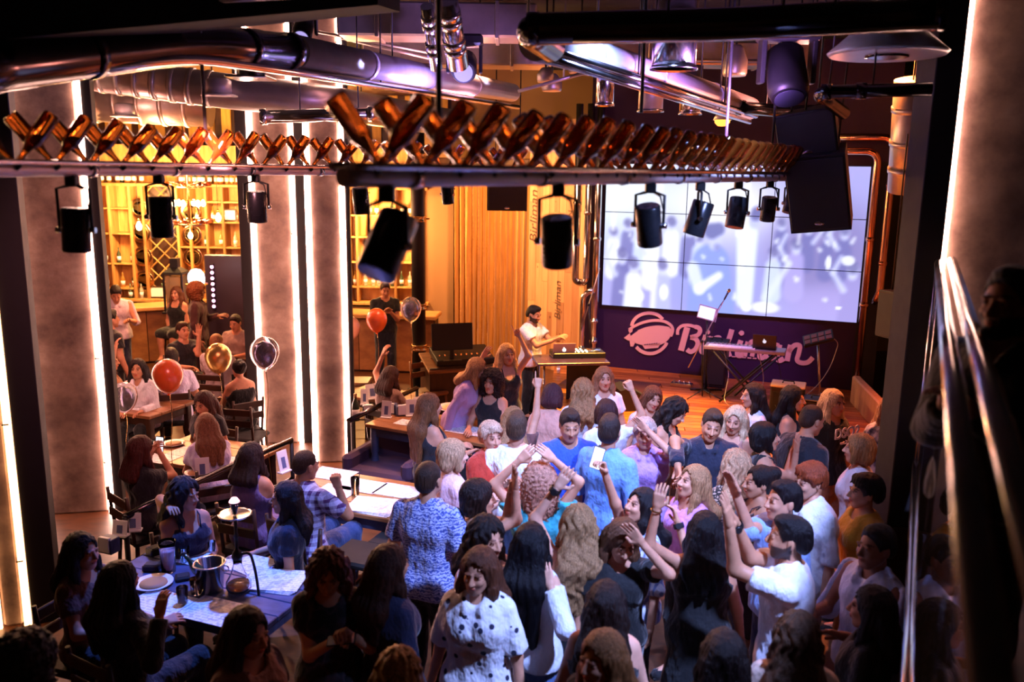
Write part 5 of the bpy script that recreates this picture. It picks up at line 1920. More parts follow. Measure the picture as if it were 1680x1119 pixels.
rr_ = random.Random(9)


def shelf_bottles(px0, px1, z, n, what, y=BY - .10):
    for i in range(n):
        px = px0 + (px1 - px0) * (i + .5 + rr_.uniform(-.25, .25)) / n
        kd = rr_.choice(kinds)
        b_ = obj('liquor_bottle', kd[0], None, (atY(px, 380, y).x, y + rr_.uniform(-.04, .04), z))
        tag(b_, '%s liquor bottle from the left %s' % (ORD[i], what), 'bottle', 'liquor bottles ' + what)
        obj('paper_label', kd[1], b_)


shelf_bottles(160, 243, 3.35, 8, 'on the top shelf left of the wine lattice')
shelf_bottles(300, 400, 3.35, 11, 'on the top shelf right of the wine lattice')
shelf_bottles(575, 690, 3.35, 11, 'on the top shelf behind the right column pair')
shelf_bottles(595, 688, 2.80, 5, 'on the second shelf near the black post')
shelf_bottles(595, 688, 2.37, 5, 'on the third shelf near the black post')
shelf_bottles(578, 688, 1.37, 9, 'on the lowest shelf near the black post')
shelf_bottles(300, 398, 2.62, 5, 'on the shelf right of the hanging chandelier')
shelf_bottles(300, 398, 2.12, 4, 'on the middle shelf right of the chandelier')
shelf_bottles(163, 220, 1.77, 3, 'on the left end shelf low down')
shelf_bottles(163, 220, 1.27, 4, 'on the left end lowest shelf')
shelf_bottles(165, 300, 1.05, 8, 'on the worktop under the left shelves', BY - .12)
for px, z, lb in ((378, 2.62, 'wooden framed picture on the shelf right of the chandelier'), (252, 1.05, 'small dark framed card on the worktop')):
    r_ = thing('picture_frame', lb, 'picture', (atY(px, 380, BY - .1).x, BY - .12, z))
    MB().bbox((0, 0, .13), (.30, .03, .24), .005).build('frame', M_DKWOOD, r_)
    MB().box((0, -.017, .13), (.24, .004, .18)).build('picture', M_WHITE, r_)
# slatted strip of wall above the shelves
sl_ = thing('wall_cladding', 'yellow and dark slatted panel above the bar shelves', 'wall panel', (-5.0, 17.9, 4.5))
MB().box((0, .05, 0), (7.4, .04, 1.3)).build('backing', M_DKWOOD, sl_)
for k in range(22):
    MB().bbox((-3.6 + k * .34, 0, 0), (.19, .05, 1.3), .006).build('slat', wood_mat('yellow_slat', 'b98a3a', 'd9a950', .6), sl_)
# worktop below shelves and the counters
m = MB(); m.bbox((-5.1, 16.9, .48), (6.2, .4, .96), .01); tag(m.build('back_bar_cabinet', M_DKWOOD), 'dark wooden cabinet below the bar shelves', 'cabinet')


def counter(label, a, b, dpt, z=1.1):
    a, b = Vector(a), Vector(b)
    c = (a + b) / 2; L = (b - a).length; an = math.atan2((b - a).y, (b - a).x)
    root = thing('bar_counter', label, 'bar counter', (c.x, c.y, 0), an)
    MB().bbox((0, 0, z - .04), (L, dpt, .08), .015).build('counter_top', wood_mat('counter_oak', 'a87844', 'cf9f63', .35, (2, 8, 4)), root)
    n_ = max(3, int(L / .35))
    MB().box((0, .05, (z - .08) / 2), (L - .1, dpt - .25, z - .08)).build('carcass', M_DKWOOD, root)
    for i in range(n_):
        MB().bbox((-L / 2 + .06 + (L - .12) * (i + .5) / n_, -dpt / 2 + .13, (z - .1) / 2 + .02), ((L - .12) / n_ - .012, .03, z - .14), .004).build('front_board', M_TABLE, root)
    return root


counter('oak topped bar counter at the far left behind the seated woman', (-8.6, 15.1, 0), (-6.3, 16.35, 0), .62)
counter('oak topped bar counter behind the standing man in black', (-4.6, 15.75, 0), (-1.35, 15.45, 0), .62)
# chandelier
ch = thing('chandelier', 'two tier chandelier of brown bottles and glowing bulbs over the bar', 'chandelier', tuple(atY(312, 378, 13.6)))
MB().cyl((0, 0, -.05), (0, 0, CZ - ch.location.z), .02, 10).build('stem', M_GOLD, ch)
for tz, nb_ in ((.10, 9), (.68, 9)):
    MB().tube(arc((0, 0, tz), .26, 0, 360, 24, 'xy')[:-1], .012, 8, closed=True).build('ring', M_GOLD, ch)
    for k in range(nb_):
        a = 2 * math.pi * k / nb_
        q = Vector((math.cos(a), math.sin(a), .12)).normalized()
        b_ = obj('hanging_bottle', bm, ch, (.10 * q.x, .10 * q.y, tz + .02))
        b_.rotation_euler = q.to_track_quat('Z', 'Y').to_euler()
for tz in (.42, .92):
    for k in range(6):
        a = 2 * math.pi * (k + .5) / 6
        c_ = Vector((.22 * math.cos(a), .22 * math.sin(a), tz))
        MB().tube([Vector((0, 0, tz + .05)), c_ + Vector((0, 0, .05)), c_], .008, 6).build('bulb_arm', M_GOLD, ch)
        MB().lathe([(0, -.05), (.03, -.035), (.04, 0), (.025, .04), (.012, .06)], 10, tuple(c_)).build('bulb', M_BULB, ch)
MB().lathe([(0, -.06), (.03, -.04), (.04, 0), (.02, .05)], 10, (0, 0, -.08)).build('bulb', M_BULB, ch)
for k, (px, py, lb) in enumerate(((228, 371, 'glowing bare bulb lamp in front of the left reflector stack'), (358, 357, 'glowing bare bulb lamp before the right shelf bays'), (568, 372, 'glowing bare bulb beside the right paired column'))):
    r_ = thing('bulb_lamp', lb, 'lamp', tuple(atY(px, py, 16.7)))
    MB().lathe([(0, -.09), (.045, -.06), (.055, 0), (.03, .06), (.018, .09)], 12).build('bulb', M_BULB, r_)
    MB().cyl((0, 0, .09), (0, 0, .16), .022, 10).build('socket', M_GOLD, r_)
    MB().cyl((0, 0, .16), (0, 0, CZ - r_.location.z), .005, 6).build('cord', M_BLACK, r_)
# glass dome lamp on a shelf, lantern
a = atY(322, 455, 14.6)
r_ = thing('dome_lamp', 'glowing white glass dome lamp near the bar lantern', 'lamp', tuple(a))
MB().lathe([(.13, -.10), (.14, -.02), (.13, .06), (.08, .13), (.0, .15)], 20).build('dome', emis('dome_glow', (.95, .85, 1.0), 3.5), r_)
MB().lathe([(.19, -.13), (.19, -.11), (.13, -.10)], 20).build('tray', M_GOLD, r_)
MB().cyl((0, 0, -.13), (0, 0, -a.z), .02, 10).build('stand_pole', M_BLACK, r_)
a = atY(289, 462, 15.2)
r_ = thing('lantern', 'black metal lantern with glass chimney standing on the bar', 'lantern', (a.x, a.y, 1.1))
for sx in (-1, 1):
    for sy in (-1, 1):
        MB().box((sx * .16, sy * .16, .35), (.03, .03, .7)).build('corner_bar', M_BLACK, r_)
MB().lathe([(.27, .70), (.24, .74), (.10, .82), (.10, .98)], 4, (0, 0, 0), Matrix.Rotation(R(45), 3, 'Z'), False).build('roof', M_BLACK, r_)
MB().bbox((0, 0, .02), (.42, .42, .04), .01).build('base', M_BLACK, r_)
MB().box((0, 0, .36), (.28, .28, .60)).build('glass', mat('lantern_glass', (.5, .4, .25), .2, trans=.7), r_)
# dark panel with a pink light bar
r_ = thing('lit_cabinet', 'dark cabinet with a pink vertical light bar in the bar area', 'cabinet', tuple(atZ(377, 600, 0)))
Yp = r_.location.y
MB().bbox((0, .05, 1.05), (.75, .12, 2.1), .02).build('cabinet', mat('plum_cabinet', (.05, .03, .05), .4), r_)
MB().box((-.22, -.03, 1.50), (.06, .04, .86)).build('bar_housing', M_BLACK, r_)
for k in range(8):
    MB().lathe([(0, -.02), (.026, -.015), (.03, 0), (.0, .01)], 10, (-.22, -.055, 1.14 + k * .105), Matrix.Rotation(R(90), 3, 'X')).build('light_dot', emis('pink_dot', (1.0, .30, .60), 9), r_)

# ------------------------------------------------------------------ tables
TZ = .76
HALL = R(-21)


def table(label, cx, cy, L, W, rz, top, legm, z=TZ, apron=.11, turned=False):
    root = thing('table', label, 'table', (cx, cy, 0), rz)
    nb_ = max(3, round(W / .2))
    for i in range(nb_):
        MB().bbox((0, -W / 2 + W * (i + .5) / nb_, z - .02), (L, W / nb_ - .003, .04), .006).build('top_board', top, root)
    MB().box((0, -W / 2 + .07, z - .04 - apron / 2), (L - .16, .025, apron)).build('apron', legm, root)
    MB().box((0, W / 2 - .07, z - .04 - apron / 2), (L - .16, .025, apron)).build('apron', legm, root)
    for sx in (-1, 1):
        MB().box((sx * (L / 2 - .08), 0, z - .04 - apron / 2), (.025, W - .14, apron)).build('apron', legm, root)
        for sy in (-1, 1):
            if turned:
                MB().lathe([(.03, 0), (.036, .04), (.028, .10), (.045, .30), (.05, .42), (.035, .50), (.045, .52), (.045, z - .04)], 14, (sx * (L / 2 - .08), sy * (W / 2 - .08), 0)).build('leg', legm, root)
            else:
                MB().bbox((sx * (L / 2 - .08), sy * (W / 2 - .08), (z - .04) / 2), (.075, .075, z - .04), .008).build('leg', legm, root)
    return root


table('front left dark blue table crowded with drinks and a hookah', -2.18, 5.66, 1.52, .74, HALL, M_BLUEWOOD, M_BLUEWOOD)
table('long wooden table covered with paper menus before the paired columns', -1.42, 7.46, 1.42, .86, HALL, M_TABLE, M_BLUEWOOD)
T3Z = .86
table('long blue table with turned legs in the middle of the guests', -.62, 9.2, 1.95, .74, R(-26), M_TABLE, M_BLUEWOOD, z=T3Z, turned=True)
c4 = atZ(296, 752, TZ)
table('wooden table behind the handrail under the gold balloon', c4.x + .22, c4.y + .2, 1.20, .85, HALL, M_TABLE, M_DKWOOD)
c5 = atZ(228, 662, TZ)
table('small wooden table at the far left with plates of food', c5.x, c5.y, 1.1, .8, HALL, M_TABLE, M_DKWOOD)
c6 = atZ(608, 672, TZ)
table('wooden table with a champagne bottle behind the short handrail', c6.x + .05, c6.y + .75, 1.0, .6, R(-26), M_TABLE, M_DKWOOD)
c7 = atZ(350, 590, TZ)
table('dark table between the men near the bar', c7.x + .2, c7.y + .6, 1.0, .8, HALL, M_DKWOOD, M_DKWOOD)

# handrails of the left seating area


def handrail(label, pts):
    P = [Vector(p) for p in pts]
    root = thing('handrail', label, 'handrail', (P[0].x, P[0].y, 0))
    O_ = Vector((P[0].x, P[0].y, 0))
    MB().tube([p - O_ for p in P], .030, 12).build('top_rail', M_DARKCHROME, root)
    MB().tube([p - O_ - Vector((0, 0, .42)) for p in P], .022, 10).build('lower_rail', M_DARKCHROME, root)
    for p in P:
        MB().cyl((p.x - O_.x, p.y - O_.y, 0), (p.x - O_.x, p.y - O_.y, p.z), .022, 10).build('post', M_BLACK, root)


handrail('dark handrail beside the front left guests', [atZ(205, 848, .9), atZ(300, 802, .9), atZ(390, 760, .9), atZ(478, 722, .9)])
handrail('short polished handrail left of the blue table', [atZ(572, 690, .9), atZ(630, 662, .9), atZ(684, 637, .9)])

# ------------------------------------------------------------------ chairs and stools


def chair(label, x, y, rz, h=.46, col=M_DKWOOD, back=True, seatcol=None, name='chair'):
    root = thing(name, label, 'chair' if back else 'stool', (x, y, 0), rz)
    sc_ = seatcol or M_BLACKM
    MB().bbox((0, 0, h - .03), (.42, .42, .06), .02).build('seat', sc_, root)
    for sx in (-1, 1):
        for sy in (-1, 1):
            MB().tube([(sx * .17, sy * .17, h - .06), (sx * .19, sy * .20, 0)], [.02, .015], 8).build('leg', col, root)
        if back:
            MB().tube([(sx * .18, .19, h - .05), (sx * .19, .24, h + .42)], .016, 8).build('back_post', col, root)
    if back:
        for z in (.20, .34):
            MB().bbox((0, .225 + z * .05, h + z), (.38, .022, .085), .008).build('back_slat', col, root)
    else:
        for z in (.18,):
            MB().tube([(-.185, -.19, z), (.185, -.19, z), (.185, .19, z), (-.185, .19, z)], .011, 6, closed=True, smooth=False).build('foot_ring', col, root)
    return root


def place_chair(px, py, z, label, rz, **kw):
    p = atZ(px, py, z)
    chair(label, p.x, p.y, rz, **kw)


place_chair(590, 905, .62, 'padded black stool in front of the menu table', HALL, h=.62, back=False, name='stool')
place_chair(655, 880, .62, 'black stool at the right end of the menu table', HALL, h=.62, back=False, name='stool')
place_chair(378, 690, .46, 'rounded dark chair behind the gold balloon', R(200))
place_chair(405, 712, .46, 'dark wooden chair by the foot of the left paired column', R(170))
place_chair(160, 640, .46, 'wooden chair at the far left small table', R(120), col=M_TABLE)
place_chair(585, 625, .70, 'tall bar stool beside the right paired column', 0, h=.72, back=False, name='stool', seatcol=M_TABLE)
place_chair(705, 640, .46, 'orange lit wooden chair left of the whispering women', R(40), col=M_TABLE, seatcol=M_TABLE)
# dark sofa block between the menu table and the blue table
p = atZ(640, 760, .42)
r_ = thing('armchair', 'dark padded armchair between the menu table and blue table', 'armchair', (p.x, p.y, 0), HALL)
MB().bbox((0, 0, .22), (.85, .75, .40), .05).build('seat', mat('plum_upholstery', (.06, .03, .06), .8), r_)
MB().bbox((0, .32, .55), (.85, .16, .42), .05).build('backrest', MATS['plum_upholstery'], r_)
for sx in (-1, 1):
    MB().bbox((sx * .37, -.02, .46), (.13, .66, .22), .04).build('armrest', MATS['plum_upholstery'], r_)

# ------------------------------------------------------------------ things on the tables


def paper_mat():
    t = NT('printed_menu')
    v = t.coord((1, 1, 1))
    br_ = t.n('ShaderNodeTexBrick'); br_.inputs['Scale'].default_value = 9
    br_.inputs['Color1'].default_value = (.80, .82, .86, 1); br_.inputs['Color2'].default_value = (.60, .62, .68, 1); br_.inputs['Mortar'].default_value = (.88, .9, .92, 1)
    br_.inputs['Mortar Size'].default_value = .045
    t.l(v, br_.inputs['Vector'])
    n_ = t.noise(v, 26, 2)
    r = t.ramp(n_, [(.5, (1, 1, 1)), (.62, (.55, .57, .64))])
    mx = t.n('ShaderNodeMix', data_type='RGBA', blend_type='MULTIPLY'); mx.inputs['Factor'].default_value = .8
    t.l(br_.outputs['Color'], mx.inputs['A']); t.l(r, mx.inputs['B'])
    t.l(mx.outputs['Result'], t.b.inputs['Base Color'])
    t.set(rough=.55)
    return t.m


M_MENU = paper_mat()


def sheet(label, px, py, w, d, rz, z=TZ, name='paper_menu', pages=1):
    p = atZ(px, py, z)
    mb = MB()
    for k in range(pages):
        mb.box((0.004 * k, .003 * k, .002 + .004 * k), (w, d, .003), R(2.5 * k))
    return tag(mb.build(name, M_MENU, None, (p.x, p.y, z + .001), rz), label, 'menu')


sheet('large printed menu sheet at the front corner of the front left table', 352, 1003, .42, .30, HALL)
sheet('printed menu sheet under the dark drink on the front left table', 262, 990, .40, .30, HALL)
sheet('stack of menus at the right end of the front left table', 448, 955, .42, .32, R(-12), pages=4)
sheet('menu sheet at the far edge of the front left table', 300, 908, .40, .28, HALL)
sheet('menu sheet behind the ice bucket on the front left table', 405, 925, .40, .28, HALL)
sheet('printed menu at the far left corner of the menu table', 545, 778, .42, .30, HALL)
sheet('printed menu behind the dark drink on the menu table', 592, 797, .42, .30, HALL)
sheet('menu at the right end of the menu table', 655, 806, .42, .30, HALL)
sheet('pile of open menus at the front of the menu table', 612, 832, .46, .34, HALL, pages=5)
sheet('bright menu sheet before the plaid shirted man', 552, 806, .36, .28, HALL)
sheet('white menu sheet at the near edge of the blue table', 772, 707, .50, .30, R(-26), T3Z)
sheet('white napkin sheet at the left end of the blue table', 668, 694, .26, .2, R(-26), T3Z)
sheet('first menu sheet on the table behind the handrail', 262, 752, .34, .26, HALL)
sheet('second menu sheet on the table behind the handrail', 308, 742, .34, .26, HALL)
sheet('menu sheet near the right end of the railed table', 375, 756, .3, .24, HALL)
sheet('white cloth sheet at the small far left table', 228, 668, .5, .25, HALL)


def card_stand(label, px, py, z, w=.13, h=.20, rz=0.0, base='menu_stand'):
    p = atZ(px, py, z)
    root = thing(base, label, 'menu stand', (p.x, p.y, z), rz)
    Mx = Matrix.Rotation(R(-12), 3, 'X')
    MB().bbox(Mx @ Vector((0, 0, h / 2)), (w, .008, h), .002, mat3=Mx).build('card', M_WHITE, root)
    MB().bbox(Mx @ Vector((0, -.0055, h * .45)), (w * .38, .003, h * .5), .001, mat3=Mx).build('printed_picture', mat('print_blue', (.12, .16, .35), .5), root)
    MB().bbox((0, .01, .008), (w * 1.05, .07, .016), .003).build('foot', M_WHITE, root)


card_stand('white menu card with a bottle picture on the railed table', 333, 785, TZ, .13, .2, R(20))
card_stand('blue tinted menu card beside the bottle card on the railed table', 350, 772, TZ, .19, .2, R(30))
card_stand('menu card with bottle print on the blue table', 676, 683, T3Z, .14, .2, R(10))
card_stand('slanted blank menu card on the blue table', 690, 678, T3Z, .14, .2, R(35))
card_stand('menu card at the left end of the blue table', 633, 686, T3Z, .12, .2, R(-15))
card_stand('right menu card on the champagne table', 627, 668, TZ, .13, .22, R(10))
card_stand('middle menu card on the champagne table', 612, 655, TZ, .18, .2, R(30))
card_stand('left menu card on the champagne table', 598, 664, TZ, .1, .2, R(5))
card_stand('white menu card before the plaid shirted man', 468, 775, TZ, .13, .22, R(60))
card_stand('small blue menu card at the far end of the front left table', 218, 872, TZ, .13, .15, R(10))
card_stand('menu card beside the small blue card at the front left table', 196, 880, TZ, .13, .13, R(-10))


def napkin_box(label, px, py, z, rz):
    p = atZ(px, py, z)
    root = thing('napkin_holder', label, 'napkin holder', (p.x, p.y, z), rz)
    MB().bbox((0, 0, .06), (.13, .10, .12), .006).build('box', M_BLUEWOOD, root)
    MB().bbox((0, -.04, .075), (.10, .03, .12), .004).build('napkins', M_WHITE, root)


napkin_box('blue napkin holder at the left end of the blue table', 642, 678, T3Z, R(-10))
napkin_box('napkin holder beside the menu card on the blue table', 659, 681, T3Z, R(20))
napkin_box('napkin holder on the champagne table', 604, 680, TZ, R(10))
napkin_box('napkin holder at the dark end of the front left table', 180, 905, TZ, R(-20))


def glass_thing(label, px, py, prof, name, cat, z=TZ, material=M_GLASS, liquid=None, straw=False):
    p = atZ(px, py, z)
    root = thing(name, label, cat, (p.x, p.y, z))
    MB().lathe(prof, 18).build('vessel', material, root)
    if liquid:
        lp, lm = liquid
        MB().lathe(lp, 16).build('liquid', lm, root)
    if straw:
        MB().cyl((.0, .0, .03), (.05, .03, .24), .0035, 6).build('straw', M_BLACKM, root)
    return root


TUM = [(.0, .004), (.034, .004), (.040, .12), (.038, .12), (.032, .010), (0, .010)]
M_COLA = mat('dark_cola', (.03, .012, .008), .1)
M_AMB = mat('amber_liquid', (.55, .22, .05), .1, trans=.5)
glass_thing('glass of dark drink on the menu table with a straw', 583, 812, [(0, .004), (.036, .004), (.042, .17), (.040, .17), (.034, .01), (0, .01)], 'drink_glass', 'glass', liquid=([(0, .012), (.033, .012), (.039, .15), (0, .15)], M_COLA), straw=True)
glass_thing('short glass of dark drink at the front of the left table', 300, 990, TUM, 'drink_glass', 'glass', liquid=([(0, .012), (.031, .012), (.036, .10), (0, .10)], M_COLA))
glass_thing('tumbler with amber drink beside the ice bucket', 322, 975, TUM, 'drink_glass', 'glass', liquid=([(0, .012), (.031, .012), (.034, .045), (0, .045)], M_AMB))
glass_thing('small clear shot glass at the far edge of the front table', 348, 905, [(0, .004), (.024, .004), (.030, .085), (.028, .085), (.022, .012), (0, .012)], 'shot_glass', 'glass')
glass_thing('tilted clear glass by the water jug', 303, 922, TUM, 'drink_glass', 'glass')
glass_thing('clear glass behind the water jug', 290, 898, [(0, .004), (.04, .004), (.05, .10), (.048, .10), (.038, .01), (0, .01)], 'drink_glass', 'glass')
glass_thing('clear water jug on the front left table', 277, 938, [(0, .004), (.05, .004), (.058, .20), (.065, .24), (.063, .24), (.055, .20), (.047, .012), (0, .012)], 'water_jug', 'jug', liquid=([(0, .014), (.046, .014), (.053, .17), (0, .17)], mat('pink_lemonade', (.75, .45, .5), .15, trans=.6)))
for k, (px, py) in enumerate(((700, 660), (820, 690), (832, 700), (808, 712), (255, 740), (310, 765), (237, 735), (212, 650), (240, 655))):
    glass_thing(('glass near the raised pizza stand', 'clear glass right of the blue bottle on the blue table', 'clear glass at the right end of the blue table', 'clear glass at the near edge of the blue table', 'glass on the railed table left of the ribbon', 'amber glass beside the bottle menu card', 'glass behind the phone on the railed table', 'left glass on the small far left table', 'right glass on the small far left table')[k], px, py, TUM, 'drink_glass', 'glass', T3Z if k < 4 else TZ, liquid=([(0, .012), (.031, .012), (.034, .05), (0, .05)], M_AMB) if k in (0, 5, 7) else None)


def bottle(label, px, py, s=1.0, material=None, z=TZ, capm=None, name='bottle'):
    p = atZ(px, py, z)
    root = thing(name, label, 'bottle', (p.x, p.y, z))
    pr = [(.0, 0), (.036, .0), (.040, .01), (.040, .15), (.034, .19), (.016, .24), (.014, .29), (0, .29)]
    MB().lathe([(r * s, zz * s) for r, zz in pr], 16).build('glass_body', material or MATS['dark_bottle'], root)
    MB().lathe([(.0415 * s, .05 * s), (.0415 * s, .13 * s)], 16).build('paper_label', M_WHITE, root)
    MB().lathe([(.017 * s, .245 * s), (.017 * s, .30 * s), (0, .302 * s)], 12).build('cap', capm or M_GOLD, root)


bottle('champagne bottle with white label on the railed champagne table', 584, 690, 1.1)
bottle('slim blue bottle with white cap on the blue table', 794, 690, .85, mat('blue_bottle', (.10, .12, .45), .1), z=T3Z, capm=M_WHITE)
bottle('dark bottle with pale top near the pizza stand', 764, 684, .9, z=T3Z, capm=M_WHITE)
bottle('small clear water bottle on the stage corner', 916, 612, .7, MATS['clear_bottle'], .36, M_WHITE)

# ice bucket with a bottle in it
p = atZ(346, 968, TZ)
r_ = thing('ice_bucket', 'polished steel ice bucket on the front left table', 'ice bucket', (p.x, p.y, TZ))
MB().lathe([(0, .0), (.075, 0), (.085, .01), (.105, .20), (.115, .205), (.115, .212), (.100, .21), (.080, .02), (0, .02)], 26).build('bucket', M_CHROME, r_)
for sx in (-1, 1):
    MB().tube(arc((sx * .112, 0, .165), .022, 0, 360, 12, 'xz')[:-1], .006, 6, closed=True).build('ring_handle', M_CHROME, r_)
r_ = thing('bottle', 'bottle lying in the steel ice bucket', 'bottle', (p.x - .02, p.y + .01, TZ + .06))
q = Matrix.Rotation(R(-38), 3, 'Y')
MB().lathe([(.0, 0), (.036, .0), (.038, .12), (.034, .15), (.014, .20), (.013, .27), (0, .27)], 14, (0, 0, 0), q).build('glass_body', MATS['dark_bottle'], r_)
MB().lathe([(.016, .25), (.016, .275), (0, .276)], 12, (0, 0, 0), q).build('cap', M_BLACK, r_)
# hookah on the front table
p = atZ(392, 968, TZ)
r_ = thing('hookah', 'tall hookah with clear glass base and glowing pink coal', 'hookah', (p.x, p.y, TZ))
MB().lathe([(0, .004), (.075, .004), (.088, .03), (.085, .07), (.05, .13), (.030, .20), (.033, .24), (.030, .24), (.027, .20), (.046, .13), (.080, .07), (.082, .03), (.07, .012), (0, .012)], 24).build('base_vase', M_GLASS, r_)
MB().lathe([(0, .014), (.069, .014), (.080, .03), (.079, .055), (0, .058)], 22).build('liquid', M_AMB, r_)
MB().lathe([(.034, .235), (.04, .26), (.03, .29), (.013, .31), (.013, .40), (.018, .41), (.012, .43), (.012, .56)], 16).build('stem', M_BLACK, r_)
MB().lathe([(.012, .555), (.11, .565), (.115, .575), (.10, .572), (.012, .565)], 24).build('ash_tray', M_CHROME, r_)
MB().lathe([(.012, .57), (.018, .60), (.03, .635), (.04, .66), (.036, .662), (.0, .64)], 16).build('clay_bowl', M_BLACK, r_)
MB().lathe([(0, .645), (.034, .645), (.036, .665), (.02, .69), (0, .695)], 12).build('coal', emis('pink_coal', (1.0, .35, .5), 4), r_)
MB().tube(rounded([(.02, 0, .27), (.10, -.02, .30), (.14, -.04, .15), (.17, -.08, -.05), (.18, -.12, -.30)], .08), .010, 8).build('hose', M_BLACK, r_)
# plates


def plate(label, px, py, r, food, z=TZ, name='plate', h=.0):
    p = atZ(px, py, z)
    root = thing(name, label, 'plate', (p.x, p.y, z))
    MB().lathe([(0, .002 + h), (r * .6, .002 + h), (r, .022 + h), (r, .027 + h), (r * .6, .008 + h), (0, .008 + h)], 26).build('dish', mat('ceramic', (.8, .78, .76), .2), root)
    if food:
        mb = MB()
        mb.lathe([(r * .72, .010 + h), (r * .70, .022 + h), (r * .4, .03 + h), (0, .028 + h)], 18)
        mb.build('food', food, root)
    if h:
        MB().cyl((0, 0, 0), (0, 0, h), .02, 10).build('stand_stem', M_CHROME, root)
        MB().lathe([(.09, 0), (.09, .008), (.02, .02)], 16).build('stand_foot', M_CHROME, root)


M_FOOD = mat('browned_food', (.45, .20, .07), .6)
plate('white plate of food at the front left table', 252, 960, .135, M_FOOD)
plate('raised round pizza stand on the blue table', 743, 690, .19, mat('pizza', (.75, .38, .15), .5), T3Z, name='pizza_stand', h=.14)
plate('flat bread plate at the left end of the blue table', 680, 696, .10, M_FOOD, T3Z)
plate('oval plate on the railed table by the menu card', 322, 778, .11, M_FOOD)
plate('white plate at the middle of the railed table', 285, 730, .12, M_FOOD)
plate('plate of food on the small far left table', 225, 650, .12, M_FOOD)
# little wallet tray and ashtrays, dark boxes
for k, (px, py, w, d, h_) in enumerate(((250, 935, .12, .09, .05), (300, 950, .10, .10, .03), (258, 908, .14, .10, .06))):
    p = atZ(px, py, TZ)
    root = thing('table_box', ('dark wooden napkin caddy by the water jug', 'round black ashtray beside the plate', 'black leather case on the front left table')[k], 'box', (p.x, p.y, TZ), R(25 * k))
    MB().bbox((0, 0, h_ / 2), (w, d, h_), .008).build('body', M_DKWOOD if k == 0 else M_BLACK, root)
    MB().bbox((0, 0, h_), (w * .8, d * .7, .008), .002).build('lid', M_BLACKM, root)

# ------------------------------------------------------------------ balloons


def balloon(label, px, py, Y, d, material, inner=None, ribbon_to=None):
    c = atY(px, py, Y)
    root = thing('balloon', label, 'balloon', tuple(c), 0, 'party balloons on ribbons')
    r = d / 2
    prof = [(0, r * 1.08)] + [(r * math.cos(a) * (1 - .10 * max(0, -math.sin(a))), r * math.sin(a) * (1.08 if math.sin(a) > 0 else 1.28)) for a in np.linspace(1.45, -1.35, 16)] + [(.012, -r * 1.30)]
    MB().lathe(prof[::-1], 24).build('skin', material, root)
    MB().lathe([(.018, -r * 1.38), (.016, -r * 1.37), (.006, -r * 1.30)], 10).build('knot', material, root)
    if inner:
        MB().lathe([(p_[0] * .74, p_[1] * .78 - r * .12) for p_ in prof[::-1]], 20).build('inner_balloon', inner, root)
    rz = c.z + .28
    n = 12
    pts = [Vector((.02 * math.sin(k * .9), .015 * math.cos(k * 1.1), -r * 1.36 - (rz - r * 1.36 - .3) * k / n)) for k in range(n + 1)]
    MB().tube(pts, .004, 6).build('ribbon', M_GOLD, root)


M_ORB = mat('orange_latex', hexc('ff7434'), .25, coat=.4)
M_ORB.node_tree.nodes['Principled BSDF'].inputs['Subsurface Weight'].default_value = .7
M_ORB.node_tree.nodes['Principled BSDF'].inputs['Subsurface Radius'].default_value = (.3, .12, .05)
M_GDB = duct_mat('gold_balloon_skin', (.85, .50, .14), .28, .85)
M_CLB = mat('clear_balloon_skin', (.95, .93, .96), .03, trans=.93, ior=1.06, coat=.6)
M_CHB = duct_mat('chrome_violet_balloon', (.16, .13, .22), .15, .95)
M_PKB = mat('peach_latex', hexc('d79a7c'), .3, coat=.3)
balloon('orange balloon before the white shirted guest', 275, 615, 8.0, .29, M_ORB)
balloon('gold balloon beside the left paired column', 358, 586, 8.9, .28, M_GDB)
balloon('clear balloon with dark inner balloon before the left paired column', 434, 577, 8.4, .29, M_CLB, M_CHB)
balloon('dark clear balloon half hidden by the left column', 203, 650, 9.3, .30, M_CLB, M_CHB)
balloon('small orange balloon before the standing man in black', 618, 524, 10.8, .27, M_ORB)
balloon('clear balloon with dark inner balloon by the black post', 674, 506, 10.6, .27, M_CLB, M_CHB)
balloon('peach balloon half hidden by the right paired column', 574, 537, 11.3, .28, M_PKB)

# ------------------------------------------------------------------ DJ desk
p = atZ(935, 588, 1.02)
r_ = thing('dj_table', 'dark folding table of the DJ beside the stage', 'table', (p.x, p.y, 0), R(8))
MB().bbox((0, 0, 1.0), (1.05, .62, .04), .006).build('top', mat('dark_violet_laminate', (.04, .02, .05), .3), r_)
for sx in (-1, 1):
    for sy in (-1, 1):
        MB().cyl((sx * .42, sy * .24, 0), (sx * .42, sy * .24, .98), .018, 10).build('leg', M_CHROME, r_)
MB().box((.25, .2, .5), (.5, .03, .9)).build('modesty_cloth', M_BLACKM, r_)
r_ = thing('dj_controller', 'glittering DJ controller deck on the DJ table', 'dj controller', (p.x + .12, p.y + .18, 1.02), R(8))
MB().bbox((0, 0, .04), (.78, .36, .08), .01).build('chassis', M_BLACK, r_)
for sx in (-1, 1):
    MB().lathe([(.11, .08), (.11, .095), (.10, .10), (0, .10)], 22, (sx * .24, 0, 0)).build('jog_wheel', M_CHROME, r_)
for k in range(14):
    MB().box((-.12 + (k % 5) * .06, -.1 + (k // 5) * .09, .085), (.022, .022, .012)).build('lit_button', emis('deck_button', (1, .8, .5), 6), r_)


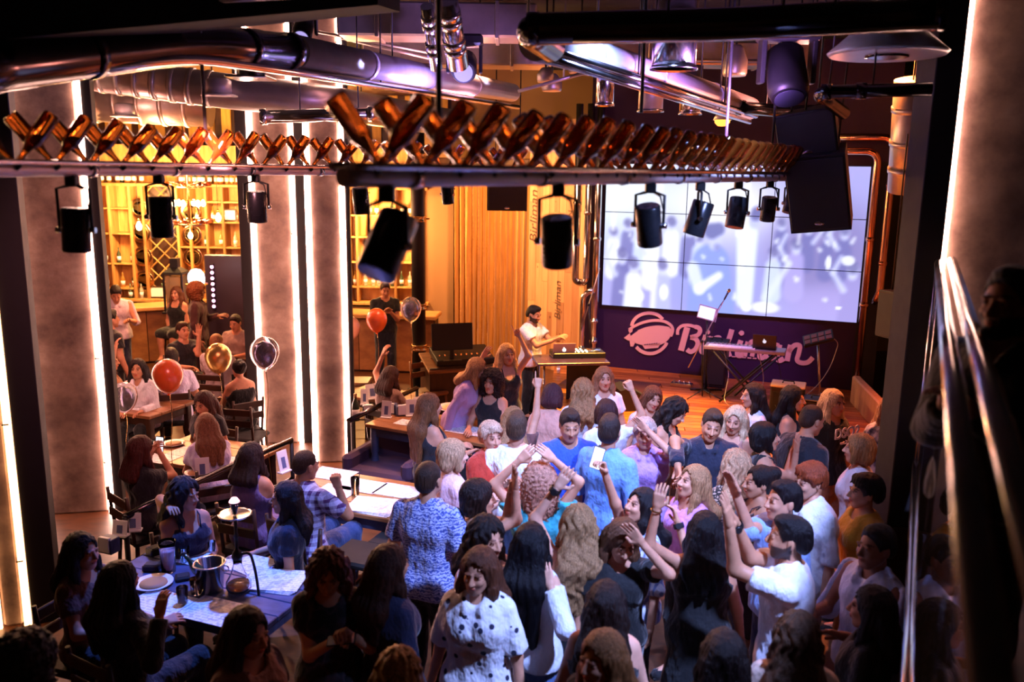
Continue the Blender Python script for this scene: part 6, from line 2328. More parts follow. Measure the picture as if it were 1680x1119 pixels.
def laptop(label, loc, rz, lidm, mark=None, ang=18, base=None, screen=None):
    root = thing('laptop', label, 'laptop', loc, rz)
    MB().bbox((0, 0, .009), (.33, .23, .018), .005).build('keyboard_base', base or M_GALV, root)
    Mx = Matrix.Rotation(R(-ang), 3, 'X')
    pv = Vector((0, .115, .015))
    lid = MB().bbox(pv + Mx @ Vector((0, 0, .112)), (.33, .008, .224), .003, mat3=Mx).build('lid', lidm, root)
    if mark:
        e = Mx @ Matrix.Rotation(R(-90), 3, 'X')
        MB().lathe([(0, 0), (.026, 0), (.026, .002), (0, .002)], 16, pv + Mx @ Vector((0, .0045, .115)), e).build('lid_emblem', mark, lid)
        MB().lathe([(0, 0), (.009, 0), (.009, .002), (0, .002)], 10, pv + Mx @ Vector((.006, .0045, .150)), e).build('lid_emblem_leaf', mark, lid)
    if screen:
        MB().bbox(pv + Mx @ Vector((0, -.005, .112)), (.31, .003, .20), .001, mat3=Mx).build('screen', screen, lid)
    return root


M_MARK = emis('laptop_mark', (1.0, .92, .9), 2.2)
lp = atZ(922, 583, 1.03)
laptop('sticker covered laptop with a glowing fruit emblem on the DJ table', (lp.x, lp.y, 1.02), R(188), mat('sticker_lid', hexc('b98878'), .5), M_MARK)
# light desk and monitor left of the DJ
p = atZ(752, 590, .85)
r_ = thing('light_desk', 'sloping wooden desk with a mixing console beside the curtain', 'desk', (p.x, p.y, 0), R(20))
MB().bbox((0, 0, .40), (1.05, .6, .8), .01).build('cabinet', M_DKWOOD, r_)
MB().bbox((0, -.02, .83), (1.1, .66, .04), .006, mat3=Matrix.Rotation(R(14), 3, 'X')).build('top', M_TABLE, r_)
r_ = thing('mixing_console', 'black mixing console on the sloping desk', 'mixing console', (p.x + .05, p.y, .86), R(20))
Mx = Matrix.Rotation(R(14), 3, 'X')
MB().bbox((0, 0, .06), (.9, .5, .1), .01, mat3=Mx).build('chassis', M_BLACK, r_)
for k in range(10):
    MB().box(Mx @ Vector((-.38 + k * .084, -.08, .12)), (.02, .03, .02)).build('fader', M_CHROME, r_)
p2 = atZ(741, 588, .95)
r_ = thing('monitor', 'flat black monitor seen from behind next to the curtain', 'monitor', (p2.x, p2.y + .1, .9), R(15))
MB().bbox((0, 0, .36), (.62, .04, .40), .008, mat3=Matrix.Rotation(R(-8), 3, 'X')).build('screen_back', M_BLACK, r_)
MB().bbox((0, .02, .36), (.2, .04, .2), .01).build('mount_box', M_BLACKM, r_)
MB().bbox((0, .03, .09), (.06, .03, .18), .005).build('stand_neck', M_BLACK, r_)
MB().bbox((0, .02, .006), (.28, .2, .012), .004).build('stand_foot', M_BLACK, r_)
p3 = atZ(728, 590, .70)
r_ = thing('side_cabinet', 'plain dark box cabinet with a cup left of the light desk', 'cabinet', (p3.x, p3.y, 0), R(5))
MB().bbox((0, 0, .34), (.5, .45, .68), .008).build('body', M_TABLE, r_)
MB().bbox((0, 0, .69), (.54, .49, .025), .004).build('top', M_DKWOOD, r_)
tag(MB().lathe([(0, 0), (.03, 0), (.04, .1), (.037, .1), (.028, .006), (0, .006)], 14).build('paper_cup', M_WHITE, None, (p3.x, p3.y, .703)), 'white paper cup on the box cabinet', 'cup')

# ------------------------------------------------------------------ stage equipment
DZ = .353


def on_deck(px, py):
    return atZ(px, py, DZ)


def mic_stand(label, base, top, tip, mic=True):
    b_, t_, m_ = Vector(base), Vector(top), Vector(tip)
    root = thing('microphone_stand', label, 'microphone stand', tuple(b_))
    for k in range(3):
        a = R(90 + 120 * k)
        MB().tube([(0, 0, .12), (.30 * math.cos(a), .30 * math.sin(a), .01)], .009, 6).build('leg', M_BLACK, root)
    MB().cyl((0, 0, .02), t_ - b_, .011, 10).build('pole', M_BLACK, root)
    MB().lathe([(.0, -.02), (.02, -.02), (.02, .02), (0, .02)], 10, t_ - b_).build('clutch', M_BLACK, root)
    d_ = (m_ - t_).normalized()
    MB().cyl(t_ - b_ - d_ * .45, m_ - b_, .008, 8).build('boom_arm', M_GALV, root)
    if mic:
        c = m_ - b_
        MB().tube([c, c + d_ * .13], [.012, .016], 10).build('microphone_handle', M_BLACK, root)
        MB().lathe([(.016, 0), (.026, .015), (.027, .035), (.018, .055), (0, .06)], 14, c + d_ * .125, d_.to_track_quat('Z', 'Y').to_matrix()).build('microphone_head', M_CHROME, root)
        MB().tube(rounded([c, c + Vector((-.08, 0, -.12)), c - d_ * .3 + Vector((0, 0, -.05)), Vector((.02, 0, .5)), Vector((.1, -.1, .02))], .1), .005, 6).build('cable', M_BLACK, root)
    return root


b_ = on_deck(1152, 652); tY = b_.y
mic_stand('boom microphone stand in front of the keyboard', b_, atY(1152, 560, tY), atY(1188, 492, tY))
b_ = on_deck(972, 615)
mic_stand('thin boom stand leaning beside the steel pipes', b_, atY(966, 500, b_.y - .2), atY(984, 440, b_.y - .2), False)
# music stand with tablet
b_ = on_deck(1158, 640)
r_ = thing('tablet_stand', 'stand with a tilted tablet left of the keyboard', 'tablet stand', tuple(b_))
tp = atY(1160, 525, b_.y) - b_
MB().cyl((0, 0, 0), tp, .014, 10).build('pole', M_BLACK, r_)
MB().bbox((0, 0, .012), (.5, .06, .024), .005).build('foot_bar', M_BLACK, r_)
MB().bbox((0, 0, .012), (.06, .4, .024), .005).build('foot_bar', M_BLACK, r_)
Mx = Matrix.Rotation(R(-22), 3, 'X') @ Matrix.Rotation(R(15), 3, 'Y')
MB().bbox(tp + Vector((0, -.02, .11)), (.30, .012, .22), .004, mat3=Mx).build('tablet', mat('tablet_back', (.4, .35, .4), .3), r_)
MB().bbox(tp + Vector((-.02, -.03, .115)), (.24, .008, .18), .002, mat3=Mx).build('screen', emis('tablet_screen', (.55, .6, .9), 1.2), r_)
# keyboard on stand
kb = atY(1222, 572, 12.3)
r_ = thing('keyboard', 'electronic keyboard on a dark stand in front of the sign', 'keyboard', (kb.x, kb.y, DZ), WANG)
kz = kb.z - DZ
MB().bbox((0, 0, kz), (1.15, .34, .05), .008).build('body', mat('keyboard_case', (.25, .22, .22), .4), r_)
for k in range(24):
    MB().bbox((-.5 + k * .028, -.09, kz + .03), (.024, .14, .018), .003).build('key', M_WHITE, r_)
for k in range(10):
    MB().lathe([(0, .0), (.012, 0), (.012, .02), (0, .02)], 8, (-.45 + k * .06, .10, kz + .025)).build('knob', M_CHROME, r_)
for sx in (-1, 1):
    MB().tube([(sx * .45, -.15, kz - .03), (-sx * .30, -.15, .02)], .016, 8).build('stand_leg', M_BLACK, r_)
    MB().tube([(sx * .45, .15, kz - .03), (-sx * .30, .15, .02)], .016, 8).build('stand_leg', M_BLACK, r_)
    MB().cyl((sx * .45, -.17, kz - .03), (sx * .45, .17, kz - .03), .016, 8).build('stand_bar', M_BLACK, r_)
lp = Vector((kb.x, kb.y, 0)) + WU * .28 + WN * -.02
laptop('black laptop with a fruit emblem on the keyboard stand', (lp.x, lp.y, kb.z + .03), WANG + R(180), M_BLACK, emis('dim_mark', (.8, .7, .85), .6), base=M_BLACK)
for k, (q0, q1, q2) in enumerate(((.2, .5, -.5), (-.3, .0, .4), (.45, .7, .2))):
    s0 = Vector((kb.x, kb.y, kb.z - .05)) + WU * q0
    e0 = Vector((kb.x, kb.y, DZ + .01)) + WU * q1 + WN * .5
    tag(MB().tube(rounded([Vector((0, 0, 0)), Vector((0, 0, -.35)) + WU * .1, (e0 - s0) + Vector((0, 0, .1)) - WU * .2, e0 - s0, e0 - s0 + WU * q2 + WN * .3], .12), .005, 6).build('cable', M_GALV if k < 2 else M_BLACK, None, tuple(s0)), ('pale cable hanging under the laptop', 'pale cable hanging under the keys', 'dark cable at the right of the keyboard')[k], 'cable')
# sampler pad on a stand
b_ = on_deck(1346, 668)
r_ = thing('sampler_stand', 'tilted red lit sampler pad on a pole stand at right', 'sampler', tuple(b_))
tp = atY(1342, 562, b_.y) - b_
MB().cyl((0, 0, 0), tp, .016, 10).build('pole', M_CHROME, r_)
for k in range(3):
    a = R(30 + 120 * k)
    MB().tube([(0, 0, .2), (.28 * math.cos(a), .28 * math.sin(a), .01)], .011, 6).build('leg', M_CHROME, r_)
Mx = Matrix.Rotation(R(-21), 3, 'Z') @ Matrix.Rotation(R(-20), 3, 'Y') @ Matrix.Rotation(R(25), 3, 'X')
MB().bbox(tp + Vector((0, 0, .06)), (.42, .26, .05), .008, mat3=Mx).build('pad', M_BLACK, r_)
for k in range(8):
    MB().bbox(tp + Vector((0, 0, .06)) + Mx @ Vector((-.15 + (k % 4) * .1, -.06 + (k // 4) * .11, .028)), (.08, .09, .008), .002, mat3=Mx).build('pad_button', mat('red_pad', (.20, .03, .02), .4), r_)
MB().bbox(tp, (.06, .06, .05), .006).build('clamp', M_CHROME, r_)
MB().tube(rounded([tp + Vector((.2, 0, .08)), tp + Vector((.3, 0, .0)), tp + Vector((.22, 0, -.35)), Vector((-.1, -.1, .35)), Vector((-.5, -.15, .02))], .15), .005, 6).build('cable', M_GALV, r_)
# boxes on the stage


def amp(label, px, py, w, d, h, rz, lid, name='amplifier'):
    b_ = on_deck(px, py)
    root = thing(name, label, 'amplifier', (b_.x, b_.y, DZ), rz)
    MB().bbox((0, 0, h / 2), (w, d, h), .015).build('cabinet', M_BLACK, root)
    MB().bbox((0, -d / 2 - .005, h * .45), (w * .86, .012, h * .75), .004).build('grille', M_BLACKM, root)
    MB().bbox((0, 0, h + .008), (w * 1.02, d * 1.02, .03), .008).build('top_lid', lid, root)
    MB().tube([(-.08, 0, h + .02), (-.07, 0, h + .06), (.07, 0, h + .06), (.08, 0, h + .02)], .01, 8).build('handle', M_BLACK, root)


amp('black amplifier with pale lid at the right of the stage', 1290, 676, .46, .36, .40, WANG, mat('pale_lid', (.75, .6, .45), .5))
amp('low black amplifier beside the pale lidded one', 1338, 690, .40, .32, .30, WANG, M_BLACK)
amp('black subwoofer box under the keyboard', 1172, 632, .36, .36, .72, WANG, M_BLACK, 'subwoofer')
b_ = on_deck(1118, 634)
r_ = thing('effects_pedal', 'silver effects pedal row on the stage floor', 'pedal', (b_.x, b_.y, DZ), WANG)
MB().bbox((0, 0, .03), (.34, .14, .06), .008).build('case', M_CHROME, r_)
for k in range(4):
    MB().lathe([(0, 0), (.018, 0), (.018, .03), (0, .03)], 10, (-.12 + k * .08, 0, .06)).build('switch', M_CHROME, r_)
# cables in loops on the deck and a wedge monitor
b_ = on_deck(1185, 690)
tag(MB().tube([Vector((.22 * math.cos(k * .5) * (1 - k * .012), .16 * math.sin(k * .5) * (1 - k * .008), .012 + .003 * (k % 5))) for k in range(48)], .008, 6).build('cable_coil', M_BLACK, None, tuple(b_)), 'coil of black cable on the stage floor', 'cable')
b_ = on_deck(1262, 690)
tag(MB().tube([Vector((.15 * math.cos(k * .5), .15 * math.sin(k * .5), .012 + .002 * (k % 6))) for k in range(40)], .008, 6).build('cable_coil', mat('orange_cord', (.6, .25, .08), .5), None, tuple(b_)), 'coil of pale cable beside the pale lidded amplifier', 'cable')
for k, (px, py, ln) in enumerate(((940, 618, .35), (1000, 625, .3))):
    b_ = on_deck(px, py)
    tag(MB().tube(rounded([(0, 0, .012), (.1, .03, .012), (.18, -.05, .012), (ln, 0, .012)], .06), .010, 6).build('cable', M_BLACK, None, tuple(b_)), ('short black cable near the water bottle', 'short black cable beside the carpet')[k], 'cable')
b_ = on_deck(1048, 668)
r_ = thing('stage_monitor', 'dark wedge shaped stage monitor at the stage front', 'loudspeaker', (b_.x - .1, b_.y, DZ), R(10))
MB().prism([(-.25, 0), (.25, 0), (.25, .12), (-.12, .34), (-.25, .30)], -.22, .22, Matrix.Rotation(R(90), 4, 'X')).build('cabinet', M_BLACK, r_)
MB().bbox((.07, 0, .235), (.38, .40, .012), .004, mat3=Matrix.Rotation(R(31), 3, 'Y')).build('grille', M_BLACKM, r_)
b_ = on_deck(1205, 650)
tag(MB().tube([Vector((0, 0, .01)), Vector((.75, .35, .55))], .016, 8).build('stand_leg_pole', M_BLACK, None, tuple(b_)), 'slanting dark pole at the stage middle', 'pole')

# ------------------------------------------------------------------ the guests
PP = {}
B = ('trousers', '101014')


def phone(label, at, up_dir, face, lit=True):
    """phone held at a point"""
    u = Vector(up_dir).normalized(); f_ = Vector(face); f_ = (f_ - u * f_.dot(u)).normalized(); r = u.cross(f_)
    Mx = Matrix((r, -f_, u)).transposed()
    root = thing('phone', label, 'phone', tuple(at))
    MB().bbox((0, 0, 0), (.074, .009, .152), .006, mat3=Mx).build('case', M_BLACK, root)
    MB().bbox(Mx @ Vector((0, -.0055, 0)), (.066, .002, .14), .001, mat3=Mx).build('screen', emis('phone_screen', (.75, .75, .9), 1.3) if lit else M_CHROME, root)


# --- front row
PP['cherry'] = person('smiling woman in white shirt with dark cherry prints, long brown hair', 785, 938, -14, hair=('long', '5b3320', .26), top=('blouse', 'spots:eeeef6:1c1c3c'), bottom=B, head=(4, 4, -6), tone='warm')
person('dark wavy haired woman in pale pink top behind the cherry shirt', 800, 884, 42, hair=('wavy', '1d1210', .16), top=('tee', 'e6cfd4'), head=(6, 0, 0), tone='warm', ra='front')
person('woman with straight black waist long hair in white shirt and jeans', 872, 892, 158, hair=('long', '0d0b10', .48), top=('long', 'e8ecf8'), bottom=('jeans', '5878b0'), la=(838, 985, .1), ra=(905, 960, .12))
W1 = person('long wavy blonde woman seen from behind in dark top', 948, 862, 185, hair=('wavy', 'a07850', .42), top=('tank', '17131a'), bottom=('skirt', '101015'), la=(914, 800, .0, (893, 880)), handL='open', h=1.70)
person('woman in black tee pressing a hand to her forehead', 1022, 888, 8, hair=('long', '6b4630', .22), top=('tee', '0c0b0e'), la=(1052, 890, .14, (1102, 968)), head=(22, 8, 0), tone='warm', handL='flat')
person('dark haired woman in a sparkling dark dress at the bottom', 994, 992, 170, hair=('long', '20120e', .20), top=('dress', 'sequin:0c0a0e:3a3044'), h=1.66)
person('light brown haired woman in black at the bottom edge', 985, 1082, -50, hair=('long', '8a5a34', .18), top=('tee', '0b0a0c'), h=1.66, tone='warm')
person('pale blonde head at the bottom edge left of the cherry shirt', 655, 1108, 170, hair=('wavy', 'b38c60', .18), top=('tee', '14121a'), h=1.62)
person('dark curly haired guest in beige at the bottom left corner', 45, 1090, 150, hair=('curly', '2a201c', .0), top=('tee', 'a58f80'), h=1.70)
person('brown haired woman in dusty pink at the bottom near the table', 408, 1040, 62, hair=('long', '36201a', .18), top=('loose', '8a5f58'), h=1.62, tone='warm', head=(6, 0, 0))
q = person('auburn haired woman in black floral dress looking at a phone', 538, 940, 12, hair=('wavy', '5a2c22', .10), top=('dress_tee', 'floral:0b0a0d:3a2a30'), la=(572, 1042, .22), ra=(548, 1052, .22), head=(26, 0, 0), tone='tan', handL='grip', handR='grip', h=1.66)
phone('dark phone in the hands of the auburn haired woman', atY(560, 1050, q['head'].y - .27), (1, 0, .15), (0, -.3, 1), False)
person('woman with long brown hair in navy sweater seen from behind', 640, 930, 130, hair=('long', '44261c', .28), top=('long', '14163a'), h=1.68, tone='warm')
person('short haired man in blue paisley shirt seen from behind', 704, 787, 158, 'm', hair=('buzz', '3d2a20'), top=('shirt', 'paisley:b9c0ea:4454a4'), bottom=B, h=1.80, tone='warm')
person('blonde bobbed woman in sheer pink top facing right', 744, 748, 108, hair=('bob', 'b98e68'), top=('tee', 'e8b8be'), bottom=('skirt', 'd9c6cc'), la='bent', ra='bent')
person('smiling short blonde woman in a red orange jacket', 806, 718, 28, hair=('pixie', 'd0aa8c'), top=('jacket', 'b8321a'), bottom=B, tone='warm', ra='front', la='front')
person('woman with dark brown bob and beige camisole, profile to the right', 786, 818, 96, hair=('bob', '24130f'), top=('cami', 'c79a8c'), bottom=('trousers', 'b08f86'), la=(838, 805, .08, (838, 880)), ra=(846, 800, .15, (842, 890)), handL='grip', handR='open', tone='warm')
person('man in white tee with navy trim seen from behind', 848, 702, 172, 'm', hair=('short', '4c3526'), top=('tee', 'eef2fa'), bottom=('jeans', '24304c'), tone='warm')
person('curly blonde woman in teal top circling her arms overhead', 884, 794, 188, hair=('curly', 'b07a62', .10), top=('tee', '2f9aa6'), bottom=('jeans', '3a6a84'), la=(852, 756, .04, (790, 780)), ra=(908, 754, .04, (965, 780)), handL='flat', handR='flat', tone='warm')
person('man in royal blue henley shirt looking down', 935, 698, 6, 'm', hair=('short', '2c1d18'), top=('long', '2c50b8'), bottom=B, head=(14, 0, 0), tone='tan', build=1.06)
person('man in light blue shirt seen from behind, face to the right', 1000, 708, 138, 'm', hair=('short', '2b1c18'), top=('roll', '6c9ae0'), bottom=B, head=(4, 0, 24), tone='warm', h=1.84)
person('grey haired woman in lavender polo holding hand before her face', 1058, 712, -8, hair=('pixie', 'b9a294'), top=('polo', 'b48ad0'), bottom=B, la=(1062, 706, .16, (1098, 760)), handL='flat', head=(4, 0, 0), tone='warm', build=1.08)
person('dark haired woman in black top tossing her hair', 1108, 676, 58, hair=('wavy', '20130f', .14), top=('tank', '0d0c10'), ra=(1092, 735, .12, (1085, 780)), head=(22, 10, 0), tone='warm', lean=(8, 0))
person('smiling man in dark blazer stretching an arm to the left', 1168, 698, -8, 'm', hair=('short', '35241a'), top=('jacket', '10152c'), bottom=B, ra=(1112, 765, .38, (1096, 700)), head=(12, 8, 0), tone='tan')
person('platinum blonde woman in dusty pink top next to the blazer man', 1206, 690, -30, hair=('long', 'd8b48c', .20), top=('tank', 'c08a78'), head=(8, 8, 0), tone='warm')
person('dark haired woman in white top by the stage, profile left', 1234, 650, -82, hair=('long', '24130f', .20), top=('tee', 'e9e6f6'), tone='warm')
person('woman with long black hair and black top facing right', 1302, 655, 62, hair=('long', '0f0a0c', .24), top=('tank', '0e0b10'), tone='warm')
q = person('platinum blonde woman in black slogan tee and beige trousers', 1368, 662, 30, hair=('long', 'd8b894', .12), top=('loose', '0c0b0e'), bottom=('trousers', 'b98768'), tone='warm', h=1.72)
M_TEE = mat('cream_tee_print', (.85, .72, .66), .7)
for txt, sz, zz in (('DSQ2', .135, 1.315), ('est.2001', .05, 1.25)):
    Mw = Matrix.Translation(Vector((0, 0, 0)))
    c = Vector((0, -.186, zz))
    lettering('tee_print', txt, sz, Matrix.Translation(c) @ Matrix.Rotation(R(90), 4, 'X'), M_TEE, q['ob'], 0, .004 if zz > 1.3 else 0, .004)
person('man in dark tee with cropped hair leaning to the right', 1332, 690, 115, 'm', hair=('buzz', '3c2a22'), top=('tee', '10121e'), tone='tan', lean=(14, 0), h=1.82, build=1.1)
person('woman with black bob and low cut black dress raising her hands', 1256, 718, 82, hair=('bob', '120c0d'), top=('dress', '0c0b10'), la=(1300, 742, .02, (1280, 800)), ra=(1306, 740, .12, (1285, 800)), handL='flat', handR='open', tone='warm', head=(-6, 0, 0))
person('woman with light brown bob in white tee facing left', 1408, 738, -118, hair=('bob', '9a6a40'), top=('tee', 'e8d8dc'), bottom=('trousers', 'b0765a'), tone='warm')
person('woman in black and white floral dress beside the dark column', 1462, 672, -12, hair=('long', 'b08064', .20), top=('dress_tee', 'tie:cfc2cc:1c1a2c'), tone='warm')
person('red haired woman in loose white shirt and white trousers', 1328, 790, -70, hair=('pixie', '8a3a1c'), top=('roll', 'eceef8'), bottom=('trousers', 'e8d9d4'), h=1.74, build=1.12, tone='warm', head=(8, 0, 0))
person('short black haired woman in mustard yellow top', 1418, 808, -92, hair=('pixie', '140d0d'), top=('loose', 'c78a14'), bottom=('trousers', '6a4a12'), tone='tan', h=1.68)
person('dark haired man in light blue shirt, profile to the left', 1284, 822, -78, 'm', hair=('short', '1b1214'), top=('roll', '8eaee6'), bottom=('jeans', '28345c'), tone='warm', ra=(1208, 812, .05, (1235, 880)), handR='flat', h=1.78)
W2 = person('bearded man in white short sleeved shirt clapping above the crowd', 1294, 884, -108, 'm', hair=('short', '140e10'), top=('shirt', 'e8e9f6'), bottom=('jeans', '20283c'), tone='tan', beard='4a3024', la=(1196, 862, .10, (1180, 960)), ra=(1206, 858, .0, (1200, 960)), handL='flat', handR='open', h=1.82, build=1.12)
person('woman with dark hair and reddish brown dress, profile left', 1244, 792, -84, hair=('bun', '1b1010'), top=('dress', '3a1512'), tone='tan', la='bent')
person('woman with wavy platinum hair seen from behind in leopard print', 1206, 765, 192, hair=('wavy', 'c0946e', .26), top=('dress_tee', 'leopard:b09078:1c1410'), tone='warm')
W3_ = person('blonde woman in lilac tee lifting her chin, profile left', 1136, 792, -70, hair=('long', 'a87850', .22), top=('tee', 'd08ad8'), la=(1112, 858, .15), head=(-14, 0, 0), tone='warm')
q = person('black haired woman in striped white shirt taking a selfie', 1050, 832, -62, hair=('long', '150e10', .26), top=('roll', 'stripe:e8ecf8:8fa4dc'), ra=(984, 752, .10, (1012, 830)), handR='grip', head=(-20, 0, 0), tone='warm')
phone('bright phone held up for a selfie over the crowd', q['wrist'][-1] + Vector((-.05, 0, .10)), (.25, 0, 1), (-.2, -1, .3))
W4 = person('woman with long black hair in sleeveless black dress seen from behind', 1156, 872, 172, hair=('long', '0f0b0d', .24), top=('dress', '08070a'), la=(1078, 832, .1, (1078, 920)), handL='relax', tone='warm')
person('woman with long brown hair in cream top seen from behind', 1308, 1046, 165, hair=('wavy', '4c3322', .34), top=('loose', 'c0a896'), h=1.64)
person('dark haired guest in black at the bottom under the dancing crowd', 1186, 1076, 175, hair=('long', '1c1210', .2), top=('tee', '0b090b'), h=1.66)
person('guest in bright blue white shirt half hidden by the right column', 1436, 898, -70, 'm', hair=('short', '1a1210'), top=('roll', 'c4d0f0'), tone='deep', la='bent', ra='bent', h=1.74)
person('dark haired guest in black in front of the mustard yellow top', 1428, 1000, -120, hair=('long', '1a0f0d', .15), top=('tee', '0d0a0c'), tone='tan', h=1.62)

# --- at the stage
person('woman with long light brown hair and white tee by the stage, facing camera', 991, 622, 6, hair=('long', '9a6444', .16), top=('tee', 'ece8f4'), tone='warm')
person('small brown haired woman in pale top at the stage edge', 1070, 655, 14, hair=('bob', '6a3a24'), top=('tee', 'dcd2ea'), tone='warm', head=(6, 14, 0), h=1.60)
person('long wavy blonde woman in white tee seen from behind by the stage', 956, 642, 178, hair=('wavy', 'a8764c', .22), top=('tee', 'e6ecf8'))
person('brown bobbed woman seen from behind raising her arm near the stage', 994, 678, 190, hair=('bob', '3a1c1c'), top=('tee', 'dfe2f2'), ra=(1036, 640, .0, (1046, 690)), handR='fist', tone='warm')
person('woman with burgundy bob and peach top bending away', 906, 652, 165, hair=('bob', '4a2226'), top=('long', 'd79a84'), bottom=('skirt', '101016'), lean=(18, 0), tone='warm')
person('blonde woman half hidden behind the white tee, arm raised high', 842, 690, 178, hair=('long', 'a87a52', .22), top=('tee', '6a4038'), ra=(884, 625, -.15, (882, 690)), handR='point', tone='warm', h=1.64)
person('cheering blonde woman in black top throwing her arms up', 832, 582, 22, hair=('long', 'cc9a66', .12), top=('cami', '120d12'), la=(852, 552, .02, (862, 600)), ra=(792, 585, .05, (800, 625)), handL='point', handR='open', tone='warm', h=1.70)
person('blonde woman in lilac blouse leaning over to whisper', 784, 606, 66, hair=('long', 'b98452', .10), top=('long', 'c9a6da'), lean=(26, 0), head=(0, 0, 12), tone='warm', h=1.70)
person('smiling woman with big dark curls and black sleeveless top', 806, 628, -22, hair=('curly', '241312', .10), top=('tank', '0e0c14'), tone='warm', seat=.62, la='table', ra='table', h=1.72, bottom=B)
person('woman with very long light brown hair at the blue table', 706, 668, 118, hair=('long', '7a4c2c', .40), top=('tank', '141018'), bottom=B, la='table', ra='table', tone='warm', strap=True)
person('bearded DJ in white tee working at his deck', 876, 516, 58, 'm', hair=('short', '17100e'), top=('loose', 'ece4ee'), bottom=B, beard='38241c', la=(918, 553, .12), ra=(908, 558, .25), head=(16, 0, 0), tone='tan', h=1.74)
person('man in black tee standing at the bar with folded hands', 632, 476, 18, 'm', hair=('short', '3a2418'), top=('tee', '0f1016'), bottom=('jeans', '1c2030'), la='front', ra='front', head=(16, 0, 0), tone='tan')
person('brown haired guest with an arm over the head behind the champagne table', 642, 618, 140, hair=('long', '3c2016', .06), top=('tee', '8a6a60'), seat=.47, la='up', ra='table', head=(10, 0, 0), tone='warm')

# --- front left table
person('seated woman with long dark hair and navy tee, profile left', 468, 818, -78, hair=('long', '1e1210', .24), top=('tee', '14142e'), seat=.47, bottom=('trousers', 'b8b0c8'), la=(432, 945, .10), ra=(395, 915, .0), tone='tan', h=1.74)
person('seated woman in plum lace camisole with hand in her dark hair', 304, 812, 40, hair=('wavy', '1c0f0e', .12), top=('cami', '241428'), seat=.47, ra=(278, 830, .06, (262, 885)), la='lap', head=(4, 0, 30), tone='tan', h=1.72)
person('ponytailed woman in violet grey dress seen from behind', 414, 750, 158, hair=('long', '2c1712', .06), top=('dress', '6a5488'), seat=.52, la='table', ra='table', tone='tan', h=1.74)
person('man in blue and red plaid shirt seated at the menu table', 502, 764, 150, 'm', hair=('buzz', '3a2418'), top=('shirt', 'plaid:c4c4f0:52306a'), seat=.50, bottom=('jeans', '2c3c6a'), la='table', ra=(555, 800, .05, (572, 850)), head=(10, 0, -12), handR='fist', tone='tan')
person('black haired woman seated at the dark left end of the table', 136, 906, 72, hair=('long', '0d0809', .18), top=('tee', '5a3428'), seat=.47, la='table', ra='table', tone='tan')
person('black haired woman in black with her back to the camera at left', 198, 955, 150, hair=('long', '080607', .30), top=('long', '09080a'), seat=.47, ra=(262, 1010, .15), la='table', tone='tan', h=1.76)
q = person('auburn haired woman in dark tee filming with a phone', 233, 738, 138, hair=('long', '4a1c14', .12), top=('tee', '17141e'), seat=.47, ra=(262, 742, -.2, (285, 790)), la=(252, 738, -.25), handR='grip', tone='tan')
phone('phone with bright screen held by the auburn seated woman', atY(262, 729, q['head'].y + .25), (.1, 0, 1), (0, -1, .2))
person('leaning woman with light brown hair and lilac white tee', 338, 700, -150, hair=('long', '8a5c3c', .30), top=('tee', 'd6cdf2'), seat=.47, lean=(22, 0), la='table', ra=(330, 722, .1), tone='tan')
person('brown haired woman behind the leaning light brown hair', 334, 662, -20, hair=('long', '4a2a1e', .10), top=('tee', '15121a'), seat=.47, head=(22, 0, 0), tone='tan')
person('dark haired woman in white jacket by the small far left table', 226, 606, 6, hair=('long', '1c0f0c', .16), top=('jacket', 'ded6de'), seat=.47, la='table', ra='table', tone='tan', bottom=B)
person('white shirted guest behind the orange balloon', 282, 588, -160, 'm', hair=('short', '20130e'), top=('shirt', 'd5ccec'), seat=.47, la='table', ra='bent', tone='tan', bottom=B)
person('man in dark blue tee gesturing with a raised hand', 300, 543, 52, 'm', hair=('short', '3a2216'), top=('tee', '14141f'), seat=.47, la=(326, 552, .05, (322, 600)), ra='table', handL='open', tone='warm')
person('woman in black dress on a bar stool with crossed legs', 289, 482, -8, hair=('long', '6a3e24', .16), top=('dress', '0d0c10'), seat=.72, la='lap', ra='lap', tone='warm')
person('waiter figure in maroon tailcoat and brown turban near the bar', 324, 478, 100, 'm', hair=('curly', '7a4020', .0), top=('jacket', '3c1014'), bottom=('trousers', '2a0c10'), la='bent', tone='deep', h=1.80)
person('man in white shirt leaning at the left bar counter', 190, 482, 30, 'm', hair=('short', '1c110d'), top=('roll', 'c9bcc8'), bottom=('jeans', '1b2440'), head=(28, 0, 0), lean=(12, 0), la='bent', ra='bent', tone='tan', h=1.84)
person('guest in black tee standing before the white shirted man', 182, 524, 140, 'm', hair=('short', '1a100d'), top=('tee', '0e0d10'), tone='tan', h=1.72)
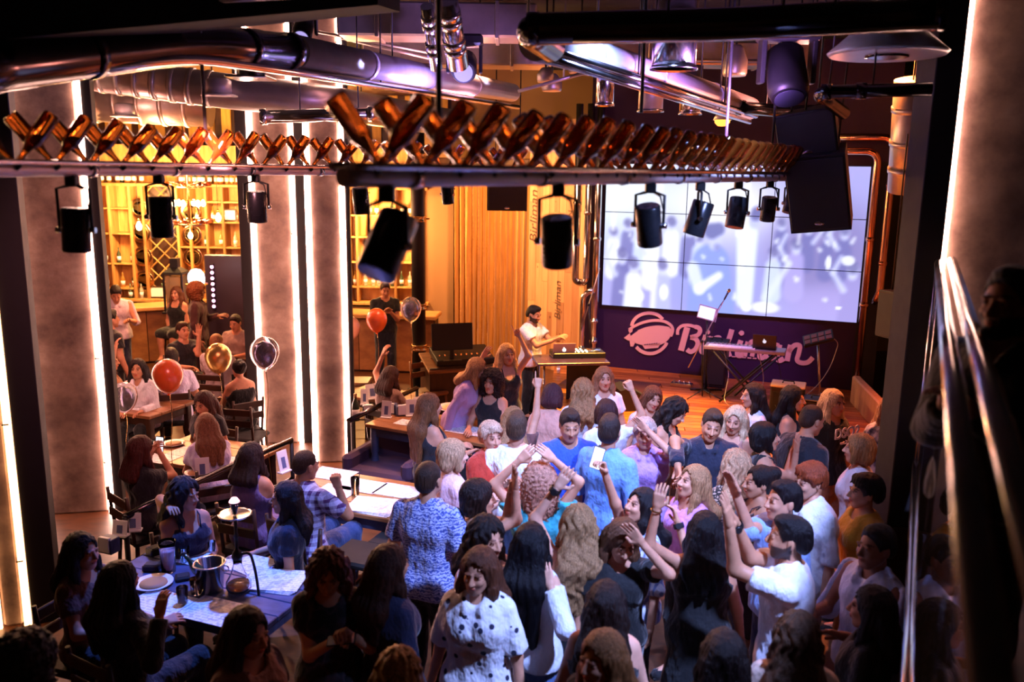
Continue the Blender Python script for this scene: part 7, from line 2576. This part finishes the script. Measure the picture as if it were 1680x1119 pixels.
person('fair cropped man seen from behind beside the gold balloon', 356, 562, 170, 'm', hair=('buzz', 'a87448'), top=('shirt', 'd6c8cc'), seat=.47, la='table', ra='table', tone='warm')
person('man in grey tee at the dark table by the left paired column', 386, 530, -10, 'm', hair=('short', '2a1812'), top=('tee', '9a7f74'), seat=.47, la='table', ra='table', tone='tan', head=(20, 0, 0))
person('woman with pinned up dark hair and bare back in black dress', 392, 606, -140, hair=('bun', '170d0c'), top=('cami', '100d12'), seat=.47, la='table', ra='table', tone='warm', bottom=B)
person('brown haired guest raising an arm at the far left', 180, 594, 110, hair=('long', '54301e', .08), top=('tank', 'a06a48'), seat=.47, ra='up', tone='tan', bottom=B)



def wristband(q, side, material, r=.036, w=.018, dial=True, name='wrist_watch'):
    to_l = lambda p: Vector(q['Rz'].T @ (np.array(p) - q['loc']))
    a, b = to_l(q['elbow'][side]), to_l(q['wrist'][side])
    d_ = (b - a).normalized()
    c = b - d_ * .02
    MB().tube([c - d_ * w, c - d_ * w * .5, c + d_ * w * .5, c + d_ * w], [r, r * 1.06, r * 1.06, r], 16, cap=False).build(name, material, q['ob'])
    if dial:
        n_ = d_.cross(Vector((1, 0, 0))).normalized()
        e_ = to_l(Vector((0, 0, CAM_H))) - c
        n_ = (e_ - d_ * e_.dot(d_)).normalized()
        MB().cyl(c + n_ * r * .9, c + n_ * (r + .012), .021, 16).build('watch_dial', M_BLACK, q['ob'])


wristband(W1, 1, M_BLACK)
wristband(W2, -1, M_BLACK, .038)
wristband(W3_, 1, M_BLACK)
wristband(W4, 1, M_GOLD, .034, .006, False, 'bracelet')

# --- on the balcony at the right edge
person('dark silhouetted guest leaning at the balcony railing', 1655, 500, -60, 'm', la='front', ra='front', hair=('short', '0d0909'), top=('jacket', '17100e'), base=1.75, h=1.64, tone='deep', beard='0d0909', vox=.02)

# seats below the seated guests
for lb_, loc_, yw_, h_ in SEATS:
    chair('dark chair under the ' + lb_.replace('seated ', '').replace('the ', ''), loc_[0], loc_[1], yw_, h_, back=h_ < .6)
